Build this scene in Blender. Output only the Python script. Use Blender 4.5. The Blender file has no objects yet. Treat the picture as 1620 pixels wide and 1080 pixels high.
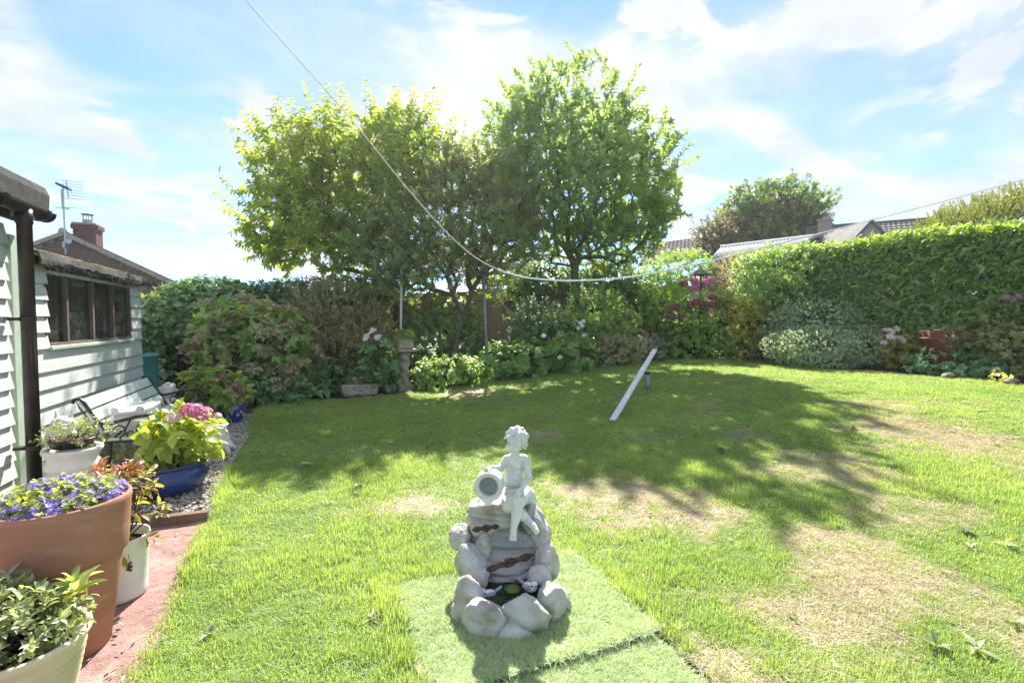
import bpy, bmesh, math, random
import numpy as np
from mathutils import Vector, Matrix, noise as mnoise
from mathutils.geometry import delaunay_2d_cdt
R = math.radians
SC = bpy.context.scene
COL = SC.collection
# ------------------------------------------------------------------ camera, sky, sun, exposure
FL = 765.0; EYE = 1.25; YAW = R(22.4); PIT = math.atan(32 / 765)
cam = bpy.data.cameras.new('camera'); cam.sensor_width = 36; cam.lens = 17.0
cam.clip_start = 0.05; cam.clip_end = 2000
co = bpy.data.objects.new('camera', cam); COL.objects.link(co)
co.location = (0, 0, EYE); co.rotation_euler = (R(90) - PIT, 0, -YAW)
SC.camera = co
SUN_AZ = R(19.0); SUN_EL = R(43.0)          # azimuth from +Y towards +X
W = bpy.data.worlds.new('World'); SC.world = W; W.use_nodes = True
wt = W.node_tree; wt.nodes.clear()
def wn(t, **k):
    n = wt.nodes.new(t)
    for a, b in k.items(): setattr(n, a, b)
    return n
wo = wn('ShaderNodeOutputWorld'); bg = wn('ShaderNodeBackground')
sky = wn('ShaderNodeTexSky', sky_type='NISHITA', sun_disc=False, sun_elevation=SUN_EL, sun_rotation=SUN_AZ)
sky.air_density = 0.7; sky.dust_density = 0.0; sky.ozone_density = 3.0
bg.inputs['Strength'].default_value = 0.050
tc = wn('ShaderNodeTexCoord'); sep = wn('ShaderNodeSeparateXYZ'); wt.links.new(tc.outputs['Generated'], sep.inputs[0])
def wmath(op, a, b=None):
    n = wn('ShaderNodeMath', operation=op)
    for i, v in enumerate((a, b)):
        if v is None: continue
        if isinstance(v, (int, float)): n.inputs[i].default_value = v
        else: wt.links.new(v, n.inputs[i])
    return n.outputs[0]
zz = wmath('ADD', wmath('MAXIMUM', sep.outputs[2], 0.0), 0.16)
cx = wmath('DIVIDE', sep.outputs[0], zz); cy = wmath('DIVIDE', sep.outputs[1], zz)
cmb = wn('ShaderNodeCombineXYZ'); wt.links.new(cx, cmb.inputs[0]); wt.links.new(cy, cmb.inputs[1])
def cloud(scale, detail, rough, dist, off, lo, hi, sx=1.0):
    mp = wn('ShaderNodeMapping'); mp.inputs['Location'].default_value = off; mp.inputs['Scale'].default_value = (sx, 1, 1)
    mp.inputs['Rotation'].default_value = (0, 0, -0.5)
    wt.links.new(cmb.outputs[0], mp.inputs[0])
    nz = wn('ShaderNodeTexNoise'); nz.inputs['Scale'].default_value = scale; nz.inputs['Detail'].default_value = detail
    nz.inputs['Roughness'].default_value = rough; nz.inputs['Distortion'].default_value = dist
    wt.links.new(mp.outputs[0], nz.inputs['Vector'])
    mr = wn('ShaderNodeMapRange'); mr.interpolation_type = 'SMOOTHSTEP'
    mr.inputs['From Min'].default_value = lo; mr.inputs['From Max'].default_value = hi
    wt.links.new(nz.outputs['Fac'], mr.inputs['Value'])
    return mr.outputs[0]
c1 = cloud(1.1, 9, 0.55, 0.5, (3.1, 1.7, 0), 0.45, 0.59, 0.75)
c2 = cloud(0.55, 5, 0.6, 1.1, (7.3, 4.2, 0), 0.30, 0.68, 0.6)
c3 = wmath('MULTIPLY', cloud(2.6, 10, 0.56, 0.35, (1.2, 8.6, 0), 0.49, 0.58, 0.8), cloud(0.8, 2, 0.5, 0, (5.5, 0.4, 0), 0.40, 0.58))
cl = wmath('MINIMUM', wmath('ADD', wmath('ADD', wmath('ADD', wmath('MULTIPLY', c1, 0.55), wmath('MULTIPLY', c2, 0.42)), wmath('MULTIPLY', c3, 0.8)), 0.10), 0.95)
mixc = wn('ShaderNodeMix', data_type='RGBA')
tint = wn('ShaderNodeMix', data_type='RGBA', blend_type='MULTIPLY'); tint.inputs[0].default_value = 1; tint.inputs[7].default_value = (.66, .88, 1.12, 1)
wt.links.new(sky.outputs[0], tint.inputs[6])
wt.links.new(cl, mixc.inputs[0]); wt.links.new(tint.outputs[2], mixc.inputs[6])
ctex = cloud(3.4, 9, 0.62, 0.4, (2.2, 5.1, 0), 0.30, 0.72, 0.8)
cmix = wn('ShaderNodeMix', data_type='RGBA'); wt.links.new(ctex, cmix.inputs[0]); cmix.inputs[6].default_value = (2.75, 2.9, 3.1, 1); cmix.inputs[7].default_value = (3.5, 3.6, 3.75, 1)
wt.links.new(cmix.outputs[2], mixc.inputs[7])
wt.links.new(mixc.outputs[2], bg.inputs[0]); wt.links.new(bg.outputs[0], wo.inputs[0])
sl = bpy.data.lights.new('sun', 'SUN'); sl.energy = 2.3; sl.angle = R(0.6); sl.color = (1, 0.95, 0.86)
so = bpy.data.objects.new('sun', sl); COL.objects.link(so)
sd = Vector((math.sin(SUN_AZ) * math.cos(SUN_EL), math.cos(SUN_AZ) * math.cos(SUN_EL), math.sin(SUN_EL)))
so.rotation_euler = sd.to_track_quat('Z', 'Y').to_euler()
SC.view_settings.view_transform = 'Standard'; SC.view_settings.look = 'None'
SC.view_settings.exposure = 2.58; SC.view_settings.gamma = 1.0; SC.view_settings.use_curve_mapping = False
SC.cycles.use_denoising = True; SC.cycles.denoising_prefilter = 'ACCURATE'; SC.cycles.denoising_input_passes = 'RGB_ALBEDO_NORMAL'
SC.cycles.max_bounces = 10; SC.cycles.diffuse_bounces = 7; SC.cycles.glossy_bounces = 3
SC.cycles.transmission_bounces = 8; SC.cycles.transparent_max_bounces = 10; SC.cycles.sample_clamp_indirect = 6

# ------------------------------------------------------------------ measuring helpers (survey of the place from the photograph)
FW = np.array([math.sin(YAW), math.cos(YAW), 0]); RT = np.array([math.cos(YAW), -math.sin(YAW), 0]); UP = np.array([0, 0, 1.0])
E0 = np.array([0, 0, EYE])
def ray(px, py):
    x = (px - 810) / FL; y = (540 - py) / FL; c = math.cos(PIT); s = math.sin(PIT)
    return RT * x + FW * (c + y * s) + UP * (y * c - s)
def D(px, py, d):
    r = ray(px, py); return E0 + r * (d / float(np.dot(r, FW)))
def aX(px, py, X): r = ray(px, py); return E0 + r * (X / r[0])
def aY(px, py, Y): r = ray(px, py); return E0 + r * (Y / r[1])
def smooth(t): t = np.clip(t, 0, 1); return t * t * (3 - 2 * t)
def G(x, y): return 0.36 * smooth((np.asarray(x) - 1.5) / 6.0) * smooth((np.asarray(y) + 1) / 5)
def gz(x, y): return float(G(x, y))
def gp(px, py):
    r = ray(px, py); t = 0.5
    for i in range(60):
        p = E0 + r * t
        t += (p[2] - gz(p[0], p[1])) / -r[2] * 0.8
    return E0 + r * t
def dist(p): return float(np.dot(np.asarray(p)[:3] * np.array([1, 1, 0]), FW))
rng = np.random.default_rng(7); random.seed(7)

# value noise in numpy
_tab = np.random.default_rng(3).random((256, 256))
def vn(x, y, s=1.0, o=0):
    x = np.asarray(x) * s + 31.7 + o * 17.3; y = np.asarray(y) * s + 57.1 + o * 9.1
    xi = np.floor(x).astype(int); yi = np.floor(y).astype(int); fx = x - xi; fy = y - yi
    fx = fx * fx * (3 - 2 * fx); fy = fy * fy * (3 - 2 * fy)
    a = _tab[xi % 256, yi % 256]; b = _tab[(xi + 1) % 256, yi % 256]; c = _tab[xi % 256, (yi + 1) % 256]; d = _tab[(xi + 1) % 256, (yi + 1) % 256]
    return (a * (1 - fx) + b * fx) * (1 - fy) + (c * (1 - fx) + d * fx) * fy
def fbm(x, y, s=1.0, o=0): return (vn(x, y, s, o) + .5 * vn(x, y, s * 2.1, o + 1) + .25 * vn(x, y, s * 4.3, o + 2)) / 1.75

# ------------------------------------------------------------------ materials
def lin(c): return tuple(((v / 255 / 12.92) if v / 255 <= .04045 else ((v / 255 + .055) / 1.055) ** 2.4) for v in c)
class NT:
    def __init__(s, name):
        s.m = bpy.data.materials.new(name); s.m.use_nodes = True; s.t = s.m.node_tree; s.t.nodes.clear()
        s.out = s.n('ShaderNodeOutputMaterial')
    def n(s, t, **k):
        n = s.t.nodes.new(t)
        for a, b in k.items(): setattr(n, a, b)
        return n
    def l(s, a, b): s.t.links.new(a, b)
    def noise(s, vec, scale, detail=4, rough=.55, dist=0):
        z = s.n('ShaderNodeTexNoise'); z.inputs['Scale'].default_value = scale; z.inputs['Detail'].default_value = detail
        z.inputs['Roughness'].default_value = rough; z.inputs['Distortion'].default_value = dist
        if vec is not None: s.l(vec, z.inputs['Vector'])
        return z.outputs['Fac']
    def ramp(s, fac, stops):
        r = s.n('ShaderNodeValToRGB'); e = r.color_ramp.elements
        while len(e) < len(stops): e.new(.5)
        for q, (p, c) in zip(e, stops): q.position = p; q.color = (*c[:3], 1)
        s.l(fac, r.inputs[0]); return r.outputs[0]
    def mix(s, fac, a, b, mode='MIX'):
        x = s.n('ShaderNodeMix', data_type='RGBA', blend_type=mode)
        for i, v in ((0, fac), (6, a), (7, b)):
            if hasattr(v, 'is_linked') or hasattr(v, 'links'): s.l(v, x.inputs[i])
            elif i == 0: x.inputs[0].default_value = v
            else: x.inputs[i].default_value = (*v[:3], 1)
        return x.outputs[2]
    def math(s, op, a, b=0.0, clamp=False):
        x = s.n('ShaderNodeMath', operation=op, use_clamp=clamp)
        for i, v in ((0, a), (1, b)):
            if hasattr(v, 'links'): s.l(v, x.inputs[i])
            else: x.inputs[i].default_value = v
        return x.outputs[0]
    def mrange(s, v, a, b, c=0, d=1):
        x = s.n('ShaderNodeMapRange'); x.inputs[1].default_value = a; x.inputs[2].default_value = b; x.inputs[3].default_value = c; x.inputs[4].default_value = d
        s.l(v, x.inputs[0]); return x.outputs[0]
def mat(name, c1, c2=None, rough=.6, scale=6, detail=5, bump=0.0, bscale=40, spec=.4, metal=0, stain=None, sscale=2.0, samt=.5, coat=0, wave=None, orand=.0, stretch=(1, 1, 1)):
    """Plain surface: two-colour mottling, optional stain patches, bump grain."""
    t = NT(name); tcn = t.n('ShaderNodeTexCoord'); mp = t.n('ShaderNodeMapping'); mp.inputs['Scale'].default_value = stretch
    oi = t.n('ShaderNodeObjectInfo')
    va = t.n('ShaderNodeVectorMath', operation='ADD'); vs = t.n('ShaderNodeVectorMath', operation='SCALE'); vs.inputs[3].default_value = 13.0 if orand else 0.0
    cb = t.n('ShaderNodeCombineXYZ'); t.l(oi.outputs['Random'], cb.inputs[0]); t.l(oi.outputs['Random'], cb.inputs[1])
    t.l(cb.outputs[0], vs.inputs[0]); t.l(tcn.outputs['Object'], va.inputs[0]); t.l(vs.outputs[0], va.inputs[1])
    t.l(va.outputs[0], mp.inputs[0]); vec = mp.outputs[0]
    c2 = c2 or tuple(v * .8 for v in c1)
    col = t.ramp(t.noise(vec, scale, detail), [(.32, c1), (.68, c2)])
    if stain:
        f = t.mrange(t.noise(vec, sscale, 6, .65), .5, .72); f = t.math('MULTIPLY', f, samt)
        col = t.mix(f, col, stain)
    if orand:
        hs = t.n('ShaderNodeHueSaturation'); t.l(t.mrange(oi.outputs['Random'], 0, 1, 1 - orand, 1 + orand), hs.inputs['Value']); t.l(col, hs.inputs['Color']); col = hs.outputs[0]
    p = t.n('ShaderNodeBsdfPrincipled'); t.l(col, p.inputs['Base Color'])
    p.inputs['Roughness'].default_value = rough; p.inputs['Specular IOR Level'].default_value = spec; p.inputs['Metallic'].default_value = metal
    p.inputs['Coat Weight'].default_value = coat; p.inputs['Coat Roughness'].default_value = .08
    t.l(t.mrange(t.noise(vec, scale * 2.3, 3), .3, .7, max(rough - .1, .03), min(rough + .12, 1)), p.inputs['Roughness'])
    if bump:
        b = t.n('ShaderNodeBump'); b.inputs['Strength'].default_value = 1.0; b.inputs['Distance'].default_value = bump
        t.l(t.noise(vec, bscale, 6, .6), b.inputs['Height']); t.l(b.outputs[0], p.inputs['Normal'])
    t.l(p.outputs[0], t.out.inputs[0]); return t.m
LEAFGAIN = 1.0
def gain(col, k): return tuple(c * k / (1 + c * (k - 1) * 1.2) for c in col)
def leafmat(name, dark, mid, light, trans=.42, rough=.42, spec=.4, tcol=None, tgain=1.75, orand=False):
    t = NT(name)
    if orand: f = t.n('ShaderNodeObjectInfo').outputs['Random']
    else:
        a = t.n('ShaderNodeAttribute'); a.attribute_name = 'tint'; f = a.outputs['Fac']
    k_ = LEAFGAIN; col = t.ramp(f, [(0.0, gain(dark, k_)), (.5, gain(mid, k_)), (1.0, gain(light, k_))])
    p = t.n('ShaderNodeBsdfPrincipled'); t.l(col, p.inputs['Base Color']); p.inputs['Roughness'].default_value = rough; p.inputs['Specular IOR Level'].default_value = spec
    tr = t.n('ShaderNodeBsdfTranslucent'); hs = t.mix(1.0, col, tcol or (tgain * 1.25, tgain * 1.15, tgain * .45), 'MULTIPLY'); t.l(hs, tr.inputs[0])
    ms = t.n('ShaderNodeMixShader'); ms.inputs[0].default_value = trans; t.l(p.outputs[0], ms.inputs[1]); t.l(tr.outputs[0], ms.inputs[2])
    t.l(ms.outputs[0], t.out.inputs[0]); return t.m

# ------------------------------------------------------------------ mesh bag
OFF = {}
class MB:
    def __init__(s): s.v = []; s.f = []; s.fm = []; s.cur = 0
    def add(s, vs, fs):
        o = len(s.v); s.v += [tuple(map(float, v)) for v in vs]; s.f += [tuple(i + o for i in f) for f in fs]; s.fm += [s.cur] * len(fs)
    def box(s, c, size, rz=0.0, M=None):
        x, y, z = (d / 2 for d in size)
        vs = [(-x, -y, -z), (x, -y, -z), (x, y, -z), (-x, y, -z), (-x, -y, z), (x, -y, z), (x, y, z), (-x, y, z)]
        if M is None: M = Matrix.Translation(Vector(c)) @ Matrix.Rotation(rz, 4, 'Z')
        else: M = Matrix.Translation(Vector(c)) @ M.to_4x4()
        s.add([M @ Vector(v) for v in vs], [(0, 3, 2, 1), (4, 5, 6, 7), (0, 1, 5, 4), (1, 2, 6, 5), (2, 3, 7, 6), (3, 0, 4, 7)])
    def hexa(s, vs): s.add(vs, [(0, 3, 2, 1), (4, 5, 6, 7), (0, 1, 5, 4), (1, 2, 6, 5), (2, 3, 7, 6), (3, 0, 4, 7)])
    def tube(s, pts, rad, n=6, caps=True):
        pts = [Vector(p) for p in pts]; k = len(pts)
        if isinstance(rad, (int, float)): rad = [rad] * k
        ref = None; rings = []
        for i, p in enumerate(pts):
            d = (pts[min(i + 1, k - 1)] - pts[max(i - 1, 0)])
            if d.length < 1e-9: d = Vector((0, 0, 1))
            d.normalize()
            if ref is None: ref = Vector((1, 0, 0)) if abs(d.x) < .9 else Vector((0, 1, 0))
            u = (ref - d * ref.dot(d)).normalized(); ref = u; w = d.cross(u)
            rings.append([p + (u * math.cos(a) + w * math.sin(a)) * rad[i] for a in (2 * math.pi * j / n for j in range(n))])
        fs = [(i * n + j, i * n + (j + 1) % n, (i + 1) * n + (j + 1) % n, (i + 1) * n + j) for i in range(k - 1) for j in range(n)]
        if caps: fs += [tuple(range(n - 1, -1, -1)), tuple(range((k - 1) * n, k * n))]
        s.add([v for r in rings for v in r], fs)
    def lathe(s, c, prof, n=32, squash=(1, 1), caps=True, lobes=0, lamp=0.0, M=None):
        c = Vector(c); vs = []
        for r, z in prof:
            for j in range(n):
                a = 2 * math.pi * j / n; rr = r * (1 + lamp * math.cos(lobes * a))
                q = Vector((rr * math.cos(a) * squash[0], rr * math.sin(a) * squash[1], z))
                vs.append(c + (M @ q if M else q))
        k = len(prof)
        fs = [(i * n + j, i * n + (j + 1) % n, (i + 1) * n + (j + 1) % n, (i + 1) * n + j) for i in range(k - 1) for j in range(n)]
        if caps: fs += [tuple(range(n - 1, -1, -1)), tuple(range((k - 1) * n, k * n))]
        s.add(vs, fs)
    def ell(s, c, r, seg=16, rings=10, M=None):
        vs = []; c = Vector(c)
        for i in range(rings + 1):
            th = math.pi * i / rings
            for j in range(seg):
                a = 2 * math.pi * j / seg
                q = Vector((r[0] * math.sin(th) * math.cos(a), r[1] * math.sin(th) * math.sin(a), r[2] * math.cos(th)))
                vs.append(c + (M @ q if M else q))
        s.add(vs, [(i * seg + j, (i + 1) * seg + j, (i + 1) * seg + (j + 1) % seg, i * seg + (j + 1) % seg) for i in range(rings) for j in range(seg)])
    def build(s, name, m, parent=None, smooth=False, kind=None, local=False, bevel=0):
        v = np.array(s.v) if s.v else np.zeros((0, 3))
        if parent is not None and not local: v = v - np.array(OFF[parent.name])
        me = bpy.data.meshes.new(name); me.from_pydata([tuple(q) for q in v], [], s.f)
        ms = m if isinstance(m, (list, tuple)) else [m]
        for q in ms: me.materials.append(q)
        if len(ms) > 1: me.polygons.foreach_set('material_index', s.fm)
        if smooth: me.polygons.foreach_set('use_smooth', [True] * len(me.polygons))
        me.update()
        if bevel or smooth == 'w':
            b = bmesh.new(); b.from_mesh(me); bmesh.ops.remove_doubles(b, verts=b.verts, dist=1e-5); b.to_mesh(me); b.free()
        o = link(name, me, parent)
        if kind: o['kind'] = kind
        if bevel:
            md = o.modifiers.new('bevel', 'BEVEL'); md.width = bevel; md.segments = 2; md.limit_method = 'ANGLE'; md.angle_limit = R(40)
        return o
def link(name, me, parent=None):
    o = bpy.data.objects.new(name, me); COL.objects.link(o)
    if parent is not None:
        o.parent = parent; OFF[o.name] = OFF[parent.name]
    else: OFF[o.name] = (0, 0, 0)
    return o
def thing(name, label, cat, loc, group=None):
    o = bpy.data.objects.new(name, None); COL.objects.link(o); o.location = tuple(map(float, loc)); o.empty_display_size = .1
    OFF[o.name] = tuple(map(float, loc)); o['label'] = label; o['category'] = cat
    if group: o['group'] = group
    return o
def tag(o, label, cat, group=None):
    o['label'] = label; o['category'] = cat
    if group: o['group'] = group
    return o
def settle(o):
    """Move a single-mesh thing's origin to its own base."""
    me = o.data; n = len(me.vertices); a = np.empty(n * 3); me.vertices.foreach_get('co', a); a = a.reshape(-1, 3)
    c = np.array([a[:, 0].mean(), a[:, 1].mean(), a[:, 2].min()]); a -= c; me.vertices.foreach_set('co', a.ravel()); me.update(); o.location = c
    OFF[o.name] = tuple(c); return o
def struct(o): o['kind'] = 'structure'; return o
def rock_mb(mb, c, r, seed, planes=13, amp=.075, sub=4, strata=0, rot=0):
    rs = np.random.default_rng(seed); b = bmesh.new(); bmesh.ops.create_icosphere(b, subdivisions=sub, radius=1)
    V = np.array([v.co[:] for v in b.verts]); F = [tuple(v.index for v in f.verts) for f in b.faces]; b.free()
    Nn = rs.normal(size=(planes, 3)); Nn /= np.linalg.norm(Nn, axis=1)[:, None]; d = rs.uniform(.62, 1.0, planes)
    dots = V @ Nn.T; k = np.where(dots > .05, d / np.maximum(dots, .05), 9.0)
    k = np.minimum(k, 1.12); rr = -np.log(np.sum(np.exp(-k * 30), axis=1)) / 30
    rr = rr / np.percentile(rr, 70)
    o = Vector(rs.uniform(0, 50, 3))
    nn = np.array([mnoise.fractal(Vector(q) * 2.2 + o, 0.9, 2.1, 5) for q in V]); n2 = np.array([mnoise.ridged_multi_fractal(Vector(q) * 3.5 + o, 1.0, 2.1, 4, 1, 2) for q in V])
    n3 = np.array([mnoise.noise(Vector(q) * 9 + o) for q in V]); P = V * (rr + amp * nn + amp * .6 * (n2 - 1) + amp * .22 * n3)[:, None]
    P = P * np.array(r)
    if strata:
        ph = P[:, 2] / strata + 1.2 * np.array([mnoise.noise(Vector(q) * 4 + o) for q in P])
        s = np.abs(((ph % 1) - .5) * 2) ** .6
        h = P.copy(); h[:, 2] = 0; ln = np.linalg.norm(h, axis=1)[:, None] + 1e-6
        P = P + h / ln * (s[:, None] - .5) * strata * .55
    cr, sr = math.cos(rot), math.sin(rot)
    P = np.stack([P[:, 0] * cr - P[:, 1] * sr, P[:, 0] * sr + P[:, 1] * cr, P[:, 2]], 1)
    mb.add(P + np.array(c), F)

# ------------------------------------------------------------------ foliage
def unit(a): return a / np.maximum(np.linalg.norm(a, axis=-1, keepdims=True), 1e-9)
SHAPES = {
 'diamond': (np.array([[0, 0, 0], [-.5, .5, .04], [.5, .5, .04], [0, 1, -.05]]), [(0, 2, 1), (1, 2, 3)]),
 'leaf': (np.array([[0, 0, 0], [-.5, .42, .10], [.5, .42, .10], [0, .5, 0], [0, 1, -.16]]), [(0, 3, 1), (0, 2, 3), (1, 3, 4), (3, 2, 4)]),
 'broad': (np.array([[0, 0, 0], [-.42, .25, .07], [0, .28, .0], [.42, .25, .07], [-.46, .6, .05], [0, .62, -.05], [.46, .6, .05], [0, 1, -.2]]),
    [(0, 2, 1), (0, 3, 2), (1, 2, 5), (1, 5, 4), (2, 3, 6), (2, 6, 5), (4, 5, 7), (5, 6, 7)]),
 'oval': (np.array([[0, 0, 0], [-.3, .14, .05], [0, .15, .01], [.3, .14, .05], [-.49, .38, .07], [0, .4, -.01], [.49, .38, .07], [-.42, .66, .04], [0, .68, -.06], [.42, .66, .04], [-.18, .88, -.06], [0, .88, -.13], [.18, .88, -.06], [0, 1, -.2]]),
    [(0, 2, 1), (0, 3, 2), (1, 2, 5), (1, 5, 4), (2, 3, 6), (2, 6, 5), (4, 5, 8), (4, 8, 7), (5, 6, 9), (5, 9, 8), (7, 8, 11), (7, 11, 10), (8, 9, 12), (8, 12, 11), (10, 11, 13), (11, 12, 13)]),
 'lobed': (np.array([[0, .1, 0], [-.3, 0, .03], [-.55, .3, .06], [-.25, .42, 0], [-.35, .75, .02], [0, 1, -.12], [.35, .75, .02], [.25, .42, 0], [.55, .3, .06], [.3, 0, .03]]),
    [(0, 2, 1), (0, 3, 2), (0, 5, 3), (3, 5, 4), (0, 7, 5), (7, 6, 5), (0, 8, 7), (0, 9, 8)]),
}
class Bag:
    def __init__(s): s.P = []; s.D = []; s.N = []; s.S = []; s.T = []
    def add(s, P, Dr, N, S, T): s.P.append(P); s.D.append(Dr); s.N.append(N); s.S.append(S); s.T.append(T)
    def cat(s):
        return np.concatenate(s.P), np.concatenate(s.D), np.concatenate(s.N), np.concatenate(s.S), np.concatenate(s.T)
def frames(Dr, N):
    Dr = unit(Dr); X = unit(np.cross(Dr, N)); Z = np.cross(X, Dr); return X, Dr, Z
def leaf_mesh(name, P, Dr, N, S, T, shape, aspect, off=(0, 0, 0)):
    bv, bf = SHAPES[shape]; X, Y, Z = frames(Dr, N); n = len(P); k = len(bv)
    P = P - np.array(off)
    V = P[:, None, :] + S[:, None, None] * (bv[None, :, 0:1] * aspect * X[:, None, :] + bv[None, :, 1:2] * Y[:, None, :] + bv[None, :, 2:3] * Z[:, None, :])
    F = (np.array(bf)[None] + (np.arange(n) * k)[:, None, None]).reshape(-1, 3)
    me = bpy.data.meshes.new(name); me.vertices.add(n * k); me.vertices.foreach_set('co', V.astype(np.float32).ravel())
    me.loops.add(F.size); me.loops.foreach_set('vertex_index', F.astype(np.int32).ravel())
    me.polygons.add(len(F)); me.polygons.foreach_set('loop_start', np.arange(0, F.size, 3, dtype=np.int32))
    me.polygons.foreach_set('use_smooth', np.ones(len(F), bool)); me.update(calc_edges=True)
    a = me.attributes.new('tint', 'FLOAT', 'POINT'); a.data.foreach_set('value', np.repeat(T, k).astype(np.float32))
    return me
def twigs(bag, P, A, L, per, size, el=60, droop=.15, up=.4, tv=.25, jit=.3, t0=0.15, tb=None, r=None):
    r = r or rng; n = len(P)
    if n == 0: return
    A = unit(A); ref = np.where(np.abs(A[:, 2:3]) < .9, np.array([[0, 0, 1.0]]), np.array([[1.0, 0, 0]]))
    U = unit(np.cross(A, ref)); Vv = np.cross(A, U)
    Pr = np.repeat(P, per, 0); Ar = np.repeat(A, per, 0); Ur = np.repeat(U, per, 0); Vr = np.repeat(Vv, per, 0)
    k = np.tile(np.arange(per), n); m = n * per
    t = t0 + (1 - t0) * (k + r.random(m)) / per
    az = k * 2.4 + np.repeat(r.random(n) * 6.28, per) + r.normal(size=m) * jit
    e = np.radians(el * (1.15 - .45 * t)) + r.normal(size=m) * jit * .5
    Dr = np.cos(e)[:, None] * Ar + np.sin(e)[:, None] * (np.cos(az)[:, None] * Ur + np.sin(az)[:, None] * Vr)
    Dr[:, 2] -= droop * (.5 + r.random(m)); Dr = unit(Dr)
    N = Ar + np.array([0, 0, up]) + r.normal(size=(m, 3)) * jit
    Lr = np.repeat(np.broadcast_to(np.asarray(L, float), (n,)), per)
    B = Pr + Ar * (Lr * t)[:, None]
    S = np.repeat(np.broadcast_to(np.asarray(size, float), (n,)), per) * r.uniform(.65, 1.2, m)
    base = np.repeat(r.random(n) if tb is None else tb, per)
    bag.add(B, Dr, N, S, np.clip(.5 + (base - .5) * .6 + r.normal(size=m) * tv, 0, 1))
def shell(blobs, n, inner=.55, rough=.16, flat=.0, r=None):
    """n points spread through the outer part of a union of ellipsoids (cx,cy,cz,rx,ry,rz), with outward normals."""
    r = r or rng; B = np.array(blobs, float); w = (B[:, 3] * B[:, 4] + B[:, 4] * B[:, 5] + B[:, 3] * B[:, 5]); w /= w.sum()
    out = []; nor = []; got = 0
    while got < n:
        m = (n - got) * 2 + 50; i = r.choice(len(B), m, p=w); d = unit(r.normal(size=(m, 3)))
        q = 1 - (1 - inner) * r.random(m) ** 1.7
        q *= 1 + rough * 2 * (fbm(d[:, 0] * 2 + i * 3.1, d[:, 2] * 2 + d[:, 1] * 1.7, 1.6) - .5) * 1.6
        p = B[i, :3] + d * B[i, 3:6] * q[:, None]; nn = unit(d / B[i, 3:6])
        ok = p[:, 2] > G(p[:, 0], p[:, 1]) + .03
        for j in range(len(B)):
            e = (((p - B[j, :3]) / B[j, 3:6]) ** 2).sum(1); ok &= ~((e < .25) & (i != j))
        out.append(p[ok]); nor.append(nn[ok]); got += int(ok.sum())
    return np.concatenate(out)[:n], np.concatenate(nor)[:n]
def blob(px, py, d, rx, ry, depth=None):
    c = D(px, py, d); k = d / FL; a = rx * k; return (*c, a, depth if depth else a * .8, ry * k)
UNIT_LEAF = {}
def unit_leaf(shape, aspect, m):
    key = (shape, aspect, m.name)
    if key not in UNIT_LEAF:
        bv, bf = SHAPES[shape]; me = bpy.data.meshes.new('leaf'); me.from_pydata([(x * aspect, y, z) for x, y, z in bv], [], bf); me.materials.append(m); me.polygons.foreach_set('use_smooth', [True] * len(bf)); UNIT_LEAF[key] = me
    return UNIT_LEAF[key]
def leaf_objects(root, arrs, idx, shape, aspect, m, name='leaf'):
    P, Dr, N, S, T = arrs; X, Y, Z = frames(Dr[idx], N[idx]); me = unit_leaf(shape, aspect, m); off = np.array(OFF[root.name])
    for i, j in enumerate(idx):
        s = S[j]; p = P[j] - off; x, y, z = X[i] * s, Y[i] * s, Z[i] * s
        o = bpy.data.objects.new(name, me); COL.objects.link(o); o.parent = root
        o.matrix_local = Matrix(((x[0], y[0], z[0], p[0]), (x[1], y[1], z[1], p[1]), (x[2], y[2], z[2], p[2]), (0, 0, 0, 1)))
def foliage(root, bag, m, shape='leaf', aspect=.5, name='foliage', single=0, msingle=None, sname='leaf', near=None):
    """Joined leaf mass; the leaves that show largest become leaf objects of their own."""
    A = bag.cat(); idx = np.array([], int)
    if single:
        P = A[0]; c = P.mean(0); v = unit(E0 - c); sc = (P - c) @ v / (np.abs((P - c) @ v).max() + 1e-6) + .25 * rng.random(len(P)) + .5 * A[3] / A[3].max()
        if near is not None: sc = -np.linalg.norm(P - np.array(near), axis=1) * .25 + sc
        idx = np.argsort(-sc)[:single]; leaf_objects(root, A, idx, shape, aspect, msingle, sname)
    keep = np.ones(len(A[0]), bool); keep[idx] = False
    if keep.sum():
        me = leaf_mesh(name, *[a[keep] for a in A], shape, aspect, OFF[root.name]); me.materials.append(m)
        o = link(name, me, root); o['kind'] = 'stuff'; return o
def copies(root, me, P, Nrm, S, name, roll=True):
    """Shared-mesh parts whose local Z points along Nrm."""
    off = np.array(OFF[root.name]); out = []
    for p, n, s in zip(P, Nrm, S):
        q = Vector(n).to_track_quat('Z', 'Y').to_matrix() @ Matrix.Rotation(random.random() * 6.28 if roll else 0, 3, 'Z')
        o = bpy.data.objects.new(name, me); COL.objects.link(o); o.parent = root
        o.matrix_local = Matrix.Translation(Vector(p - off)) @ q.to_4x4() @ Matrix.Scale(float(s), 4); out.append(o)
    return out
def stems(root, base, tips, m, r0=.008, name='stem', wob=.05, kind='stuff'):
    mb = MB()
    for t in tips:
        b = np.array(base) + rng.normal(size=3) * np.array([.05, .05, 0]); mid = (b * .5 + np.array(t) * .5) + rng.normal(size=3) * wob
        mb.tube([b, mid, t], [r0, r0 * .8, r0 * .45], 5, False)
    return mb.build(name, m, root, kind=kind)
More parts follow.
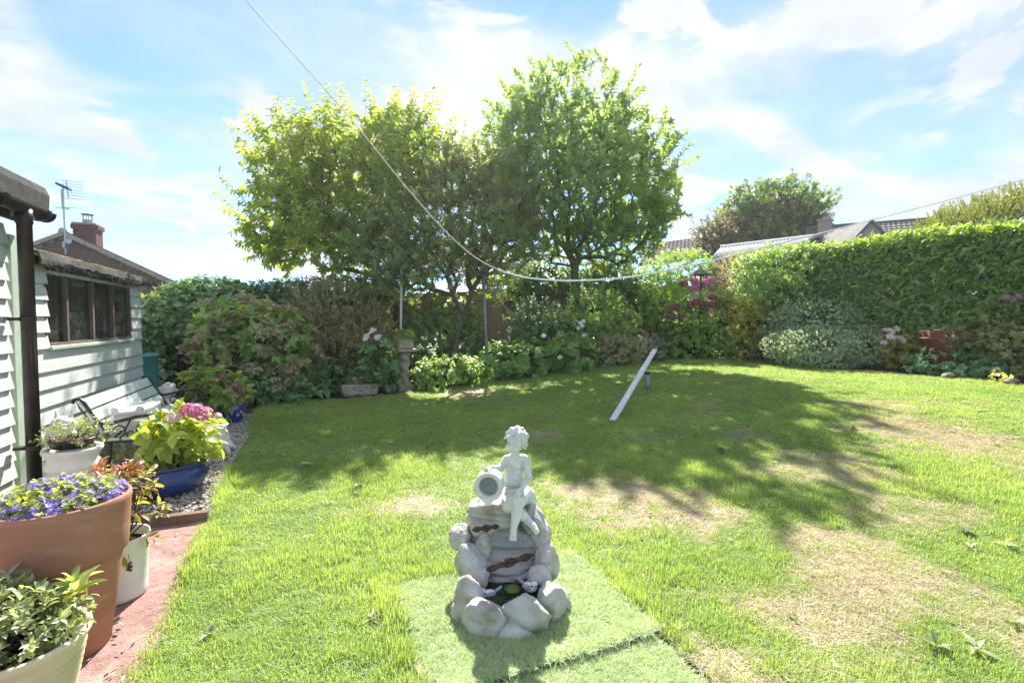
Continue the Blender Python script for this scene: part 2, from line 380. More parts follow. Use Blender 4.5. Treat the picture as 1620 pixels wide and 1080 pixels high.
def grow_tree(base, fork_h, targets, r, seg=.28, sinu=.08):
    """Connect every target to the nearest branch already grown; returns nodes, parents, radii."""
    nodes = [np.array(base, float)]; par = [-1]; ln = [0.0]
    for f in fork_h:
        nodes.append(np.array(f, float)); par.append(len(nodes) - 2); ln.append(ln[-1] + np.linalg.norm(nodes[-1] - nodes[-2]))
    top = nodes[-1]; n0 = max(1, len(fork_h) - 2)
    T = sorted(targets, key=lambda t: np.linalg.norm(t - top)); ends = []
    for t in T:
        Nn = np.array(nodes); d = np.linalg.norm(Nn - t, axis=1) + .35 * np.array(ln) + np.where(np.arange(len(nodes)) < n0, 9, 0)
        j = int(np.argmin(d)); v = t - nodes[j]; L = np.linalg.norm(v); k = max(1, int(L / seg)); b = nodes[j]; p = j
        for i in range(1, k + 1):
            q = b + v * (i / k) + (r.normal(size=3) * sinu * seg * 2 if i < k else 0) + np.array([0, 0, .12 * L * math.sin(math.pi * i / k) * (1 if i < k else 0)])
            nodes.append(q); par.append(p); ln.append(ln[p] + np.linalg.norm(q - nodes[p])); p = len(nodes) - 1
        ends.append(p)
    cnt = np.zeros(len(nodes))
    for e in ends:
        cnt[e] += 1
    for i in range(len(nodes) - 1, 0, -1): cnt[par[i]] += cnt[i]
    return nodes, par, cnt, ends
def tree_wood(root, nodes, par, cnt, m, tip=.006, power=.48, name='trunk', maxr=.2):
    mb = MB()
    for i in range(1, len(nodes)):
        a, b = nodes[par[i]], nodes[i]; ra = min(maxr, tip * max(cnt[par[i]], 1) ** power); rb = min(maxr, tip * max(cnt[i], 1) ** power)
        ra = min(ra, rb * 1.35); mb.tube([a, b], [ra, rb], 7 if rb > .03 else 5, False)
    return mb.build(name, m, root, smooth=True)
# ------------------------------------------------------------------ palette
M = {}
M['soil'] = mat('soil', (.055, .038, .026), (.03, .021, .015), .95, 9, bump=.02, bscale=30, spec=.1, stain=(.12, .09, .06), sscale=3)
M['far_ground'] = mat('far_ground', (.09, .11, .04), (.06, .08, .03), .95, 1.5)
M['sage'] = mat('sage_paint', (.62, .66, .615), (.56, .605, .56), .55, 3, bump=.0012, bscale=18, stain=(.40, .46, .38), sscale=5, samt=.6, orand=.04, stretch=(6, 1, 6))
M['sage_end'] = mat('sage_trim_paint', (.50, .60, .48), (.43, .53, .42), .55, 4, bump=.001, bscale=30, stain=(.30, .36, .24), sscale=5, samt=.5)
M['felt'] = mat('roof_felt', (.085, .082, .078), (.055, .053, .05), .95, 14, bump=.008, bscale=120, spec=.15, stain=(.17, .16, .14), sscale=3, samt=.8)
M['brown_plastic'] = mat('brown_plastic', (.022, .014, .013), (.018, .011, .011), .35, 3, spec=.5, stain=(.10, .08, .07), sscale=9, samt=.5)
M['wood_bare'] = mat('weathered_wood', (.16, .125, .105), (.09, .07, .06), .85, 6, bump=.002, bscale=50, stretch=(4, 4, .6))
M['fence'] = mat('fence_wood', (.36, .25, .16), (.25, .17, .11), .85, 5, bump=.002, bscale=40, stretch=(5, 5, .5), orand=.16, stain=(.10, .085, .06), sscale=2.5, samt=.6)
M['brick'] = mat('brick', (.17, .085, .068), (.11, .063, .053), .9, 9, bump=.003, bscale=60, spec=.2, stain=(.09, .055, .05), sscale=3, samt=.8)
M['mortar'] = mat('mortar', (.36, .31, .27), (.28, .24, .2), .95, 12, spec=.1)
M['verge'] = mat('verge_mortar', (.42, .38, .33), (.3, .27, .23), .9, 6, bump=.004)
M['tile'] = mat('roof_tile', (.17, .15, .145), (.11, .10, .10), .85, 8, bump=.003, bscale=30, stain=(.25, .24, .2), sscale=2, samt=.5)
M['render'] = mat('stone_render', (.40, .36, .31), (.32, .28, .24), .9, 20, bump=.01, bscale=30)
M['asbestos'] = mat('cement_sheet', (.42, .42, .45), (.33, .33, .36), .8, 3, bump=.002, stain=(.24, .24, .24), sscale=2, samt=.5)
M['white_pvc'] = mat('white_frame', (.78, .79, .80), (.72, .73, .74), .4, 2)
M['metal_dark'] = mat('dark_iron', (.018, .02, .022), (.03, .03, .03), .42, 8, spec=.5, bump=.001)
M['galv'] = mat('galvanised_steel', (.30, .32, .34), (.22, .24, .26), .5, 12, metal=.6, stain=(.2, .16, .13), sscale=6)
M['alu'] = mat('aerial_metal', (.5, .51, .53), (.4, .41, .42), .4, 8, metal=.7)
def glass_mat():
    t = NT('old_glass'); p = t.n('ShaderNodeBsdfPrincipled'); p.inputs['Base Color'].default_value = (.02, .022, .02, 1); p.inputs['Roughness'].default_value = .06
    p.inputs['Specular IOR Level'].default_value = .6
    tcn = t.n('ShaderNodeTexCoord'); v = tcn.outputs['Object']
    b = t.n('ShaderNodeBump'); b.inputs['Distance'].default_value = .004; t.l(t.noise(v, 5, 2), b.inputs['Height']); t.l(b.outputs[0], p.inputs['Normal'])
    dirt = t.n('ShaderNodeBsdfDiffuse'); dirt.inputs[0].default_value = (.30, .29, .26, 1)
    tr = t.n('ShaderNodeBsdfTransparent'); tr.inputs[0].default_value = (.75, .8, .76, 1)
    m1 = t.n('ShaderNodeMixShader'); m1.inputs[0].default_value = .55; t.l(tr.outputs[0], m1.inputs[1]); t.l(p.outputs[0], m1.inputs[2])
    m2 = t.n('ShaderNodeMixShader'); t.l(t.mrange(t.noise(v, 9, 7, .75), .45, .8, .02, .35), m2.inputs[0]); t.l(m1.outputs[0], m2.inputs[1]); t.l(dirt.outputs[0], m2.inputs[2])
    t.l(m2.outputs[0], t.out.inputs[0]); return t.m
M['glass'] = glass_mat()
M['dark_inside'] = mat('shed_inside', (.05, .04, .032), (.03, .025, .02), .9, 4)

# ------------------------------------------------------------------ ground
LAWN = [(-.72, -1.5), (-.66, .6), (-.62, 1.5), (-.60, 2.3), (-.63, 3.2), (-.66, 3.8), (-.68, 5.1), (-.74, 7.5), (-.55, 8.05), (.7, 8.22), (1.5, 8.45), (2.5, 8.72), (3.44, 9.0), (4.6, 8.9), (5.67, 8.8),
        (7.1, 8.9), (8.3, 9.25), (9.0, 9.4), (9.5, 9.1), (9.25, 7.6), (8.6, 6.3), (8.85, 5.6), (9.25, 5.0), (9.3, 4.0), (9.05, 3.3), (9.0, 1.5), (9.0, -1.5)]
MAT0, MAT1 = (.34, .7), (1.26, 2.23)
def inpoly(x, y, poly):
    x = np.asarray(x); y = np.asarray(y); c = np.zeros(x.shape, bool); n = len(poly)
    for i in range(n):
        (x1, y1), (x2, y2) = poly[i], poly[(i + 1) % n]
        if y1 != y2: c ^= ((y1 > y) != (y2 > y)) & (x < (x2 - x1) * (y - y1) / (y2 - y1) + x1)
    return c
DRY = []
for px, py, rx, ry, w in [(990, 800, 165, 48, 1), (650, 805, 110, 26, .9), (1340, 905, 130, 55, 1), (1270, 975, 150, 60, .95), (1490, 695, 150, 34, .8), (1300, 745, 130, 24, .8), (1160, 1050, 190, 60, .8),
                          (740, 624, 55, 8, .7), (1440, 640, 150, 10, .5), (1450, 810, 120, 30, .6), (560, 890, 80, 25, .3), (1120, 640, 60, 10, .45), (1540, 960, 110, 60, .55), (860, 690, 60, 14, .5), (1180, 690, 60, 12, .45), (1000, 690, 60, 10, .35)]:
    c = gp(px, py); a = gp(px + rx, py); b = gp(px, py - ry); DRY.append((c[0], c[1], np.linalg.norm(a - c), np.linalg.norm(b - c), w))
def dryness(x, y):
    x = np.asarray(x, float); y = np.asarray(y, float)
    u = x * RT[0] + y * RT[1]; v = x * FW[0] + y * FW[1]; wob = (fbm(x, y, 1.6) - .5) * 1.5 + (fbm(x, y, 6, 4) - .5) * .9; o = np.zeros_like(x)
    for cx_, cy_, ra, rb, w in DRY:
        cu = cx_ * RT[0] + cy_ * RT[1]; cv = cx_ * FW[0] + cy_ * FW[1]
        q = np.sqrt(((u - cu) / ra) ** 2 + ((v - cv) / rb) ** 2); o = np.maximum(o, w * smooth((1.38 + wob - q) / 1.05))
    return np.clip(o + .25 * smooth((fbm(x, y, 1.1, 9) - .58) / .2), 0, 1)
def sheet(name, outer, hole, dz, m, step=.16, dry=False, rough=0, kind='structure', parent=None):
    x0, y0 = np.min(outer, 0); x1, y1 = np.max(outer, 0)
    gx, gy = np.meshgrid(np.arange(x0 + step / 2, x1, step), np.arange(y0 + step / 2, y1, step)); gx = gx.ravel() + rng.uniform(-.2, .2, gx.size) * step; gy = gy.ravel() + rng.uniform(-.2, .2, gy.size) * step
    ok = inpoly(gx, gy, outer)
    pts = [Vector(p) for p in outer]; edges = [(i, (i + 1) % len(outer)) for i in range(len(outer))]; faces = [list(range(len(outer)))]
    if hole:
        ok &= ~inpoly(gx, gy, hole); o = len(pts); pts += [Vector(p) for p in hole]; edges += [(o + i, o + (i + 1) % len(hole)) for i in range(len(hole))]
    pts += [Vector((a, b)) for a, b in zip(gx[ok], gy[ok])]
    v, e, f, *_ = delaunay_2d_cdt(pts, edges, faces, 1, 1e-5)
    v = np.array([q[:] for q in v])
    if hole:
        f = [t for t in f if not inpoly(*[np.array([c]) for c in v[list(t)].mean(0)], hole)[0]]
    z = G(v[:, 0], v[:, 1]) + dz + (rough * (fbm(v[:, 0], v[:, 1], 5, 3) - .5) if rough else 0)
    me = bpy.data.meshes.new(name); me.from_pydata([(a, b, c) for (a, b), c in zip(v, z)], [], [tuple(t) for t in f]); me.materials.append(m); me.polygons.foreach_set('use_smooth', [True] * len(me.polygons))
    if dry:
        a = me.attributes.new('dry', 'FLOAT', 'POINT'); a.data.foreach_set('value', dryness(v[:, 0], v[:, 1]).astype(np.float32))
    me.update(); o = link(name, me, parent)
    if kind: o['kind'] = kind
    return o
def lawn_mat():
    t = NT('lawn_base'); a = t.n('ShaderNodeAttribute'); a.attribute_name = 'dry'; v = t.n('ShaderNodeTexCoord').outputs['Object']
    n1 = t.noise(v, 60, 6, .7); n2 = t.noise(v, 7, 5)
    gcol = t.ramp(n1, [(.3, (.12, .18, .05)), (.7, (.24, .33, .10))]); dcol = t.ramp(n1, [(.3, (.38, .30, .20)), (.7, (.58, .49, .35))])
    f = t.mrange(t.math('ADD', a.outputs['Fac'], t.math('MULTIPLY', t.math('SUBTRACT', n2, .5), .7)), .25, .7)
    p = t.n('ShaderNodeBsdfPrincipled'); t.l(t.mix(f, gcol, dcol), p.inputs['Base Color']); p.inputs['Roughness'].default_value = .95; p.inputs['Specular IOR Level'].default_value = .1
    b = t.n('ShaderNodeBump'); b.inputs['Distance'].default_value = .02; t.l(n1, b.inputs['Height']); t.l(b.outputs[0], p.inputs['Normal']); t.l(p.outputs[0], t.out.inputs[0]); return t.m
# one sheet that reaches the horizon, with the garden's gentle rise; soil in the garden
def ground_sheet():
    ax = np.concatenate([-np.geomspace(400, 6, 14), np.arange(-4, 14.1, .5), np.geomspace(16, 400, 14)]); ay = np.concatenate([-np.geomspace(200, 4, 8), np.arange(-3, 13.1, .5), np.geomspace(15, 600, 14)])
    X, Y = np.meshgrid(ax, ay); Z = G(X, Y) - .012; n = len(ax)
    vs = np.stack([X.ravel(), Y.ravel(), Z.ravel()], 1); fs = [(j * n + i, j * n + i + 1, (j + 1) * n + i + 1, (j + 1) * n + i) for j in range(len(ay) - 1) for i in range(n - 1)]
    mb = MB(); mb.add(vs, fs); o = mb.build('ground', M['far_ground'], smooth=True); struct(o)
ground_sheet()
BED = [(-.68, 7.2), (-.55, 8.0), (.7, 8.17), (1.5, 8.4), (2.5, 8.67), (3.44, 8.95), (4.6, 8.85), (5.67, 8.75), (7.1, 8.85), (8.3, 9.2), (9.0, 9.34), (9.4, 9.05), (9.2, 7.6), (8.55, 6.3), (8.8, 5.6), (9.2, 5.0), (9.25, 4.0), (9.0, 3.3), (8.95, 1.5), (8.95, -1.5),
       (11.5, -1.5), (11.5, 11.6), (-4.5, 11.6), (-4.5, 7.2)]
sheet('border_soil', BED, None, .004, M['soil'], .2, rough=.05)
MATP = [(MAT0[0], MAT0[1]), (MAT1[0], MAT0[1]), (MAT1[0], MAT1[1]), (MAT0[0], MAT1[1])]
sheet('lawn', LAWN, MATP, .008, lawn_mat(), .11, dry=True)
M['path'] = mat('red_path', (.36, .22, .20), (.24, .14, .125), .92, 22, bump=.008, bscale=90, spec=.15, stain=(.46, .38, .34), sscale=3.0, samt=.85)
PATH = [(-2.2, -1.5), (-.69, -1.5), (-.63, .6), (-.59, 1.5), (-.57, 2.3), (-.60, 3.2), (-.63, 3.46), (-2.2, 3.46)]
sheet('garden_path', PATH, None, .012, M['path'], .2, rough=.006)
GRAV = [(-4.2, 3.5), (-.62, 3.5), (-.64, 3.8), (-.66, 5.1), (-.70, 7.25), (-4.2, 7.25)]
M['grit'] = mat('gravel_bed', (.30, .27, .23), (.20, .18, .15), .95, 40, bump=.01, bscale=80, stain=(.10, .085, .07), sscale=2, samt=.6)
sheet('gravel_strip', GRAV, None, .010, M['grit'], .2, rough=.01)

# ------------------------------------------------------------------ thin haze volume added to lift the dark shade, like lens glare
FILL_HAZE = .0012
mb = MB(); mb.box((0, 200, 3.35), (1300, 1300, 9.7)); hz = mb.build('fill_haze', None); hz['kind'] = 'stuff'; hz.data.materials.clear()
t = NT('fill_haze_volume'); pv = t.n('ShaderNodeVolumePrincipled'); pv.inputs['Color'].default_value = (.95, .97, 1.0, 1); pv.inputs['Density'].default_value = FILL_HAZE; pv.inputs['Anisotropy'].default_value = .55
t.l(pv.outputs[0], t.out.inputs['Volume']); hz.data.materials.append(t.m); SC.cycles.volume_bounces = 0

# ------------------------------------------------------------------ back fence
def fence(name, label, x0, x1, y, h0, step=.118, skip=()):
    root = thing(name, label, 'fence', ((x0 + x1) / 2, y, gz((x0 + x1) / 2, y))); ox, oy, oz = OFF[root.name]
    meshes = []
    for k in range(4):
        mb = MB(); hh = 1.85 + [0, .004, -.006, .002][k]
        mb.hexa([(-.062, 0, .06), (.062, -.002, .06), (.062, .006, .06), (-.062, .02, .06), (-.062, 0, hh), (.062, -.002, hh), (.062, .006, hh), (-.062, .02, hh)])
        me = bpy.data.meshes.new('fence_board'); me.from_pydata(mb.v, [], mb.f); me.materials.append(M['fence']); meshes.append(me)
    n = int((x1 - x0) / step)
    for i in range(n):
        x = x0 + (i + .5) * step; o = bpy.data.objects.new('fence_board', meshes[i % 4]); COL.objects.link(o); o.parent = root
        o.location = (x - ox, (-.012 if i % 2 else 0) + random.uniform(-.003, .003), gz(x, y) - oz + random.uniform(-.008, .008)); o.rotation_euler = (0, random.uniform(-.004, .004), 0)
    pm = MB(); pm.box((0, .07, .98), (.09, .09, 1.98)); pmesh = bpy.data.meshes.new('fence_post'); pmesh.from_pydata(pm.v, [], pm.f); pmesh.materials.append(M['wood_bare'])
    for x in np.arange(x0, x1 + .1, 1.83):
        o = bpy.data.objects.new('fence_post', pmesh); COL.objects.link(o); o.parent = root; o.location = (x - ox, 0, gz(x, y) - oz)
    for z in (.4, 1.0, 1.6):
        mb = MB(); mb.tube([(x, y + .04, gz(x, y) + z) for x in np.linspace(x0, x1, 12)], .03, 4); mb.build('fence_rail', M['wood_bare'], root)
    mb = MB(); xs = np.linspace(x0, x1, 12)
    for a, b in zip(xs[:-1], xs[1:]):
        za, zb = gz(a, y), gz(b, y); mb.hexa([(a, y - .012, za - .1), (b, y - .012, zb - .1), (b, y + .03, zb - .1), (a, y + .03, za - .1), (a, y - .012, za + .07), (b, y - .012, zb + .07), (b, y + .03, zb + .07), (a, y + .03, za + .07)])
    mb.build('gravel_board', M['wood_bare'], root)
    return root
fence('back_fence', 'brown close-boarded wooden fence behind the back border', -4.4, 11.2, 10.55, 1.85)

# ------------------------------------------------------------------ sage green shed with the long window
SX = -2.0; SY0, SY1 = 4.78, 7.36; SZE = 1.72
shed = thing('garden_shed', 'sage green weatherboarded shed with a four-pane window and mossy felt roof', 'shed', (-3.2, 6.1, 0))
def wboard(mb, y0, y1, zb, h, x=SX, out=.026, t=.008):
    mb.hexa([(x, y0, zb), (x + out, y0, zb), (x + out, y1, zb), (x, y1, zb), (x - .004, y0, zb + h + .02), (x + t - .004, y0, zb + h + .02), (x + t - .004, y1, zb + h + .02), (x - .004, y1, zb + h + .02)])
def wb(y0, y1, zb, h, root=shed, x=SX, m=None):
    mb = MB(); ya, yb = y0 + random.uniform(-.006, .006), y1 + random.uniform(-.012, .006); wboard(mb, ya, yb, zb, h, x); return mb.build('weatherboard', m or M['sage'], root)
for z in (.02, .145, .285, .425, .565, .705): wb(SY0 - .05, SY1 + .02, z, .14)
wb(SY0 - .05, SY1, .845, .175)                                         # deep board under the sill
WY0, WY1, WZ0, WZ1 = 5.05, 7.03, 1.05, 1.66
for i in range(5):
    wb(SY0 - .02, WY0 + .02, 1.03 + i * .13, .125); wb(WY1 - .01, SY1 + .02, 1.03 + i * .13, .125)
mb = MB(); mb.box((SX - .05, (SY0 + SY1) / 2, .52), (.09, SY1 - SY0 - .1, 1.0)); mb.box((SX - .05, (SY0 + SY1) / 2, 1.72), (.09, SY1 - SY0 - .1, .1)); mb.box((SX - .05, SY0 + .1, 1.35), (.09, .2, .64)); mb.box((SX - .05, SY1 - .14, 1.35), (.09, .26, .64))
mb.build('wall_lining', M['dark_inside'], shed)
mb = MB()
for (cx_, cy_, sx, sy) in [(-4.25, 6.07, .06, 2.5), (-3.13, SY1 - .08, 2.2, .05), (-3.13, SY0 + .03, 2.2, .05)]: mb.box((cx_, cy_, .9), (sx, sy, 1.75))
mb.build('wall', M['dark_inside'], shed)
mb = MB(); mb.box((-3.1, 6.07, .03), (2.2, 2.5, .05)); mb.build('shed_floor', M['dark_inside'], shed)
for x, z, s in [(-4.0, .9, (.3, 2.0, .05)), (-4.0, 1.3, (.25, 2.0, .04))]:
    mb = MB(); mb.box((x, 6.1, z), s); mb.build('shelf', M['wood_bare'], shed)
# corner boards at the far end
for i, (y, z0, z1) in enumerate([(SY1 + .018, .05, 1.66)]):
    mb = MB(); mb.box((SX - .02, y, (z0 + z1) / 2), (.06, .022, z1 - z0)); mb.build('corner_board', M['sage_end'], shed)
win = MB()
for y0, y1, z0, z1, x in [(WY0, WY1, WZ0 - .035, WZ0 - .005, .03), (WY0, WY1, WZ1 - .02, WZ1 + .01, 0)]: win.box((SX - .012 + x / 2, (y0 + y1) / 2, (z0 + z1) / 2), (.05 + x, y1 - y0, z1 - z0))
wfr = win.build('window', M['sage_end'], shed, bevel=.004)
mb = MB(); mb.box((SX - .012, (WY0 + WY1) / 2, WZ0 + .008), (.044, WY1 - WY0, .026)); mb.build('window_rail', M['wood_bare'], wfr)
ms = [WY0] + [float(aX(px, 490, SX)[1]) for px in (105, 146, 178)] + [WY1]
for i, y in enumerate(ms):
    mb = MB(); mb.box((SX - .012, y, (WZ0 + WZ1) / 2), (.045, .036, WZ1 - WZ0 - .03)); mb.build('window_bar', M['wood_bare'], wfr)
for a, b in zip(ms[:-1], ms[1:]):
    mb = MB(); mb.box((SX - .022, (a + b) / 2, (WZ0 + WZ1) / 2), (.004, b - a - .03, WZ1 - WZ0 - .03)); mb.build('pane', M['glass'], wfr)
mb = MB(); mb.box((SX - .2, ms[0] + .22, 1.27), (.05, .035, .45)); mb.box((SX - .16, ms[2] + .3, 1.22), (.02, .12, .02)); mb.build('tool_handle', mat('pale_wood', (.35, .33, .3)), shed)
def felt_roof(root, y0, y1, xe, xr, ze, slope, drape, thick=.05, step=.05, seed=1, rag=.02):
    """Roof sheet with a hanging, ragged felt edge along the eaves."""
    mb = MB(); ys = np.arange(y0, y1 + .001, step); prof = []
    xs = [xe - .012, xe, xe + .004, xe - .012, xe - .14] + list(np.linspace(xe - .3, xr, 9))
    zs0 = [ze - drape, ze - drape + .01, ze - .02, ze + .03, ze + .03 + .11 * slope] + [ze + .03 + slope * (xe - .03 - x) for x in np.linspace(xe - .3, xr, 9)]
    V = []; k = len(xs)
    for y in ys:
        for i, (x, z) in enumerate(zip(xs, zs0)):
            n = fbm(y, i * .31 + seed, 6) - .5; q = fbm(y, i * .2 + seed, 22, 3) - .5
            V.append((x + n * rag * 1.6 * (i < 5) + q * rag * .9 * (i < 5), y + q * .01, z + (n * rag * 2 + q * rag * (2 if i < 2 else .8)) - .02 * (i < 2) * math.sin(y * 3)))
    F = [(a * k + i, a * k + i + 1, (a + 1) * k + i + 1, (a + 1) * k + i) for a in range(len(ys) - 1) for i in range(k - 1)]
    mb.add(V, F); o = len(mb.v)
    # underside and gable ends
    mb.box(((xe + xr) / 2 - .03, (y0 + y1) / 2, 0), (.01, .01, .01), M=Matrix.Identity(4)) if False else None
    return mb
RXE, RXR = -1.90, -3.25
rf = felt_roof(shed, SY0 - .02, 7.80, RXE, RXR, 1.745, .27, .042, rag=.010)
roof = rf.build('roof', M['felt'], shed)
md = roof.modifiers.new('thick', 'SOLIDIFY'); md.thickness = .014; md.offset = -1
mb = MB(); zr = 1.745 + .03 + .27 * (RXE - .03 - RXR)
mb.hexa([(RXR, SY0, zr - .05), (-4.6, SY0, 1.7), (-4.6, 7.8, 1.7), (RXR, 7.8, zr - .05), (RXR, SY0, zr), (-4.6, SY0, 1.75), (-4.6, 7.8, 1.75), (RXR, 7.8, zr)]); mb.build('roof_back', M['felt'], shed)
for y in (SY0 + .03, SY1 - .02):
    mb = MB(); mb.add([(SX, y, 1.66), (SX, y, 1.76), (RXR, y, zr - .06), (-4.3, y, 1.74), (-4.3, y, 1.66)] + [(a, y + .03, c) for a, c in ((SX, 1.66), (SX, 1.76), (RXR, zr - .06), (-4.3, 1.74), (-4.3, 1.66))],
        [(0, 1, 2, 3, 4), (9, 8, 7, 6, 5)] + [(i, (i + 1) % 5, (i + 1) % 5 + 5, i + 5) for i in range(5)]); mb.build('gable_panel', M['sage_end'], shed)
# moss along the roof and shaggy felt strands
mb = MB(); rs = np.random.default_rng(5)
for i in range(260):
    y = rs.uniform(SY0, 7.2); x = rs.normal(-2.16, .045) - .05 * rs.random(); z = 1.775 + .27 * (RXE - .03 - x); s = rs.uniform(.008, .026)
    mb.ell((x, y, z + .012), (s, s * 1.5, s * .7), 6, 4)
mb.build('roof_moss', mat('dry_moss', (.34, .22, .06), (.20, .16, .05), .95, 30, bump=.01, bscale=90), shed, smooth=True, kind='stuff')
mb = MB()
for i in range(800):
    y = rs.uniform(SY0, 7.8); x = RXE + rs.normal(0, .02); z = 1.70 + rs.normal(0, .03); l = rs.uniform(.01, .032)
    mb.add([(x, y, z), (x + .004, y + .004, z), (x + rs.normal(0, .012) + .012, y + rs.normal(0, .015), z - l)], [(0, 1, 2)])
mb.build('felt_fringe', M['felt'], shed, kind='stuff')

# ------------------------------------------------------------------ nearer outbuilding with the gutter and downpipe
NX = -1.97; near = thing('summer_house', 'nearer pale green weatherboarded outbuilding with brown gutter at the left edge', 'outbuilding', (-3.0, 3.0, 0))
for i in range(15):
    y1 = 4.44 + random.uniform(-.01, .015); mb = MB(); wboard(mb, 1.0, y1, .03 + i * .125, .125, NX, .034, .010); mb.build('weatherboard', M['sage'], near)
mb = MB(); mb.box((NX - .005, 4.56, .93), (.05, .13, 1.86)); mb.build('corner_board', M['sage_end'], near, bevel=.004)
mb = MB(); mb.box((NX - .06, 2.78, .93), (.10, 3.45, 1.86)); mb.box((NX - 1.0, 4.50, .93), (1.85, .09, 1.86)); mb.box((NX - .05, 4.42, 2.0), (.07, .07, .3)); mb.build('wall_lining', M['sage_end'], near)
mb = MB(); mb.box((NX + .03, 2.78, 2.06), (.025, 3.85, .20)); mb.build('fascia', M['brown_plastic'], near)
rf = felt_roof(near, .9, 4.74, -1.82, -4.0, 2.20, .22, .15, seed=9, rag=.0015); o = rf.build('roof', M['felt'], near); md = o.modifiers.new('thick', 'SOLIDIFY'); md.thickness = .012; md.offset = -1
mb = MB()
n = 12; prof = [(math.cos(a), math.sin(a)) for a in np.linspace(math.pi, 2 * math.pi, n)]
V = []
for y in (.9, 4.70):
    for r_ in (.062, .057):
        for c, s_ in prof: V.append((-1.84 + c * r_, y, 2.055 + s_ * r_ * 1.05))
k = 2 * n; F = []
for i in range(n - 1): F += [(i, i + 1, k + i + 1, k + i), (n + i + 1, n + i, k + n + i, k + n + i + 1), (i + 1, i, n + i, n + i + 1), (k + i, k + i + 1, k + n + i + 1, k + n + i)]
F += [(0, k, k + n, n), (n - 1, 2 * n - 1, k + 2 * n - 1, k + n - 1)]
mb.add(V, F); gut = mb.build('gutter', M['brown_plastic'], near, smooth=False)
for y in (4.05, 4.58):
    mb = MB(); V = [(-1.84 + c * .07, yy, 2.058 + s_ * .072) for yy in (y, y + .045) for c, s_ in prof]; mb.add(V, [(i, i + 1, n + i + 1, n + i) for i in range(n - 1)])
    o = mb.build('gutter_bracket', M['brown_plastic'], gut); md = o.modifiers.new('t', 'SOLIDIFY'); md.thickness = .008
mb = MB(); mb.add([(-1.84 + c * .066, yy, 2.055 + s_ * .068) for yy in (4.70, 4.725) for c, s_ in prof], [tuple(range(n)), tuple(range(2 * n - 1, n - 1, -1))] + [(i, i + 1, n + i + 1, n + i) for i in range(n - 1)] + [(0, n, 2 * n - 1, n - 1)]); mb.build('gutter_end', M['brown_plastic'], gut)
mb = MB(); mb.lathe((-1.83, 4.40, .02), [(.041, 0), (.041, 1.90), (.047, 1.905), (.047, 2.0)], 20); mb.build('downpipe', M['brown_plastic'], near, smooth=True)
for z in (.35, 1.25): mb = MB(); mb.lathe((-1.83, 4.40, z), [(.045, 0), (.045, .03)], 20); mb.box((-1.90, 4.40, z + .015), (.06, .06, .022)); mb.build('pipe_clip', M['brown_plastic'], near)

# ------------------------------------------------------------------ neighbour's brick bungalow on the left
hs = thing('brick_house', 'red brick gabled bungalow with a chimney beyond the left fence', 'house', (-7.4, 20.5, 0))
apx = aY(103, 372, 20.0); sl_ = (apx[2] - aY(290, 457, 20.0)[2]) / (aY(290, 457, 20.0)[0] - apx[0]); ax_, az_ = float(apx[0]), float(apx[2]); HW = 4.2
SH = 3.6; mb = MB(); ze = az_ - sl_ * HW
mb.add([(ax_ - HW, 20, 0), (ax_ + HW, 20, 0), (ax_ + HW, 20, ze), (ax_, 20, az_), (ax_ - HW, 20, ze), (ax_ - HW - SH, 29, 0), (ax_ + HW - SH, 29, 0), (ax_ + HW - SH, 29, ze), (ax_ - SH, 29, az_), (ax_ - HW - SH, 29, ze)],
       [(0, 1, 2, 3, 4), (9, 8, 7, 6, 5), (1, 6, 7, 2), (5, 0, 4, 9)]); mb.build('wall', M['mortar'], hs)
mb = MB(); row = 0; z = 1.4
while z < az_:
    half = min(HW, (az_ - z - .075) / sl_)
    if half > .1:
        x = ax_ - half + (.12 if row % 2 else 0)
        while x < ax_ + half - .06:
            w = min(.215, ax_ + half - x); o_ = random.uniform(.008, .014); mb.box((x + w / 2, 20 - o_ / 2, z + .0325), (w - .008, o_ + .004, .056)); x += .225
    z += .075; row += 1
mb.build('brickwork', M['brick'], hs, kind='stuff')
for s in (-1, 1):
    mb = MB(); u = Vector((s, 0, -sl_)).normalized(); nrm = Vector((s * sl_, 0, 1)).normalized(); p0 = Vector((ax_, 0, az_ + .02)); p1 = p0 + u * (HW + .5) / u.x * s
    V = []
    for y in (19.88, 29.1):
        for p in (p0, p1):
            for h in (0, .09): q = p + nrm * h; V.append((q.x - SH * (y - 20) / 9, y, q.z))
    mb.hexa([V[0], V[2], V[6], V[4], V[1], V[3], V[7], V[5]]); mb.build('roof', M['tile'], hs)
    mb = MB(); k = int((HW + .3) / .3)
    for i in range(k):
        q = p0 + u * (.3 * i + .02); mb.box((q.x + .14 * s, 19.87, q.z + .02 - .14 * sl_), (.29, .06, .12), M=Matrix.Rotation(-math.atan(sl_) * -s, 3, 'Y'))
    mb.build('verge', M['verge'], hs)
mb = MB(); mb.tube([(ax_, 19.85, az_ + .11), (ax_ - SH * .45, 24, az_ + .11), (ax_ - SH, 29.1, az_ + .11)], .11, 10); mb.build('ridge', M['verge'], hs, smooth=True)
cpx = aY(140, 385, 21.0); ctop = aY(140, 357, 21.0)[2]
mb = MB(); cx_, cy_ = float(cpx[0]), 21.0; mb.box((cx_, cy_, (cpx[2] + ctop) / 2 - .5), (.60, .60, ctop - cpx[2] + 1.0)); ch = mb.build('chimney', M['mortar'], hs)
mb = MB(); z = cpx[2] - .6; row = 0
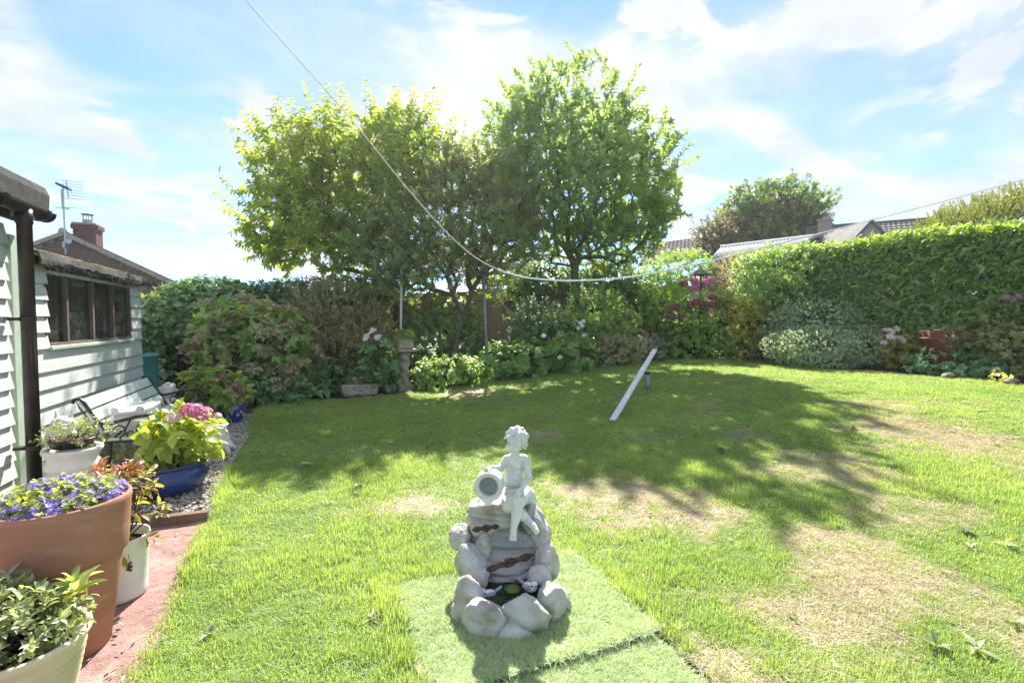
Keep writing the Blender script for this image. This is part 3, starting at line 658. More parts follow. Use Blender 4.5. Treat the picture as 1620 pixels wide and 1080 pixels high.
while z < ctop - .06:
    g_ = .04 if z > ctop - .2 else 0
    for sx, sy, ax in ((0, -1, 0), (1, 0, 1), (-1, 0, 1), (0, 1, 0)):
        for t, bl in (((-.2, .19), (0, .19), (.2, .19)) if row % 2 else ((-.25, .09), (-.1, .19), (.1, .19), (.25, .09))):
            mb.box((cx_ + (t if ax == 0 else sx * (.302 + g_)), cy_ + (sy * (.302 + g_) if ax == 0 else t), z + .033), (bl, .02 + g_, .065) if ax == 0 else (.02 + g_, bl, .065))
    z += .075; row += 1
mb.build('brickwork', M['brick'], ch, kind='stuff')
mb = MB(); mb.box((cx_, cy_, ctop + .02), (.66, .66, .06)); mb.lathe((cx_, cy_, ctop + .04), [(.16, 0), (.13, .12), (.12, .14)], 16); mb.build('chimney_top', M['verge'], ch)
mb = MB(); mb.lathe((cx_, cy_, ctop + .16), [(.14, 0), (.14, .02)], 16); mb.lathe((cx_, cy_, ctop + .36), [(.18, 0), (.18, .02)], 16)
for a in range(6): mb.box((cx_ + .13 * math.cos(a * 1.05), cy_ + .13 * math.sin(a * 1.05), ctop + .27), (.015, .015, .2))
mb.build('chimney_cowl', mat('terracotta_cowl', (.25, .12, .09)), ch)
# television aerial on the gable
ap = aY(103, 395, 19.7); at_ = thing('television_aerial', 'tall silver television aerial mast on the brick gable', 'aerial', ap)
def py_(px, py): return aY(px, py, 19.7)
mb = MB(); a0 = py_(104, 402); a1 = py_(99, 292); mb.tube([a0, (a0 + a1) / 2, a1], .025, 6); mb.build('mast', M['alu'], at_)
mb = MB(); c0 = py_(88, 290); c1_ = py_(108, 299); mb.hexa([c0 + [0, -.03, -.03], c1_ + [0, -.03, -.03], c1_ + [0, .25, -.03], c0 + [0, .25, -.03], c0 + [0, -.03, .04], c1_ + [0, -.03, .05], c1_ + [0, .25, .05], c0 + [0, .25, .04]]); mb.build('reflector', M['metal_dark'], at_)
mb = MB(); b0 = py_(104.5, 286); b1 = py_(108.5, 314); mb.tube([b0, b1], .016, 5)
for i, t in enumerate(np.linspace(0, 1, 7)):
    q = b0 * (1 - t) + b1 * t; mb.tube([q + [-.12, 0, .0], q + [.38, .1, .02]], .006, 4)
mb.tube([py_(88, 328.5), py_(118, 329)], .012, 5); mb.tube([py_(98, 326), py_(108, 331)], .03, 5); mb.tube([py_(97, 300), py_(99, 331)], .02, 5); mb.build('antenna', M['alu'], at_)
mb = MB(); q = py_(109, 382); mb.lathe(q, [(.02, 0), (.08, .03), (.09, .04)], 14, M=Matrix.Rotation(R(80), 3, 'X')); mb.box(py_(104, 388), (.06, .3, .2)); mb.build('bracket', M['alu'], at_)

# ------------------------------------------------------------------ buildings on the right, beyond the garden
def tiled_slope(root, p00, p10, p01, p11, rows, cols, m=M['tile'], name='roof', thick=.03):
    """Roof slope whose courses of tiles are stepped geometry; p0* eaves, p1* ridge."""
    p00, p10, p01, p11 = [np.array(p, float) for p in (p00, p10, p01, p11)]; nrm = np.cross(p01 - p00, p10 - p00); nrm /= np.linalg.norm(nrm)
    if nrm[2] < 0: nrm = -nrm
    mb = MB()
    for r_ in range(rows):
        for c_ in range(cols):
            u0, u1 = c_ / cols, (c_ + .94) / cols; v0, v1 = r_ / rows - .0, (r_ + 1.25) / rows; v1 = min(v1, 1)
            f = lambda u, v: (p00 * (1 - u) + p01 * u) * (1 - v) + (p10 * (1 - u) + p11 * u) * v
            j = random.uniform(0, .006); a, b, c, d = f(u0, v0) + nrm * (thick * 1.6 + j), f(u1, v0) + nrm * (thick * 1.6 + j), f(u1, v1), f(u0, v1)
            mb.add([a - nrm * .03, b - nrm * .03, a, b, (a + b) / 2 + nrm * thick * .9, c, d, (c + d) / 2 + nrm * thick * .9], [(0, 1, 3, 4, 2), (2, 4, 7, 6), (4, 3, 5, 7)])
    o = mb.build(name, m, root, kind='stuff')
    mb = MB(); mb.hexa([*[q - nrm * .12 for q in (p00, p01, p11, p10)], *[q - nrm * .004 for q in (p00, p01, p11, p10)]]); mb.build('roof_deck', m, root); return o
# grey bungalow with a rendered gable (behind the laurel hedge)
g0 = D(1290, 390, 22); gh = thing('grey_house', 'grey tiled bungalow with a pale stone gable behind the laurel hedge', 'house', (g0[0] + 4, g0[1], gz(g0[0], g0[1])))
r0, r1 = D(1275, 363, 22), D(1475, 348, 20); e0, e1 = D(1268, 408, 18.5), D(1500, 398, 17)
tiled_slope(gh, e0, r0, e1, r1, 12, 26)
b0, b1 = r0 + (r0 - e0) * np.array([1, 1, -1]), r1 + (r1 - e1) * np.array([1, 1, -1]); mb = MB(); mb.hexa([r0 - [0, 0, .1], r1 - [0, 0, .1], b1 - [0, 0, .1], b0 - [0, 0, .1], r0, r1, b1, b0]); mb.build('roof_back', M['tile'], gh)
mb = MB(); bz = gz(10, 9)
ins = lambda p, k: np.array([p[0], p[1], k])
mb.hexa([ins(e0 * .97 + r0 * .03, bz), ins(e1 * .97 + r1 * .03, bz), ins(b1, bz), ins(b0, bz), e0 * .97 + r0 * .03 - [0, 0, .14], e1 * .97 + r1 * .03 - [0, 0, .14], b1 - [0, 0, .14], b0 - [0, 0, .14]]); mb.build('wall', M['render'], gh)
mb = MB(); mb.tube([r0 + [0, 0, .03], (r0 + r1) / 2 + [0, 0, .03], r1 + [0, 0, .03]], .1, 8); mb.build('ridge', M['tile'], gh)
ga, gl, gr = D(1378, 352, 17.2), D(1338, 395, 17.2), D(1416, 392, 16.6); back = FW * 3.0
mb = MB(); lo = np.array([0, 0, 1.0]); mb.add([gl, gr, ga, gl - lo, gr - lo, gl + back, gr + back, ga + back], [(3, 4, 1, 2, 0), (0, 2, 7, 5), (2, 1, 6, 7)]); mb.build('gable', M['render'], gh)
for p, q in ((gl, ga), (ga, gr)):
    mb = MB(); d_ = (q - p) / np.linalg.norm(q - p); nn = np.cross(FW, d_); nn = nn if nn[2] > 0 else -nn; p2, q2 = p - d_ * .12, q + d_ * .03
    mb.hexa([*[v for v in (p2 - FW * .08, q2 - FW * .08, q2 + back, p2 + back)], *[v + nn * .1 for v in (p2 - FW * .08, q2 - FW * .08, q2 + back, p2 + back)]]); mb.build('gable_roof', M['tile'], gh)
cb = D(1305, 362, 21); mb = MB(); mb.box(cb + [0, 0, .05], (.5, .4, .6), .3); mb.box(cb + [0, 0, .36], (.58, .48, .08), .3); mb.lathe(cb + [0, 0, .4], [(.12, 0), (.1, .12)], 12); mb.build('chimney', M['render'], gh)
# far roof seen between the right tree and the small tree
h2 = thing('far_house', 'distant grey tiled roof seen beside the tall right tree', 'house', (*D(1080, 400, 24)[:2], 0))
tiled_slope(h2, D(1010, 418, 21), D(1025, 386, 24), D(1135, 402, 23), D(1130, 372, 26), 10, 18); p = D(1060, 420, 23); mb = MB(); mb.box((p[0] + .3, p[1] + .8, 1.1), (3.6, 2.6, 2.4), -.4); mb.build('wall', M['render'], h2)
h3 = thing('low_roof_house', 'low lilac-grey tiled roof glimpsed through the trees behind the fence', 'house', (*D(800, 440, 16)[:2], 0))
tiled_slope(h3, D(775, 447, 14), D(778, 418, 17), D(850, 442, 14), D(856, 414, 17), 9, 14); p = D(812, 440, 15.5); mb = MB(); mb.box((p[0], p[1] + .5, .9), (1.6, 2.0, 2.1), -.4); mb.build('wall', M['render'], h3)
# corrugated cement outbuilding
ob = thing('corrugated_outbuilding', 'outbuilding with a pale corrugated sheet roof beyond the back right corner', 'outbuilding', (*D(1230, 400, 14)[:2], .3))
A0, A1, B0, B1 = D(1121, 412, 13.0), D(1258, 392, 11.8), D(1140, 392, 15.2), D(1296, 374, 13.6)
nrm = np.cross(A1 - A0, B0 - A0); nrm /= np.linalg.norm(nrm); nrm = nrm if nrm[2] > 0 else -nrm
mb = MB(); nC = 180; V = []
for v in (0, .5, 1):
    for i in range(nC + 1):
        u = i / nC; V.append((A0 * (1 - u) + A1 * u) * (1 - v) + (B0 * (1 - u) + B1 * u) * v + nrm * .025 * math.sin(u * 2 * math.pi * 26))
mb.add(V, [(r_ * (nC + 1) + i, r_ * (nC + 1) + i + 1, (r_ + 1) * (nC + 1) + i + 1, (r_ + 1) * (nC + 1) + i) for r_ in (0, 1) for i in range(nC)])
o = mb.build('roof_sheet', M['asbestos'], ob, smooth=True); md = o.modifiers.new('t', 'SOLIDIFY'); md.thickness = .01
mb = MB(); mb.tube([B0 + nrm * .02, (B0 + B1) / 2 + nrm * .02, B1 + nrm * .02], .06, 8); mb.build('ridge', M['white_pvc'], ob)
K0, K1 = B0 + (B0 - A0) * np.array([.8, .8, -.8]), B1 + (B1 - A1) * np.array([.8, .8, -.8]); mb = MB(); mb.hexa([B0 - [0, 0, .06], B1 - [0, 0, .06], K1 - [0, 0, .06], K0 - [0, 0, .06], B0, B1, K1, K0]); mb.build('roof_back', M['felt'], ob)
mb = MB(); ins2 = lambda p: np.array([p[0], p[1], .3])
mb.hexa([ins2(A0), ins2(A1), ins2(K1), ins2(K0), A0 - [0, 0, .1], A1 - [0, 0, .1], K1 - [0, 0, .1], K0 - [0, 0, .1]]); mb.add([A1 - [0, 0, .1], B1 - [0, 0, .08], K1 - [0, 0, .1]], [(0, 1, 2)]); mb.build('wall', mat('dark_boards', (.10, .11, .13), (.07, .08, .09)), ob)
mb = MB(); mb.tube([A1 + nrm * .02, B1 + nrm * .03], .05, 6); mb.build('barge_board', M['metal_dark'], ob)
mb = MB(); q = D(1290, 384, 12.4); mb.box(q - [0, 0, .12], (.42, .03, .26), -.6); mb.build('window', mat('blue_grey_panel', (.10, .14, .18)), ob)
# ------------------------------------------------------------------ stone fountain with a seated boy
M['stone'] = mat('fountain_stone', (.56, .55, .52), (.38, .39, .37), .85, 7, bump=.014, bscale=28, spec=.15, stain=(.27, .25, .16), sscale=9, samt=.95)
M['stone_wet'] = mat('strata_stone', (.50, .49, .46), (.30, .32, .32), .8, 9, bump=.014, bscale=60, spec=.2, stain=(.40, .30, .20), sscale=5, samt=.8, stretch=(1, 1, 4))
M['brown_pocket'] = mat('brown_ledge', (.16, .10, .06), (.06, .04, .025), .9, 40, bump=.012, bscale=70)
M['resin'] = mat('pale_resin', (.68, .70, .67), (.60, .63, .60), .7, 14, bump=.0016, bscale=90, spec=.2, stain=(.36, .40, .32), sscale=16, samt=.75)
fo = D(806, 960, 2.08); fo[2] = 0
ft = thing('stone_fountain', 'grey rock cascade fountain with a seated boy statue tipping a jug', 'fountain', fo)
FD = 0.0
FILL = []
def rk(px, py, d, rx, ry, rz, seed, name='rock', m=None, **k):
    FILL.append((D(px, py, d), rx, ry, rz))
    mb = MB(); rock_mb(mb, D(px, py, d + FD), (rx, ry, rz), seed, rot=-YAW, **k); return mb.build(name, m or M['stone'], ft, smooth=True)
rk(767, 983, 1.87, .100, .064, .094, 1)
rk(832, 970, 1.88, .090, .062, .094, 2)
rk(810, 1000, 1.865, .095, .06, .070, 3)
rk(872, 957, 1.96, .060, .06, .118, 4, amp=.06)
rk(890, 956, 2.04, .035, .06, .062, 5)
rk(742, 942, 1.98, .066, .075, .102, 6)
rk(730, 972, 1.96, .050, .06, .070, 7)
rk(743, 893, 2.12, .068, .07, .092, 8)
rk(728, 849, 2.22, .050, .06, .062, 9)
rk(866, 888, 2.14, .056, .07, .085, 10)
rk(852, 845, 2.22, .058, .07, .105, 11)
rk(795, 806, 2.27, .160, .12, .065, 12, 'seat_rock', strata=.035)
rk(795, 880, 2.34, .185, .12, .26, 13, 'rock_body', amp=.04)
rk(800, 848, 2.24, .175, .10, .06, 14, 'cascade_slab', M['stone_wet'], strata=.020, amp=.05, planes=30); rk(800, 866, 2.21, .17, .095, .05, 34, 'cascade_slab', M['stone_wet'], strata=.018, amp=.05, planes=30)
rk(806, 887, 2.195, .175, .095, .05, 15, 'cascade_slab', M['stone_wet'], strata=.018, amp=.05, planes=30); rk(806, 901, 2.175, .17, .09, .04, 35, 'cascade_slab', M['stone_wet'], strata=.018, amp=.05, planes=30)
rk(806, 914, 2.16, .168, .09, .042, 16, 'cascade_slab', M['stone_wet'], strata=.018, amp=.05, planes=30); rk(768, 826, 2.27, .10, .09, .07, 36, 'rock_body', amp=.08); rk(838, 845, 2.28, .07, .08, .10, 37, 'rock_body', amp=.08); rk(757, 850, 2.27, .07, .08, .08, 38, 'rock_body', amp=.08)
rk(757, 918, 2.06, .05, .05, .055, 21, amp=.1); rk(853, 915, 2.06, .05, .05, .06, 22, amp=.1); rk(764, 868, 2.17, .045, .05, .07, 23, amp=.1); rk(840, 820, 2.24, .06, .07, .06, 24, amp=.1); rk(800, 990, 1.92, .12, .06, .08, 25, amp=.1); rk(855, 1000, 1.95, .06, .05, .04, 26, amp=.1); rk(735, 988, 1.97, .05, .05, .04, 27, amp=.1); rk(806, 880, 2.24, .16, .09, .17, 28, 'rock_body', amp=.06)
fb = MB()
for c_, a_, b_, e_ in FILL:
    if a_ < .12: fb.ell(c_ + [0, 0, -.006], (a_ * .80, b_ * .80, e_ * .80), 16, 12, Matrix((tuple(RT), tuple(FW), (0, 0, 1))).transposed())
def remesh(mb, vox, smooth_it, name, m, parent, post=None, sm=.5):
    me = bpy.data.meshes.new('tmp'); me.from_pydata(mb.v, [], mb.f); o = bpy.data.objects.new('tmp', me); COL.objects.link(o)
    r_ = o.modifiers.new('r', 'REMESH'); r_.mode = 'VOXEL'; r_.voxel_size = vox
    s_ = o.modifiers.new('s', 'SMOOTH'); s_.factor = sm; s_.iterations = smooth_it
    dg = bpy.context.evaluated_depsgraph_get(); me2 = bpy.data.meshes.new_from_object(o.evaluated_get(dg)); bpy.data.objects.remove(o); bpy.data.meshes.remove(me)
    n = len(me2.vertices); a = np.empty(n * 3); me2.vertices.foreach_get('co', a); a = a.reshape(-1, 3)
    if post is not None: a = post(a)
    a = a - np.array(OFF[parent.name]); me2.vertices.foreach_set('co', a.ravel()); me2.name = name; me2.materials.clear(); me2.materials.append(m)
    me2.polygons.foreach_set('use_smooth', [True] * len(me2.polygons)); me2.polygons.foreach_set('material_index', [0] * len(me2.polygons)); me2.update(); return link(name, me2, parent)
fill = remesh(fb, .009, 12, 'rock_body', M['stone'], ft, lambda a: a + (unit(a - a.mean(0)) * np.array([.006 * mnoise.fractal(Vector(q) * 14, .8, 2.1, 5) for q in a])[:, None]))
SLABS = [o for o in ft.children if o.name.startswith(('cascade', 'rock_body', 'seat_rock'))]
def hit(px, py):
    r_ = ray(px, py); r_ = r_ / np.linalg.norm(r_); best = None
    for o in SLABS:
        ok, p, n_, _ = o.ray_cast(Vector(E0 - np.array(fo)), Vector(r_))
        if ok and (best is None or p.length_squared >= 0):
            q = np.array(p) + np.array(fo); t_ = float((q - E0) @ r_)
            if best is None or t_ < best[0]: best = (t_, q, np.array(n_))
    return best
def pocket(cx_, cy_, rx, ry, ang, seed):
    """Brown silt-filled hollow lying along the stone surface."""
    rs = np.random.default_rng(seed); mb = MB(); ca, sa = math.cos(ang), math.sin(ang); nu, nv = 26, 7; V = []; okk = []
    for i in range(nu):
        u = -1 + 2 * i / (nu - 1); w = max(.08, math.sqrt(max(0, 1 - u * u)) * (1 + .35 * math.sin(9 * u + seed)))
        for j in range(nv):
            v = (-1 + 2 * j / (nv - 1)) * w; h_ = hit(cx_ + u * rx * ca - v * ry * sa, cy_ + u * rx * sa + v * ry * ca)
            edge = j in (0, nv - 1) or i in (0, nu - 1); r_ = ray(cx_ + u * rx * ca - v * ry * sa, cy_ + u * rx * sa + v * ry * ca); r_ = r_ / np.linalg.norm(r_)
            V.append((h_[1] - r_ * ((-.002 if edge else .003) + (0 if edge else .003 * rs.random()))) if h_ else None)
    if any(v is None for v in V): V = [v if v is not None else V[len(V) // 2] for v in V]
    mb.add(V, [(i * nv + j, i * nv + j + 1, (i + 1) * nv + j + 1, (i + 1) * nv + j) for i in range(nu - 1) for j in range(nv - 1)])
    for k in range(int(rx * .5)):
        u = rs.uniform(-.8, .8); h_ = hit(cx_ + u * rx * ca, cy_ + u * rx * sa + rs.uniform(-.3, .3) * ry)
        if h_: s_ = rs.uniform(.0025, .005); mb.ell(h_[1] - FW * .004, (s_, s_, s_ * .8), 6, 4)
    mb.build('ledge_pocket', M['brown_pocket'], ft)
bpy.context.view_layer.update()
pocket(768, 835, 23, 5.5, -.14, 1); pocket(807, 889, 41, 6.5, -.32, 2)
mb = MB(); c = D(806, 935, 2.03); mb.lathe((c[0], c[1], 0.03), [(.17, 0), (.17, .05)], 24); mb.build('basin_floor', mat('basin_dark', (.06, .065, .05), (.04, .04, .03), .8, 20), ft)  # basin floor in mottled dark tones
mb = MB(); mb.lathe((c[0], c[1], .10), [(.001, 0), (.165, 0)], 32, caps=False); wat = mb.build('water', None, ft)
t = NT('basin_water'); p = t.n('ShaderNodeBsdfPrincipled'); p.inputs['Base Color'].default_value = (.02, .03, .015, 1); p.inputs['Roughness'].default_value = .04; t.l(p.outputs[0], t.out.inputs[0])
wat.data.materials.clear(); wat.data.materials.append(t.m)
mb = MB(); q = D(811, 938, 2.03); mb.lathe((q[0], q[1], .100), [(.035, 0), (.038, .006), (.02, .012), (.001, .013)], 18); mb.build('fountain_light', mat('algae_disc', (.12, .16, .04), (.08, .10, .03)), ft, smooth=True)

def c7(x, y, d): return D(740 + x / 5.144, 660 + y / 5.144, d)
def cap(mb, a, b, ra, rb, n=10, k=3):
    a, b = np.array(a), np.array(b); mb.tube([a * (1 - i / k) + b * i / k for i in range(k + 1)], [ra * (1 - i / k) + rb * i / k for i in range(k + 1)], n)
    mb.ell(a, (ra,) * 3, 10, 8); mb.ell(b, (rb,) * 3, 10, 8)
RB = Matrix((tuple(RT), tuple(FW), (0, 0, 1))).transposed()       # columns: right, back, up
fdir = unit(-FW * .82 - RT * .55 - UP * .12)
b = MB()
b.ell(c7(368, 375, 2.27), (.046, .034, .050), 20, 14, RB); b.ell(c7(374, 440, 2.268), (.044, .035, .050), 20, 14, RB); b.ell(c7(375, 505, 2.262), (.046, .041, .046), 20, 14, RB); b.ell(c7(345, 395, 2.25), (.020, .016, .016), 12, 8, RB); b.ell(c7(410, 395, 2.25), (.020, .016, .016), 12, 8, RB)
b.ell(c7(395, 600, 2.27), (.058, .045, .045), 20, 14, RB)
cap(b, c7(318, 338, 2.268), c7(455, 335, 2.275), .021, .022)
cap(b, c7(385, 330, 2.27), c7(385, 280, 2.265), .021, .019)
hd = c7(394, 190, 2.265)
b.ell(hd, (.043, .047, .050), 24, 18, RB); b.ell(hd + fdir * .014 + UP * -.020, (.034, .034, .034), 18, 14, RB); b.ell(hd + fdir * .026 - UP * .040, (.017, .017, .013), 12, 8, RB)
rgt = unit(np.cross(fdir, UP)); upf = np.cross(rgt, fdir)
b.ell(hd + fdir * .030 + rgt * .021 - UP * .020, (.016, .016, .015), 12, 8); b.ell(hd + fdir * .030 - rgt * .021 - UP * .020, (.016, .016, .015), 12, 8)
b.ell(hd + fdir * .048 - UP * .018, (.0075, .0075, .0065), 10, 8); cap(b, hd + fdir * .044 + UP * .002, hd + fdir * .050 - UP * .016, .0045, .006, 8)
cap(b, hd + fdir * .044 - UP * .0295 - rgt * .008, hd + fdir * .044 - UP * .0295 + rgt * .008, .0035, .0035, 8); cap(b, hd + fdir * .043 - UP * .036 - rgt * .006, hd + fdir * .043 - UP * .036 + rgt * .006, .004, .004, 8)
for s in (-1, 1): cap(b, hd + fdir * .041 + UP * .008 + rgt * .008 * s, hd + fdir * .034 + UP * .009 + rgt * .026 * s, .005, .004, 8)
# his right arm along the jug
cap(b, c7(312, 345, 2.265), c7(270, 412, 2.245), .020, .016); cap(b, c7(270, 412, 2.245), c7(190, 412, 2.20), .0165, .0115); b.ell(c7(163, 420, 2.185), (.019, .014, .009), 12, 8, RB)
for i, (x, y, dd) in enumerate([(132, 418, 2.155), (124, 428, 2.165), (122, 440, 2.18), (128, 450, 2.195)]): cap(b, c7(160, 418 + i * 3, 2.165 + i * .012), c7(x + 14, y - 6, dd), .0052, .005, 8); cap(b, c7(x + 14, y - 6, dd), c7(x, y + 8, dd - .003), .005, .004, 8)
cap(b, c7(180, 425, 2.175), c7(165, 440, 2.15), .0055, .0045, 8)
# his left arm resting on the thigh
cap(b, c7(462, 340, 2.272), c7(500, 485, 2.245), .0215, .0165); cap(b, c7(500, 485, 2.245), c7(447, 572, 2.165), .017, .0115); b.ell(c7(428, 598, 2.15), (.016, .014, .012), 12, 8, RB)
for i, (x, y) in enumerate([(393, 612), (396, 628), (408, 638), (420, 642)]): cap(b, c7(422 + i * 5, 600 + i * 4, 2.143), c7((x + 422) / 2, y - 8, 2.125), .0055, .005, 8); cap(b, c7((x + 422) / 2, y - 8, 2.125), c7(x, y, 2.125), .005, .0042, 8)
cap(b, c7(430, 585, 2.14), c7(403, 600, 2.122), .0058, .0045, 8)
# legs: left crossed over right
cap(b, c7(440, 625, 2.26), c7(412, 695, 2.14), .036, .027); cap(b, c7(412, 695, 2.14), c7(398, 790, 2.135), .0265, .0255); cap(b, c7(398, 790, 2.135), c7(374, 905, 2.115), .0250, .0145)
cap(b, c7(374, 908, 2.122), c7(369, 968, 2.09), .0165, .015)
for i in range(5): cap(b, c7(352 + i * 9, 965, 2.085 + .002 * abs(i - 1)), c7(346 + i * 11, 1000 - 2.5 * (4 - i if i < 4 else 1), 2.066 + .003 * (4 - i) * .5), .0062, .0055 if i else .0066, 8)
cap(b, c7(345, 625, 2.26), c7(338, 705, 2.165), .037, .028); cap(b, c7(338, 705, 2.165), c7(450, 800, 2.150), .026, .024); cap(b, c7(450, 800, 2.185), c7(535, 885, 2.15), .0235, .0145)
cap(b, c7(535, 885, 2.140), c7(556, 925, 2.120), .0165, .0135)
for i in range(4): cap(b, c7(545 + i * 7, 925 - i * 4, 2.114), c7(556 + i * 7, 946 - i * 5, 2.104), .006, .0052, 8)
def face(a):
    for s in (-1, 1):
        e = hd + fdir * .041 - UP * .003 + rgt * .0155 * s; d = np.linalg.norm((a - e), axis=1); a = a - fdir * (.0135 * np.exp(-(d / .0085) ** 2))[:, None]
        e2 = hd + fdir * .0345 - UP * .0035 + rgt * .0155 * s; d = np.linalg.norm((a - e2), axis=1); a = a + fdir * (.0055 * np.exp(-(d / .0042) ** 2))[:, None]
    e = hd + fdir * .046 - UP * .0328; q = a - e; w = np.exp(-((q @ rgt) / .009) ** 2 - ((q @ UP) / .0016) ** 2 - ((q @ fdir) / .01) ** 2); a = a - fdir * (.010 * w)[:, None]; e = c7(372, 520, 2.225); d = np.linalg.norm(a - e, axis=1); a = a + FW * (.008 * np.exp(-(d / .006) ** 2))[:, None]; e = c7(368, 412, 2.23); q = a - e; w = np.exp(-((q @ UP + .004 * np.cos((q @ RT) / .02 * 3.1)) / .004) ** 2 - ((q @ RT) / .035) ** 2 - ((q @ FW) / .02) ** 2); return a + FW * (.005 * w)[:, None]
boy = remesh(b, .0026, 2, 'boy_statue', M['resin'], ft, face)
# hair of loose curls
h = MB(); rs = np.random.default_rng(4)
h.ell(hd + UP * .016 - fdir * .013, (.045, .047, .046), 20, 14, RB)
for i in range(150):
    v = unit(rs.normal(size=3))
    if v @ fdir > .34 and v @ UP < .70: continue
    if v @ UP < -.55: continue
    c = hd + UP * .008 - fdir * .006 + v * np.array([.048, .048, .050]); r_ = rs.uniform(.008, .0125); a_ = unit(np.cross(v, UP) + rs.normal(size=3) * .6)
    cap(h, c - a_ * .008, c + a_ * .008, r_ * .75, r_ * .6, 8, 2)
for s in np.linspace(-1, 1, 9):
    c = hd + fdir * (.040 - .012 * abs(s)) + rgt * .034 * s + UP * (.034 - .010 * abs(s) + rs.normal() * .004); cap(h, c, c + UP * -.008 + rgt * rs.normal() * .008, rs.uniform(.004, .0065), .004, 8, 2)
for z in (0, -.012, -.024): h.ell(hd + RT * .040 - FW * .006 + UP * (z - .008), (.009, .012, .010), 8, 6)
remesh(h, .0034, 1, 'hair', M['resin'], boy)
# loincloth
l = MB(); cap(l, c7(448, 628, 2.262), c7(410, 688, 2.146), .042, .034); cap(l, c7(340, 628, 2.262), c7(332, 712, 2.172), .043, .036); l.ell(c7(395, 612, 2.268), (.064, .052, .043), 16, 12, RB)
l.ell(c7(512, 690, 2.285), (.028, .035, .062), 14, 10, RB); l.ell(c7(480, 640, 2.28), (.030, .04, .05), 14, 10, RB)
for i in range(12):
    t0_ = rs.uniform(0, 1); cap(l, c7(310 + 160 * t0_, 590, 2.225), c7(320 + 110 * t0_, 690, 2.145), .007, .009, 6, 2)
remesh(l, .0036, 1, 'loincloth', M['resin'], boy)
mb = MB(); wpts = [c7(292, 535, 2.25), c7(310, 560, 2.232), c7(345, 582, 2.222), c7(385, 584, 2.22), c7(420, 570, 2.226), c7(445, 552, 2.245)]; mb.tube(wpts, .0042, 8); mb.build('waist_cord', M['resin'], boy, smooth=True)
# jug
jd = unit(-FW * .96 - RT * .10 + UP * .02); JM = Vector(jd).to_track_quat('Z', 'Y').to_matrix(); jc = c7(170, 558, 2.145)
mb = MB(); mb.lathe(jc, [(.0, -.12), (.035, -.115), (.056, -.09), (.066, -.055), (.064, -.025), (.055, -.004), (.058, .004), (.0635, .008), (.0655, .014), (.0625, .020), (.056, .021), (.046, .017), (.042, .006), (.046, -.02), (.052, -.05), (.04, -.085), (.0, -.092)], 36, M=JM, caps=False); jug = mb.build('jug', M['resin'], ft, smooth=True)
mb = MB(); o_ = jc + jd * .008; mb.hexa([o_ - RT * .036 - UP * .046, o_ + RT * .036 - UP * .046, o_ + RT * .036 - UP * .046 + jd * .012, o_ - RT * .036 - UP * .046 + jd * .012, o_ - RT * .002 - UP * .083 + jd * .008, o_ + RT * .004 - UP * .083 + jd * .008, o_ + RT * .004 - UP * .083 + jd * .018, o_ - RT * .002 - UP * .083 + jd * .018]); mb.build('spout', M['resin'], jug, bevel=.004)

def bird(px, py, d, face_, label):
    o = D(px, py, d); root = thing('bird_ornament', label, 'bird ornament', o, 'bird ornaments in the fountain basin'); f = unit(RT * face_ - FW * .35); s = MB()
    body = mat_bird_w; T = Matrix((tuple(f), tuple(unit(np.cross(UP, f))), (0, 0, 1))).transposed()
    m1 = MB(); m1.ell(o, (.034, .020, .020), 16, 10, T); m1.ell(o + f * .024 + UP * .017, (.014, .014, .014), 14, 10, T); cap(m1, o + f * .012 + UP * .006, o + f * .022 + UP * .014, .014, .012, 10); m1.build('body', body, root, smooth=True)
    m2 = MB(); m2.ell(o - f * .006 + unit(np.cross(UP, f)) * .012 + UP * .003, (.026, .010, .013), 12, 8, T); m2.ell(o - f * .006 - unit(np.cross(UP, f)) * .012 + UP * .003, (.026, .010, .013), 12, 8, T); m2.build('wing', mat_bird_b, root, smooth=True)
    m3 = MB(); cap(m3, o - f * .026 + UP * .004, o - f * .058 + UP * .022, .008, .006, 8); m3.build('tail', mat_bird_b, root, smooth=True)
    m4 = MB(); cap(m4, o + f * .036 + UP * .017, o + f * .043 + UP * .015, .004, .0015, 6); m4.build('beak', M['metal_dark'], root)
    side = unit(np.cross(UP, f))
    for s_ in (1, -1): m5 = MB(); cap(m5, o + f * .034 + side * .008 * s_ + UP * .018, o + f * .014 + side * .0135 * s_ + UP * .014, .0028, .003, 6); m5.build('eye_stripe', M['metal_dark'], root)
mat_bird_w = mat('bird_white', (.75, .76, .75), (.62, .64, .66), .5, 20); mat_bird_b = mat('bird_blue_grey', (.33, .38, .47), (.22, .26, .33), .5, 30)
bird(772, 940, 1.995, -1, 'white and blue bird ornament facing left inside the fountain basin')
bird(838, 928, 2.01, .55, 'pale grey bird ornament facing right in the fountain basin')

# ------------------------------------------------------------------ pots at the left
M['terracotta'] = mat('terracotta', (.42, .20, .135), (.35, .165, .11), .75, 3, bump=.0012, bscale=60, spec=.2, stain=(.50, .33, .26), sscale=5.5, samt=.45, stretch=(1, 1, 5))
M['compost'] = mat('compost', (.04, .028, .02), (.02, .015, .012), .95, 30, bump=.01, bscale=80, spec=.1)
M['white_pot'] = mat('white_glazed', (.74, .74, .70), (.68, .68, .63), .35, 5, bump=.001, stain=(.45, .42, .36), sscale=7, samt=.5)
M['white_stone'] = mat('white_painted_stone', (.74, .73, .70), (.66, .65, .62), .75, 9, bump=.004, bscale=40, stain=(.25, .19, .15), sscale=6, samt=.55)
M['cream'] = mat('cream_glaze', (.70, .60, .41), (.63, .54, .36), .4, 6, bump=.0006, stain=(.45, .40, .28), sscale=5, samt=.4)
M['blue'] = mat('cobalt_glaze', (.006, .016, .10), (.012, .035, .17), .16, 5, spec=.4, coat=.25, stain=(.05, .09, .26), sscale=4, samt=.6)
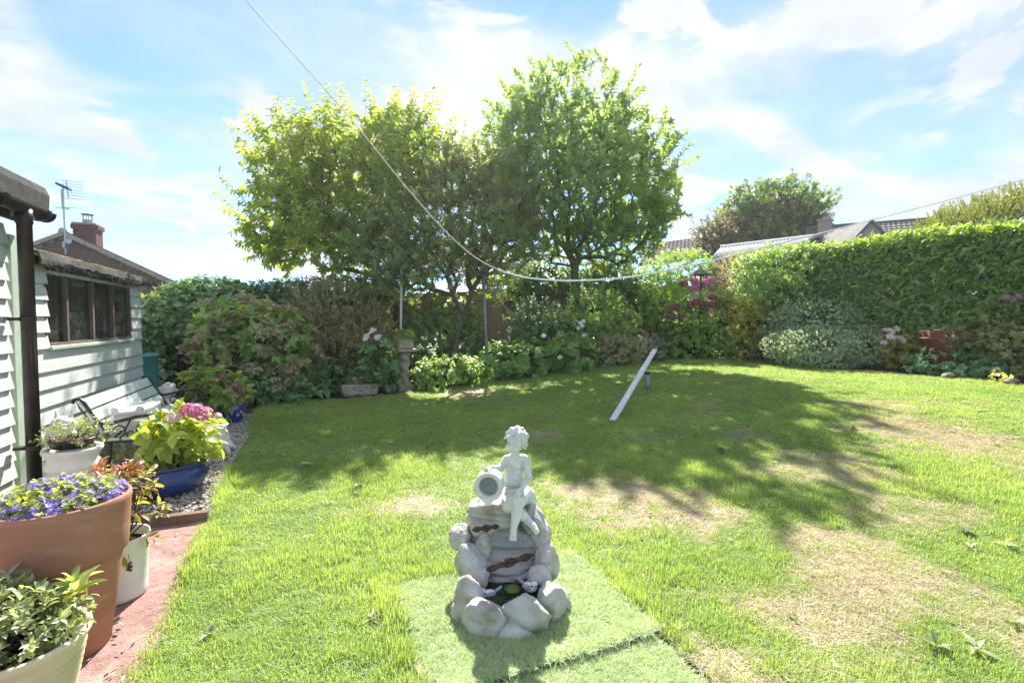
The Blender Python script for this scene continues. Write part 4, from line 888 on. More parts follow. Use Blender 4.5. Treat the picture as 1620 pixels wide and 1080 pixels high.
M['blue2'] = mat('bright_blue_glaze', (.012, .05, .32), (.01, .04, .25), .15, 5, spec=.6, coat=.6)
TP = gp(106, 1030); TP[2] = .012
pot = thing('terracotta_pot', 'tall terracotta pot full of purple bellflowers', 'plant pot', TP)
mb = MB(); mb.lathe(TP, [(r_, z_ * 1.08) for r_, z_ in [(.125, 0), (.132, .004), (.178, .318), (.1785, .326), (.1785, .3275), (.172, .330), (.172, .333), (.1945, .335), (.1955, .337), (.200, .40), (.208, .50), (.211, .515), (.210, .530), (.203, .535), (.195, .530), (.190, .50), (.188, .47)]], 64, caps=True); mb.build('pot_body', M['terracotta'], pot, smooth=True)
mb = MB(); mb.lathe(TP, [(.001, .513), (.189, .508)], 32, caps=False); mb.build('potting_soil', M['compost'], pot)
BK = gp(184, 945); BK[2] = .012
pot2 = thing('white_bucket_pot', 'white rusty-spotted enamel pot behind the terracotta pot', 'plant pot', BK)
mb = MB(); mb.lathe(BK, [(.108, 0), (.116, .004), (.120, .016), (.118, .03), (.126, .24), (.132, .262), (.134, .270), (.131, .276), (.125, .272), (.120, .22)], 48); mb.build('pot_body', M['white_pot'], pot2, smooth=True)
mb = MB(); mb.lathe(BK, [(.001, .235), (.122, .23)], 24, caps=False); mb.build('potting_soil', M['compost'], pot2)
mb = MB(); vdir = unit(np.array([-BK[0], -BK[1], 0])); q = BK + unit(vdir * .8 + RT * .6) * .127 + [0, 0, .17]
rust = mat('rust', (.12, .06, .02), (.06, .03, .015))
for i in range(9): mb.ell(q + rng.normal(size=3) * [.006, .006, .012], (.006, .006, .006), 8, 6)
mb.build('rust_mark', rust, pot2, kind='stuff')
CP = gp(28, 1150); CP[2] = .012
pot3 = thing('cream_ribbed_pot', 'cream glazed pot with ribbed sides in the bottom left corner', 'plant pot', CP)
prof = [(.12, 0), (.125, .004)]
for i in range(9): z = .02 + i * .022; r_ = .128 + .035 * (i / 8); prof += [(r_, z), (r_ + .006, z + .009), (r_ + .001, z + .019)]
prof += [(.168, .225), (.178, .24), (.184, .252), (.182, .265), (.172, .268), (.163, .26), (.155, .22)]
mb = MB(); mb.lathe(CP, prof, 64); mb.build('pot_body', M['cream'], pot3, smooth=True)
mb = MB(); mb.lathe(CP, [(.001, .235), (.158, .225)], 32, caps=False); mb.build('potting_soil', M['compost'], pot3)
BB = np.array([-1.02, 4.16, .012])
pot4 = thing('blue_bowl_pot', 'wide glossy cobalt blue bowl planted with a lime-leaved pink hydrangea', 'plant pot', BB)
mb = MB(); mb.lathe(BB, [(r_ * 1.08, z_) for r_, z_ in [(.16, 0), (.18, .005), (.235, .05), (.262, .10), (.266, .135), (.255, .175), (.238, .198), (.242, .205), (.262, .212), (.268, .222), (.262, .230), (.245, .228), (.228, .215), (.222, .19), (.225, .16)]], 64); mb.build('pot_body', M['blue'], pot4, smooth=True)
mb = MB(); mb.lathe(BB, [(.001, .19), (.235, .165)], 32, caps=False); mb.build('potting_soil', M['compost'], pot4)
mb = MB(); q = BB + unit(-FW * .8 + RT * .55) * .262 + [0, 0, .10]; mb.ell(q, (.008, .008, .008), 8, 6); mb.build('drain_hole', M['compost'], pot4)
PB = gp(384, 668); PB[0] -= .12; PB[2] = .012
pot5 = thing('small_blue_pot', 'bright blue glazed pot painted with pink lilies beside the gravel', 'plant pot', PB)
mb = MB(); mb.lathe(PB, [(.09, 0), (.10, .006), (.135, .06), (.155, .13), (.152, .20), (.132, .25), (.135, .262), (.145, .27), (.14, .276), (.125, .262), (.13, .2)], 48); mb.build('pot_body', M['blue2'], pot5, smooth=True)
mb = MB(); mb.lathe(PB, [(.001, .24), (.126, .235)], 24, caps=False); mb.build('potting_soil', M['compost'], pot5)
mb = MB(); cdir = unit(np.array([.75, -.66, 0])); tdir = np.cross(UP, cdir)
pm = mat('painted_lily', (.75, .45, .42), (.8, .6, .5), .3)
for (u, z) in [(.0, .14), (-.04, .11), (.035, .10)]:
    for k in range(5):
        a = k * 1.257 + u * 20; da = tdir * math.cos(a) + UP * math.sin(a); pa = tdir * -math.sin(a) + UP * math.cos(a); q = PB + cdir * (.158 - 2.2 * u * u) + tdir * u + UP * z
        mb.add([q, q + da * .014 + pa * .005, q + da * .026 - cdir * .001, q + da * .014 - pa * .005], [(0, 1, 2, 3)])
mb.build('painted_lily', pm, pot5)
CH = np.array([-1.40, 3.82, .012])
cp = thing('chimney_pot_stand', 'white painted chimney pot used as a plant stand beside the bench', 'chimney pot', CH)
mb = MB(); mb.lathe(CH, [(.135, 0), (.135, .03), (.118, .05), (.116, .28), (.120, .31), (.136, .325), (.140, .345), (.132, .36), (.122, .372), (.124, .395), (.146, .425), (.150, .44), (.146, .452), (.12, .45), (.11, .40), (.108, .1)], 48); mb.build('pot_body', M['white_pot'], cp, smooth=True)
BL = CH + [0, 0, .452]
bp = thing('black_bowl', 'shallow black plastic bowl of small leaves on top of the white chimney pot', 'plant pot', BL)
mb = MB(); mb.lathe(BL, [(.085, 0), (.10, .008), (.117, .048), (.122, .055), (.118, .06), (.110, .056), (.10, .03)], 40); mb.build('pot_body', mat('black_plastic', (.012, .012, .016), (.02, .02, .024), .3, 4), bp, smooth=True)
mb = MB(); mb.lathe(BL, [(.001, .052), (.112, .05)], 24, caps=False); mb.build('potting_soil', mat('red_compost', (.16, .07, .045), (.09, .05, .035), .95, 30), bp)

# ------------------------------------------------------------------ white ornaments
def figure(name, label, cat, mb, vox, it, m):
    root = thing(name, label, cat, mb.loc); remesh(mb, vox, it, 'body', m, root); return root
b = MB(); o = np.array([-1.62, 4.25, .0]); b.loc = o; b.lathe(o, [(.10, 0), (.10, .30), (.08, .32)], 20); b.ell(o + [0, 0, .44], (.085, .10, .12), 18, 12); b.ell(o + [.03, -.05, .54], (.065, .07, .065), 18, 12)
for s in (-1, 1): cap(b, o + [.03 + .035 * s, -.03, .585], o + [.03 + .045 * s, -.02, .635], .018, .006, 8)
for i in range(14): b.ell(o + np.array([rng.normal() * .04, -.07 + rng.normal() * .02, .45 + rng.normal() * .05]), (.02,) * 3, 8, 6)
figure('cat_ornament', 'white stone animal ornament sitting behind the chimney pot by the shed wall', 'ornament', b, .007, 2, M['white_stone'])
# trough on the bench
tr = np.array([-1.345, 4.86, .372]); b = MB(); b.loc = tr
b.box(tr + [0, 0, .085], (.17, .50, .15)); b.box(tr + [0, 0, .015], (.20, .54, .03)); b.box(tr + [0, 0, .165], (.20, .55, .028))
for sy in (-1, 1):
    for sx in (-1, 1): b.ell(tr + [.08 * sx, .255 * sy, .19], (.028, .028, .03), 10, 8); b.ell(tr + [.08 * sx, .24 * sy, .09], (.022, .022, .08), 10, 8)
for i in range(26): b.ell(tr + np.array([.088, rng.uniform(-.2, .2), .09 + rng.uniform(-.05, .05)]), (.012, .022, .018), 8, 6); b.ell(tr + np.array([rng.uniform(-.07, .07), -.252, .09 + rng.uniform(-.05, .05)]), (.02, .012, .018), 8, 6)
figure('stone_trough', 'white weathered ornamental trough lying on the slatted bench seat', 'planter', b, .007, 1, M['white_stone'])
# clawed pedestal with draped figure by the gravel edge
o = gp(357, 716); o[0] -= .06; o[2] = .01; b = MB(); b.loc = o
b.lathe(o, [(.11, .03), (.125, .06), (.105, .10), (.085, .16), (.065, .22), (.055, .27), (.05, .30), (.04, .33)], 20, lobes=6, lamp=.06); b.ell(o + [0, 0, .335], (.042, .05, .045), 12, 8); cap(b, o + [.0, -.02, .345], o + [.03, -.06, .35], .02, .008, 8)
for k in range(5): a = k * 1.257 + .5; cap(b, o + [.09 * math.cos(a), .09 * math.sin(a), .05], o + [.14 * math.cos(a), .14 * math.sin(a), .015], .03, .022, 8)
for i in range(40): a = rng.uniform(0, 6.28); z = rng.uniform(.05, .26); r_ = .118 - .23 * z; b.ell(o + [r_ * math.cos(a), r_ * math.sin(a), z], (.014, .014, .022), 8, 6)
figure('bird_ornament_on_pedestal', 'white stone pedestal ornament with clawed feet between the two blue pots', 'ornament', b, .0065, 1, M['white_stone'])
# curly head beyond the bench
o = D(266, 640, 5.55); o[2] = 0; top = D(266, 606, 5.55)[2]; b = MB(); b.loc = o; b.lathe(o, [(.12, 0), (.12, .06), (.07, .09), (.06, top - .26), (.09, top - .22), (.05, top - .19)], 18)
b.ell(o + [0, 0, top - .095], (.085, .09, .095), 18, 14); b.ell(o + [0, 0, top - .20], (.10, .08, .04), 14, 10)
for i in range(60):
    v = unit(rng.normal(size=3))
    if v[2] > -.2 and not (v[1] < -.5 and v[2] < .35): b.ell(o + [0, 0, top - .09] + v * .086, (.02,) * 3, 8, 6)
figure('stone_bust', 'white stone head with curly hair on a plinth beyond the far end of the bench', 'ornament', b, .007, 1, M['white_stone'])

# ------------------------------------------------------------------ bench
BY0, BY1 = 4.50, 6.10
bench = thing('garden_bench', 'slatted garden bench with black scrolled iron ends against the green shed', 'bench', (-1.38, (BY0 + BY1) / 2, .01))
M['slat'] = mat('bench_paint', (.56, .64, .56), (.50, .58, .51), .5, 4, bump=.001, stain=(.40, .46, .40), sscale=4, samt=.4, stretch=(5, 1, 5), orand=.04)
bk = [(-1.590, .625), (-1.540, .535), (-1.488, .447)]
for (x, z) in bk:
    mb = MB(); mb.box((x, (BY0 + BY1) / 2, z), (.020, BY1 - BY0 + .02, .088), M=Matrix.Rotation(R(-29), 3, 'Y')); mb.build('slat', M['slat'], bench, bevel=.003)
for x in (-1.405, -1.32, -1.235, -1.15):
    mb = MB(); mb.box((x, (BY0 + BY1) / 2, .358), (.074, BY1 - BY0 + .02, .022)); mb.build('slat', M['slat'], bench, bevel=.003)
def spiral(c, r0, r1, a0, turns, n=22): return [(c[0] + (r0 + (r1 - r0) * i / n) * math.cos(a0 + turns * 6.283 * i / n), c[1] + (r0 + (r1 - r0) * i / n) * math.sin(a0 + turns * 6.283 * i / n)) for i in range(n + 1)]
for y in (BY0 + .01, BY1 - .01):
    mb = MB(); P3 = lambda pts: [(x, y, z) for x, z in pts]
    mb.tube(P3([(-1.645, .645), (-1.635, .672), (-1.605, .675), (-1.575, .645), (-1.53, .55), (-1.48, .455), (-1.445, .385), (-1.42, .345), (-1.30, .338), (-1.12, .338), (-1.09, .35)]), .012, 8)
    mb.tube(P3([(-1.50, .49), (-1.46, .475), (-1.40, .485), (-1.25, .52), (-1.15, .525), (-1.105, .50), (-1.10, .46), (-1.125, .44), (-1.15, .455)]), .013, 8)
    mb.tube(P3([(-1.115, .345), (-1.12, .25), (-1.095, .12), (-1.10, .05), (-1.06, .0)]), .016, 8); mb.tube(P3([(-1.43, .35), (-1.44, .22), (-1.455, .12), (-1.50, .0)]), .016, 8)
    mb.tube(P3([(-1.45, .13), (-1.30, .145), (-1.10, .13)]), .010, 6); mb.tube(P3([(-1.62, .66), (-1.60, .60), (-1.56, .54)]), .008, 6)
    fr = mb.build('end_frame', M['metal_dark'], bench, smooth=True)
    mb = MB()
    for c, r0, r1, a0, t_ in [((-1.22, .43), .07, .018, 1.2, -1.4), ((-1.38, .42), .055, .015, 4.4, 1.3), ((-1.30, .38), .035, .012, 0, 1.2), ((-1.13, .40), .04, .012, 3, 1.1)]: mb.tube(P3(spiral(c, r0, r1, a0, t_)), .0062, 6)
    for z0, z1 in (((-1.43, .35), (-1.30, .50)), ((-1.30, .35), (-1.18, .52)), ((-1.20, .35), (-1.11, .46))): mb.tube(P3([z0, ((z0[0] + z1[0]) / 2 + .03, (z0[1] + z1[1]) / 2), z1]), .0065, 6)
    mb.build('scroll', M['metal_dark'], fr, smooth=True)

# ------------------------------------------------------------------ water butt, bird bath, edging, posts, plank
wb_ = np.array([-2.2, 8.0, 0]); wbt = thing('water_butt', 'turquoise plastic water barrel at the far corner of the shed', 'barrel', wb_)
mb = MB(); mb.lathe(wb_, [(.19, 0), (.21, .3), (.215, .76), (.235, .765), (.24, .79), (.232, .80), (.20, .798), (.198, .70)], 32, lobes=16, lamp=.012); mb.build('barrel_body', mat('turquoise_plastic', (.09, .40, .36), (.07, .34, .31), .4, 4), wbt, smooth=True)
mb = MB(); mb.lathe(wb_, [(.001, .72), (.2, .72)], 24, caps=False); mb.build('water', M['compost'], wbt)
bb = D(347, 590, 6.3); bb[2] = 0; ztop = D(347, 585, 6.3)[2]
bba = thing('bird_bath', 'dark scalloped bird bath among the faded hydrangea', 'bird bath', bb)
mb = MB(); mb.lathe(bb, [(.14, 0), (.13, .03), (.05, .06), (.035, .2), (.05, ztop - .12), (.03, ztop - .06), (.06, ztop - .04)], 20); mb.build('pedestal', M['metal_dark'], bba, smooth=True)
mb = MB(); n = 64; V = []
for r_, z in [(.05, -.035), (.16, -.03), (.25, .0), (.31, .03), (.30, .034), (.24, .008), (.15, -.018), (.01, -.025)]:
    for j in range(n): a = 6.2832 * j / n; V.append(bb + [r_ * math.cos(a), r_ * math.sin(a), ztop + z + (.035 * math.sin(5 * a) * (r_ / .31) ** 2)])
mb.add(V, [(i * n + j, i * n + (j + 1) % n, (i + 1) * n + (j + 1) % n, (i + 1) * n + j) for i in range(7) for j in range(n)]); mb.build('dish', M['metal_dark'], bba, smooth=True)
M['edging'] = mat('old_edging', (.20, .13, .085), (.11, .08, .055), .9, 8, bump=.006, bscale=40)
mb = MB(); V = np.linspace(-1.9, -.62, 9)
for a, c in zip(V[:-1], V[1:]): mb.box(((a + c) / 2, 3.48 + random.uniform(-.008, .008), .03), (c - a - .004, .05, .075), random.uniform(-.03, .03))
eo = mb.build('path_edging', M['edging']); eo['kind'] = 'structure'; settle(eo)
# socket post and propped plank
q = gp(1025, 617); top = D(1024, 588, dist(q)); pt = thing('socket_post', 'short grey metal post standing in the lawn', 'post', q)
ax = top - q; mb = MB(); mb.tube([q + ax * -.1, q + ax * .3, q + ax * .9], [.042, .042, .040], 16); mb.build('tube', M['galv'], pt, smooth=True)
mb = MB(); mb.tube([q + ax * .88, q + ax * 1.0], [.045, .045], 16); mb.build('cap', M['brown_plastic'], pt)
mb = MB(); mb.lathe(q, [(.07, -.02), (.065, .012), (.04, .016)], 14); mb.build('base_collar', M['galv'], pt)
lo_, hi_ = gp(969, 669), D(1036, 553, dist(q) + .25); lo_ = lo_ + [0, 0, .03]
pk = thing('white_plank', 'long white board leaning on the short metal post', 'plank', lo_)
ax = hi_ - lo_; L_ = np.linalg.norm(ax); mb = MB(); Mx = Vector(ax / L_).to_track_quat('X', 'Z').to_matrix(); mb.box((lo_ + hi_) / 2, (L_, .072, .03), M=Mx); mb.build('board', mat('white_board', (.70, .71, .73), (.62, .63, .65), .6, 6, bump=.001, stain=(.5, .5, .48), sscale=4, stretch=(1, 4, 4)), pk, bevel=.006)
mb = MB()
for t_ in (.12, .5, .88):
    c = lo_ + ax * t_ + np.array(Mx @ Vector((0, 0, .018))); mb.lathe(c, [(.008, 0), (.006, .003)], 8)
mb.build('bolt', M['galv'], pk)
# poles and line
def pole(name, label, pa, pb, d, r_, m, caplabel=True):
    b_ = D(*pb, d); b_[2] = gz(b_[0], b_[1]); t_ = D(*pa, d); o = thing(name, label, 'pole', b_); mb = MB(); mb.tube([b_ - [0, 0, .05], (b_ + t_) / 2, t_], r_, 10); mb.build('pole_tube', m, o, smooth=True)
    mb = MB(); mb.tube([t_, t_ + [0, 0, .03]], [r_ * 1.25, r_ * 1.1], 10); mb.build('pole_cap', m, o); return o
pole('line_post', 'grey galvanised washing line post in front of the fence', (764, 425), (772, 588), 9.6, .035, M['galv'])
pole('thin_white_pole', 'thin white pole rising behind the planter on the pedestal', (636, 410), (632, 600), 8.95, .022, mat('pale_pole', (.55, .55, .52), (.46, .46, .44), .5, 5))
LP = [((386, -2), 2.1), ((470, 92), 2.25), ((560, 194), 2.45), ((650, 305), 2.7), ((710, 371), 2.85), ((752, 407), 2.95), ((790, 427), 3.0), ((830, 438), 3.02), ((880, 443), 3.05), ((925, 443), 3.05), ((985, 439), 3.05), ((1050, 428), 3.05), ((1130, 411), 3.05), ((1220, 388), 3.05), ((1340, 358), 3.05), ((1480, 322), 3.05), ((1660, 273), 3.05)]
pts = [D(*p, d) for p, d in LP]
ln_ = thing('washing_line', 'white washing line sagging across the garden in front of the trees', 'washing line', pts[8])
def catmull(P, k=5):
    P = [np.array(p) for p in P]; o = []
    for i in range(len(P) - 1):
        a, b_, c, d = P[max(i - 1, 0)], P[i], P[i + 1], P[min(i + 2, len(P) - 1)]
        for t_ in np.arange(k) / k: o.append(.5 * ((2 * b_) + (c - a) * t_ + (2 * a - 5 * b_ + 4 * c - d) * t_ ** 2 + (3 * b_ - a - 3 * c + d) * t_ ** 3))
    return o + [P[-1]]
M['cord'] = mat('white_cord', (.74, .73, .69), (.6, .6, .57), .7, 30)
ext0, ext1 = pts[0] + (pts[0] - pts[1]) * 2.5, pts[-1] + (pts[-1] - pts[-2]) * 2
mb = MB(); mb.tube(catmull([ext0] + pts + [ext1]), .0028, 6); mb.build('cord', M['cord'], ln_, smooth=True)
mb = MB(); mb.tube(catmull([p + [0, -.004, -.004] for p in pts[6:15]]), .0034, 6); mb.build('doubled_cord', M['cord'], ln_, smooth=True)
mb = MB(); mb.tube([pts[6] + [-.01, 0, .004], pts[6] + [.012, 0, -.003]], .008, 8); mb.build('knot', M['cord'], ln_)
mb = MB(); mb.tube(catmull([D(782, 425, 9.55), D(785, 450, 9.5), D(795, 480, 9.5), D(812, 495, 9.5), D(822, 493, 9.6)]), .004, 6); o = mb.build('loose_cord', M['cord']); tag(o, 'loose end of pale cord hanging beside the galvanised line post', 'cord'); settle(o)
# plinth with planted bowl
def rough_box(mb, c, size, seed, rz=0, rough=.02):
    b = bmesh.new(); bmesh.ops.create_cube(b, size=1); bmesh.ops.subdivide_edges(b, edges=b.edges[:], cuts=9, use_grid_fill=True); o = Vector((seed * 3.1, 1.7, .3))
    V = []; c_, s_ = math.cos(rz), math.sin(rz)
    for v in b.verts:
        q = Vector(v.co); n4 = (abs(q.x * 2) ** 6 + abs(q.y * 2) ** 6 + abs(q.z * 2) ** 6) ** (1 / 6); q = q / max(n4, .6) * (1 if n4 > .6 else 1); p = Vector((q.x * size[0], q.y * size[1], q.z * size[2])); n = p.normalized()
        p += n * (mnoise.fractal(p * 9 + o, .8, 2.1, 5) * rough); V.append((c[0] + p.x * c_ - p.y * s_, c[1] + p.x * s_ + p.y * c_, c[2] + p.z))
    mb.add(V, [tuple(v.index for v in f.verts) for f in b.faces]); b.free()
q = gp(640, 616); zt = D(640, 552, dist(q))[2]; M['old_stone'] = mat('lichened_stone', (.42, .36, .28), (.30, .26, .20), .95, 14, bump=.012, bscale=50, stain=(.45, .44, .38), sscale=6, samt=.6)
pl = thing('stone_pedestal', 'twisted lichened stone pedestal at the back edge of the lawn', 'pedestal', q)
mb = MB(); mb.box(q + [0, 0, .04], (.32, .32, .10), .2); mb.build('base', M['old_stone'], pl, bevel=.015)
mb = MB(); n = 24; V = []; zs = np.linspace(.08, zt - .10, 40)
for i, z in enumerate(zs):
    f = (z - .08) / (zt - .18); rr = .085 + .05 * max(0, 1 - f * 6) + .02 * math.exp(-((f - .88) / .04) ** 2)
    for j in range(n): a = 6.2832 * j / n; s_ = 1 + .16 * math.cos(2 * (a + f * 9)) + .05 * math.cos(5 * a - f * 20); V.append(q + [rr * s_ * math.cos(a), rr * s_ * math.sin(a), z])
mb.add(V, [(i * n + j, i * n + (j + 1) % n, (i + 1) * n + (j + 1) % n, (i + 1) * n + j) for i in range(39) for j in range(n)]); mb.build('column', M['old_stone'], pl, smooth=True)
mb = MB(); mb.lathe(q, [(.08, zt - .10), (.13, zt - .075), (.09, zt - .06), (.10, zt - .04)], 20); mb.build('neck', M['old_stone'], pl, smooth=True)
mb = MB(); mb.box(q + [0, 0, zt - .02], (.34, .34, .045), .2); mb.build('cap_stone', M['old_stone'], pl, bevel=.012)
tb = q + [0, 0, zt + .003]; bw = thing('stone_planter', 'rough stone planter with grassy tufts on the twisted pedestal', 'planter', tb)
mb = MB(); rough_box(mb, tb + [0, 0, .095], (.30, .28, .19), 31, .2); mb.build('planter_body', M['old_stone'], bw); PLT = tb + [0, 0, .19]
q = gp(570, 626) + [0, .16, .0]; st = thing('stone_sink', 'low grey stone trough at the lawn edge left of the pedestal', 'trough', q); mb = MB(); rough_box(mb, q + [0, 0, .09], (.60, .30, .20), 33, .05, .03); mb.build('trough_body', M['old_stone'], st); STP = q + [0, 0, .19]
for px, py, r_, lab, sd_ in [(1046, 566, (.17, .15, .15), 'pale rounded boulder at the lawn edge under the faded sedum heads', 41), (789, 591, (.13, .12, .13), 'small pale boulder at the lawn edge near the line post', 42), (1508, 594, (.16, .06, .04), 'flat grey edging stone below the geranium cover on the right', 43), (1606, 605, (.13, .07, .05), 'grey edging stone at the right end of the lawn', 44)]:
    q = gp(px, py + 6) + [0, .06, .04]; mb = MB(); rock_mb(mb, q + [0, 0, r_[2] * .5], r_, sd_, planes=9, amp=.04, sub=3); o = mb.build('boulder', mat('boulder_%d' % sd_, (.27, .235, .185), (.18, .16, .13), .95, 8, bump=.01, bscale=40), smooth=True); tag(o, lab, 'boulder'); settle(o)
# lantern shaped bird feeder
q = D(1108, 470, 11.6); q[2] = gz(q[0], q[1]); z1 = D(1108, 447, 11.6)[2]; bf = thing('bird_feeder', 'dark lantern-shaped bird feeder with a grey hipped roof above the pink hydrangea', 'bird feeder', q)
mb = MB(); mb.tube([q, (q + [0, 0, z1]) / 1 * [1, 1, .5], [q[0], q[1], z1]], .03, 8); mb.build('post', M['metal_dark'], bf)
mb = MB(); zb = z1; zr = D(1108, 434, 11.6)[2]; zt_ = D(1108, 424, 11.6)[2]
for a in range(4): mb.box((q[0] + .12 * math.cos(a * 1.57 + .78), q[1] + .12 * math.sin(a * 1.57 + .78), (zb + zr) / 2), (.025, .025, zr - zb))
mb.box((q[0], q[1], zb), (.26, .26, .03)); mb.build('feeder_frame', M['metal_dark'], bf)
mb = MB(); mb.lathe((q[0], q[1], zr), [(.25, -.02), (.24, .0), (.14, (zt_ - zr) * .55), (.03, zt_ - zr), (.02, zt_ - zr + .03)], 8); mb.build('roof', M['tile'], bf)
# red crown-topped chimney pot
q = gp(1486, 598); q = D(1486, 560, dist(q) + .45); q[2] = gz(q[0], q[1]); zt = D(1486, 522, dist(q))[2] - q[2]; zc = D(1486, 534, dist(q))[2] - q[2]; RR = 27 * dist(q) / FL * .95
cr = thing('red_crown_pot', 'dark red crown-topped chimney pot in front of the laurel hedge', 'chimney pot', q); M['red_clay'] = mat('red_clay', (.20, .045, .04), (.15, .035, .032), .6, 8, bump=.002)
mb = MB(); mb.lathe(q, [(RR * .8, 0), (RR * .85, zc - .05), (RR * 1.02, zc - .02), (RR * 1.02, zc), (RR * .9, zc + .01), (RR * .8, zc), (RR * .75, .1)], 32); mb.build('pot_body', M['red_clay'], cr, smooth=True)
for k in range(6):
    a = k * 1.047 + .35; mb = MB(); n = 8
    for i in range(n):
        t0_, t1_ = a - .36 + .72 * i / n, a - .36 + .72 * (i + 1) / n; hh = lambda t_: zc + (zt - zc) * (.55 + .45 * math.sqrt(max(0, 1 - ((t_ - a) / .38) ** 2)))
        c = lambda t_, r_, z: q + [r_ * math.cos(t_), r_ * math.sin(t_), z]
        mb.hexa([c(t0_, RR * .86, zc - .02), c(t1_, RR * .86, zc - .02), c(t1_, RR * .97, zc - .02), c(t0_, RR * .97, zc - .02), c(t0_, RR * .86, hh(t0_)), c(t1_, RR * .86, hh(t1_)), c(t1_, RR * .97, hh(t1_)), c(t0_, RR * .97, hh(t0_))])
    mb.build('crown_lobe', M['red_clay'], cr)
# ------------------------------------------------------------------ plant materials
L = {}
LEAFGAIN = 3.2
def lm(k, d, m_, l, **kw): L[k] = leafmat('leaf_' + k, d, m_, l, **kw); L[k + '1'] = leafmat('leaf_' + k + '_single', d, m_, l, orand=True, **kw)
lm('cherry', (0.069, 0.109, 0.029), (0.109, 0.161, 0.039), (0.184, 0.218, 0.048), trans=.52, rough=.5)
lm('bay', (.058, .105, .044), (.085, .145, .056), (.14, .21, .07), trans=.48)
lm('scrub', (0.061, 0.092, 0.041), (0.097, 0.135, 0.057), (0.149, 0.189, 0.074), trans=.46)
lm('laurel', (0.052, 0.103, 0.025), (0.086, 0.155, 0.034), (0.149, 0.230, 0.052), trans=.38, rough=.30, spec=.6)
lm('ivy', (0.048, 0.112, 0.035), (0.096, 0.184, 0.064), (0.256, 0.352, 0.176), trans=.3)
lm('darkivy', (0.025, 0.060, 0.024), (0.043, 0.093, 0.037), (0.085, 0.153, 0.060), trans=.25)
lm('hydr', (0.049, 0.105, 0.028), (0.091, 0.168, 0.042), (0.182, 0.280, 0.063), trans=.42)
lm('lime', (.08, .13, .022), (.14, .19, .03), (.22, .26, .045), trans=.42, rough=.4)
lm('limeb', (.06, .105, .02), (.10, .155, .03), (.17, .21, .04), trans=.42, rough=.4)
lm('olive', (0.083, 0.090, 0.042), (0.128, 0.128, 0.060), (0.195, 0.173, 0.083), trans=.35)
lm('deep', (0.033, 0.083, 0.033), (0.060, 0.128, 0.050), (0.112, 0.195, 0.075), trans=.35)
lm('fresh', (0.056, 0.119, 0.035), (0.100, 0.181, 0.053), (0.163, 0.250, 0.075), trans=.42)
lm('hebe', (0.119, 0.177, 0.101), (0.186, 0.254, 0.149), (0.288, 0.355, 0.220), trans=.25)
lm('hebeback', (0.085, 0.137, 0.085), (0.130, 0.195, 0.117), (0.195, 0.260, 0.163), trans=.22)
lm('gold', (0.140, 0.133, 0.031), (0.234, 0.218, 0.047), (0.359, 0.312, 0.078), trans=.42)
lm('greypink', (0.120, 0.105, 0.075), (0.195, 0.165, 0.128), (0.270, 0.232, 0.180), trans=.3)
lm('varieg', (0.104, 0.117, 0.052), (0.182, 0.182, 0.104), (0.286, 0.273, 0.182), trans=.35)
lm('nandina', (.06, .042, .014), (.095, .085, .02), (.14, .12, .028), trans=.45)
lm('redtip', (.08, .02, .02), (.12, .04, .035), (.17, .07, .06), trans=.4)
lm('pieris', (.09, .14, .035), (.15, .20, .06), (.25, .28, .12), trans=.38)
lm('smallpale', (.06, .085, .036), (.10, .13, .06), (.20, .23, .13), trans=.35)
lm('conifer', (.045, .060, .018), (.070, .085, .026), (.105, .115, .036), trans=.35)
lm('geran', (0.058, 0.130, 0.058), (0.091, 0.182, 0.085), (0.143, 0.247, 0.117), trans=.35)
lm('brownhyd', (0.084, 0.119, 0.042), (0.140, 0.154, 0.056), (0.238, 0.210, 0.084), trans=.4)
lm('purple', (.045, .036, .030), (.070, .062, .045), (.11, .10, .07), trans=.35)
lm('distant', (.040, .075, .022), (.068, .110, .030), (.105, .150, .040), trans=.4)
lm('campleaf', (.07, .10, .022), (.11, .15, .034), (.17, .21, .05), trans=.4)
lm('sedumgrey', (.07, .10, .07), (.11, .145, .105), (.16, .19, .15), trans=.2)
M['bark'] = mat('bark', (.10, .078, .06), (.06, .047, .037), .9, 14, bump=.008, bscale=40, stain=(.13, .14, .08), sscale=4)
M['bark_light'] = mat('bark_light', (.13, .108, .082), (.08, .066, .05), .9, 12, bump=.006, bscale=40, stain=(.16, .18, .10), sscale=3)
M['stemg'] = mat('green_stem', (.09, .11, .04), (.06, .075, .03), .8, 10)
M['stemb'] = mat('brown_stem', (.085, .06, .045), (.055, .04, .03), .9, 10)
LEAFGAIN = 1.0
def petal_mat(n, a, b): return leafmat(n, a, tuple((x + y) / 2 for x, y in zip(a, b)), b, trans=.35, tcol=(1.1, 1.0, 1.05), rough=.6)
PT = {'pink': petal_mat('petal_pink', (.55, .10, .30), (.75, .34, .52)), 'mauve': petal_mat('petal_mauve', (.38, .09, .20), (.55, .22, .34)), 'rust': petal_mat('petal_faded', (.46, .28, .23), (.70, .52, .45)),
      'white': petal_mat('petal_white', (.78, .76, .74), (.85, .84, .83)), 'violet': petal_mat('petal_violet', (.26, .20, .58), (.48, .41, .80)), 'sedum': petal_mat('petal_sedum', (.28, .17, .20), (.48, .32, .36)), 'palepink': petal_mat('petal_palepink', (.70, .50, .52), (.82, .68, .68)), 'deepred': petal_mat('petal_wine', (.26, .05, .10), (.42, .13, .20)), 'cream': petal_mat('petal_cream', (.60, .55, .42), (.75, .70, .58))}
FM = {}
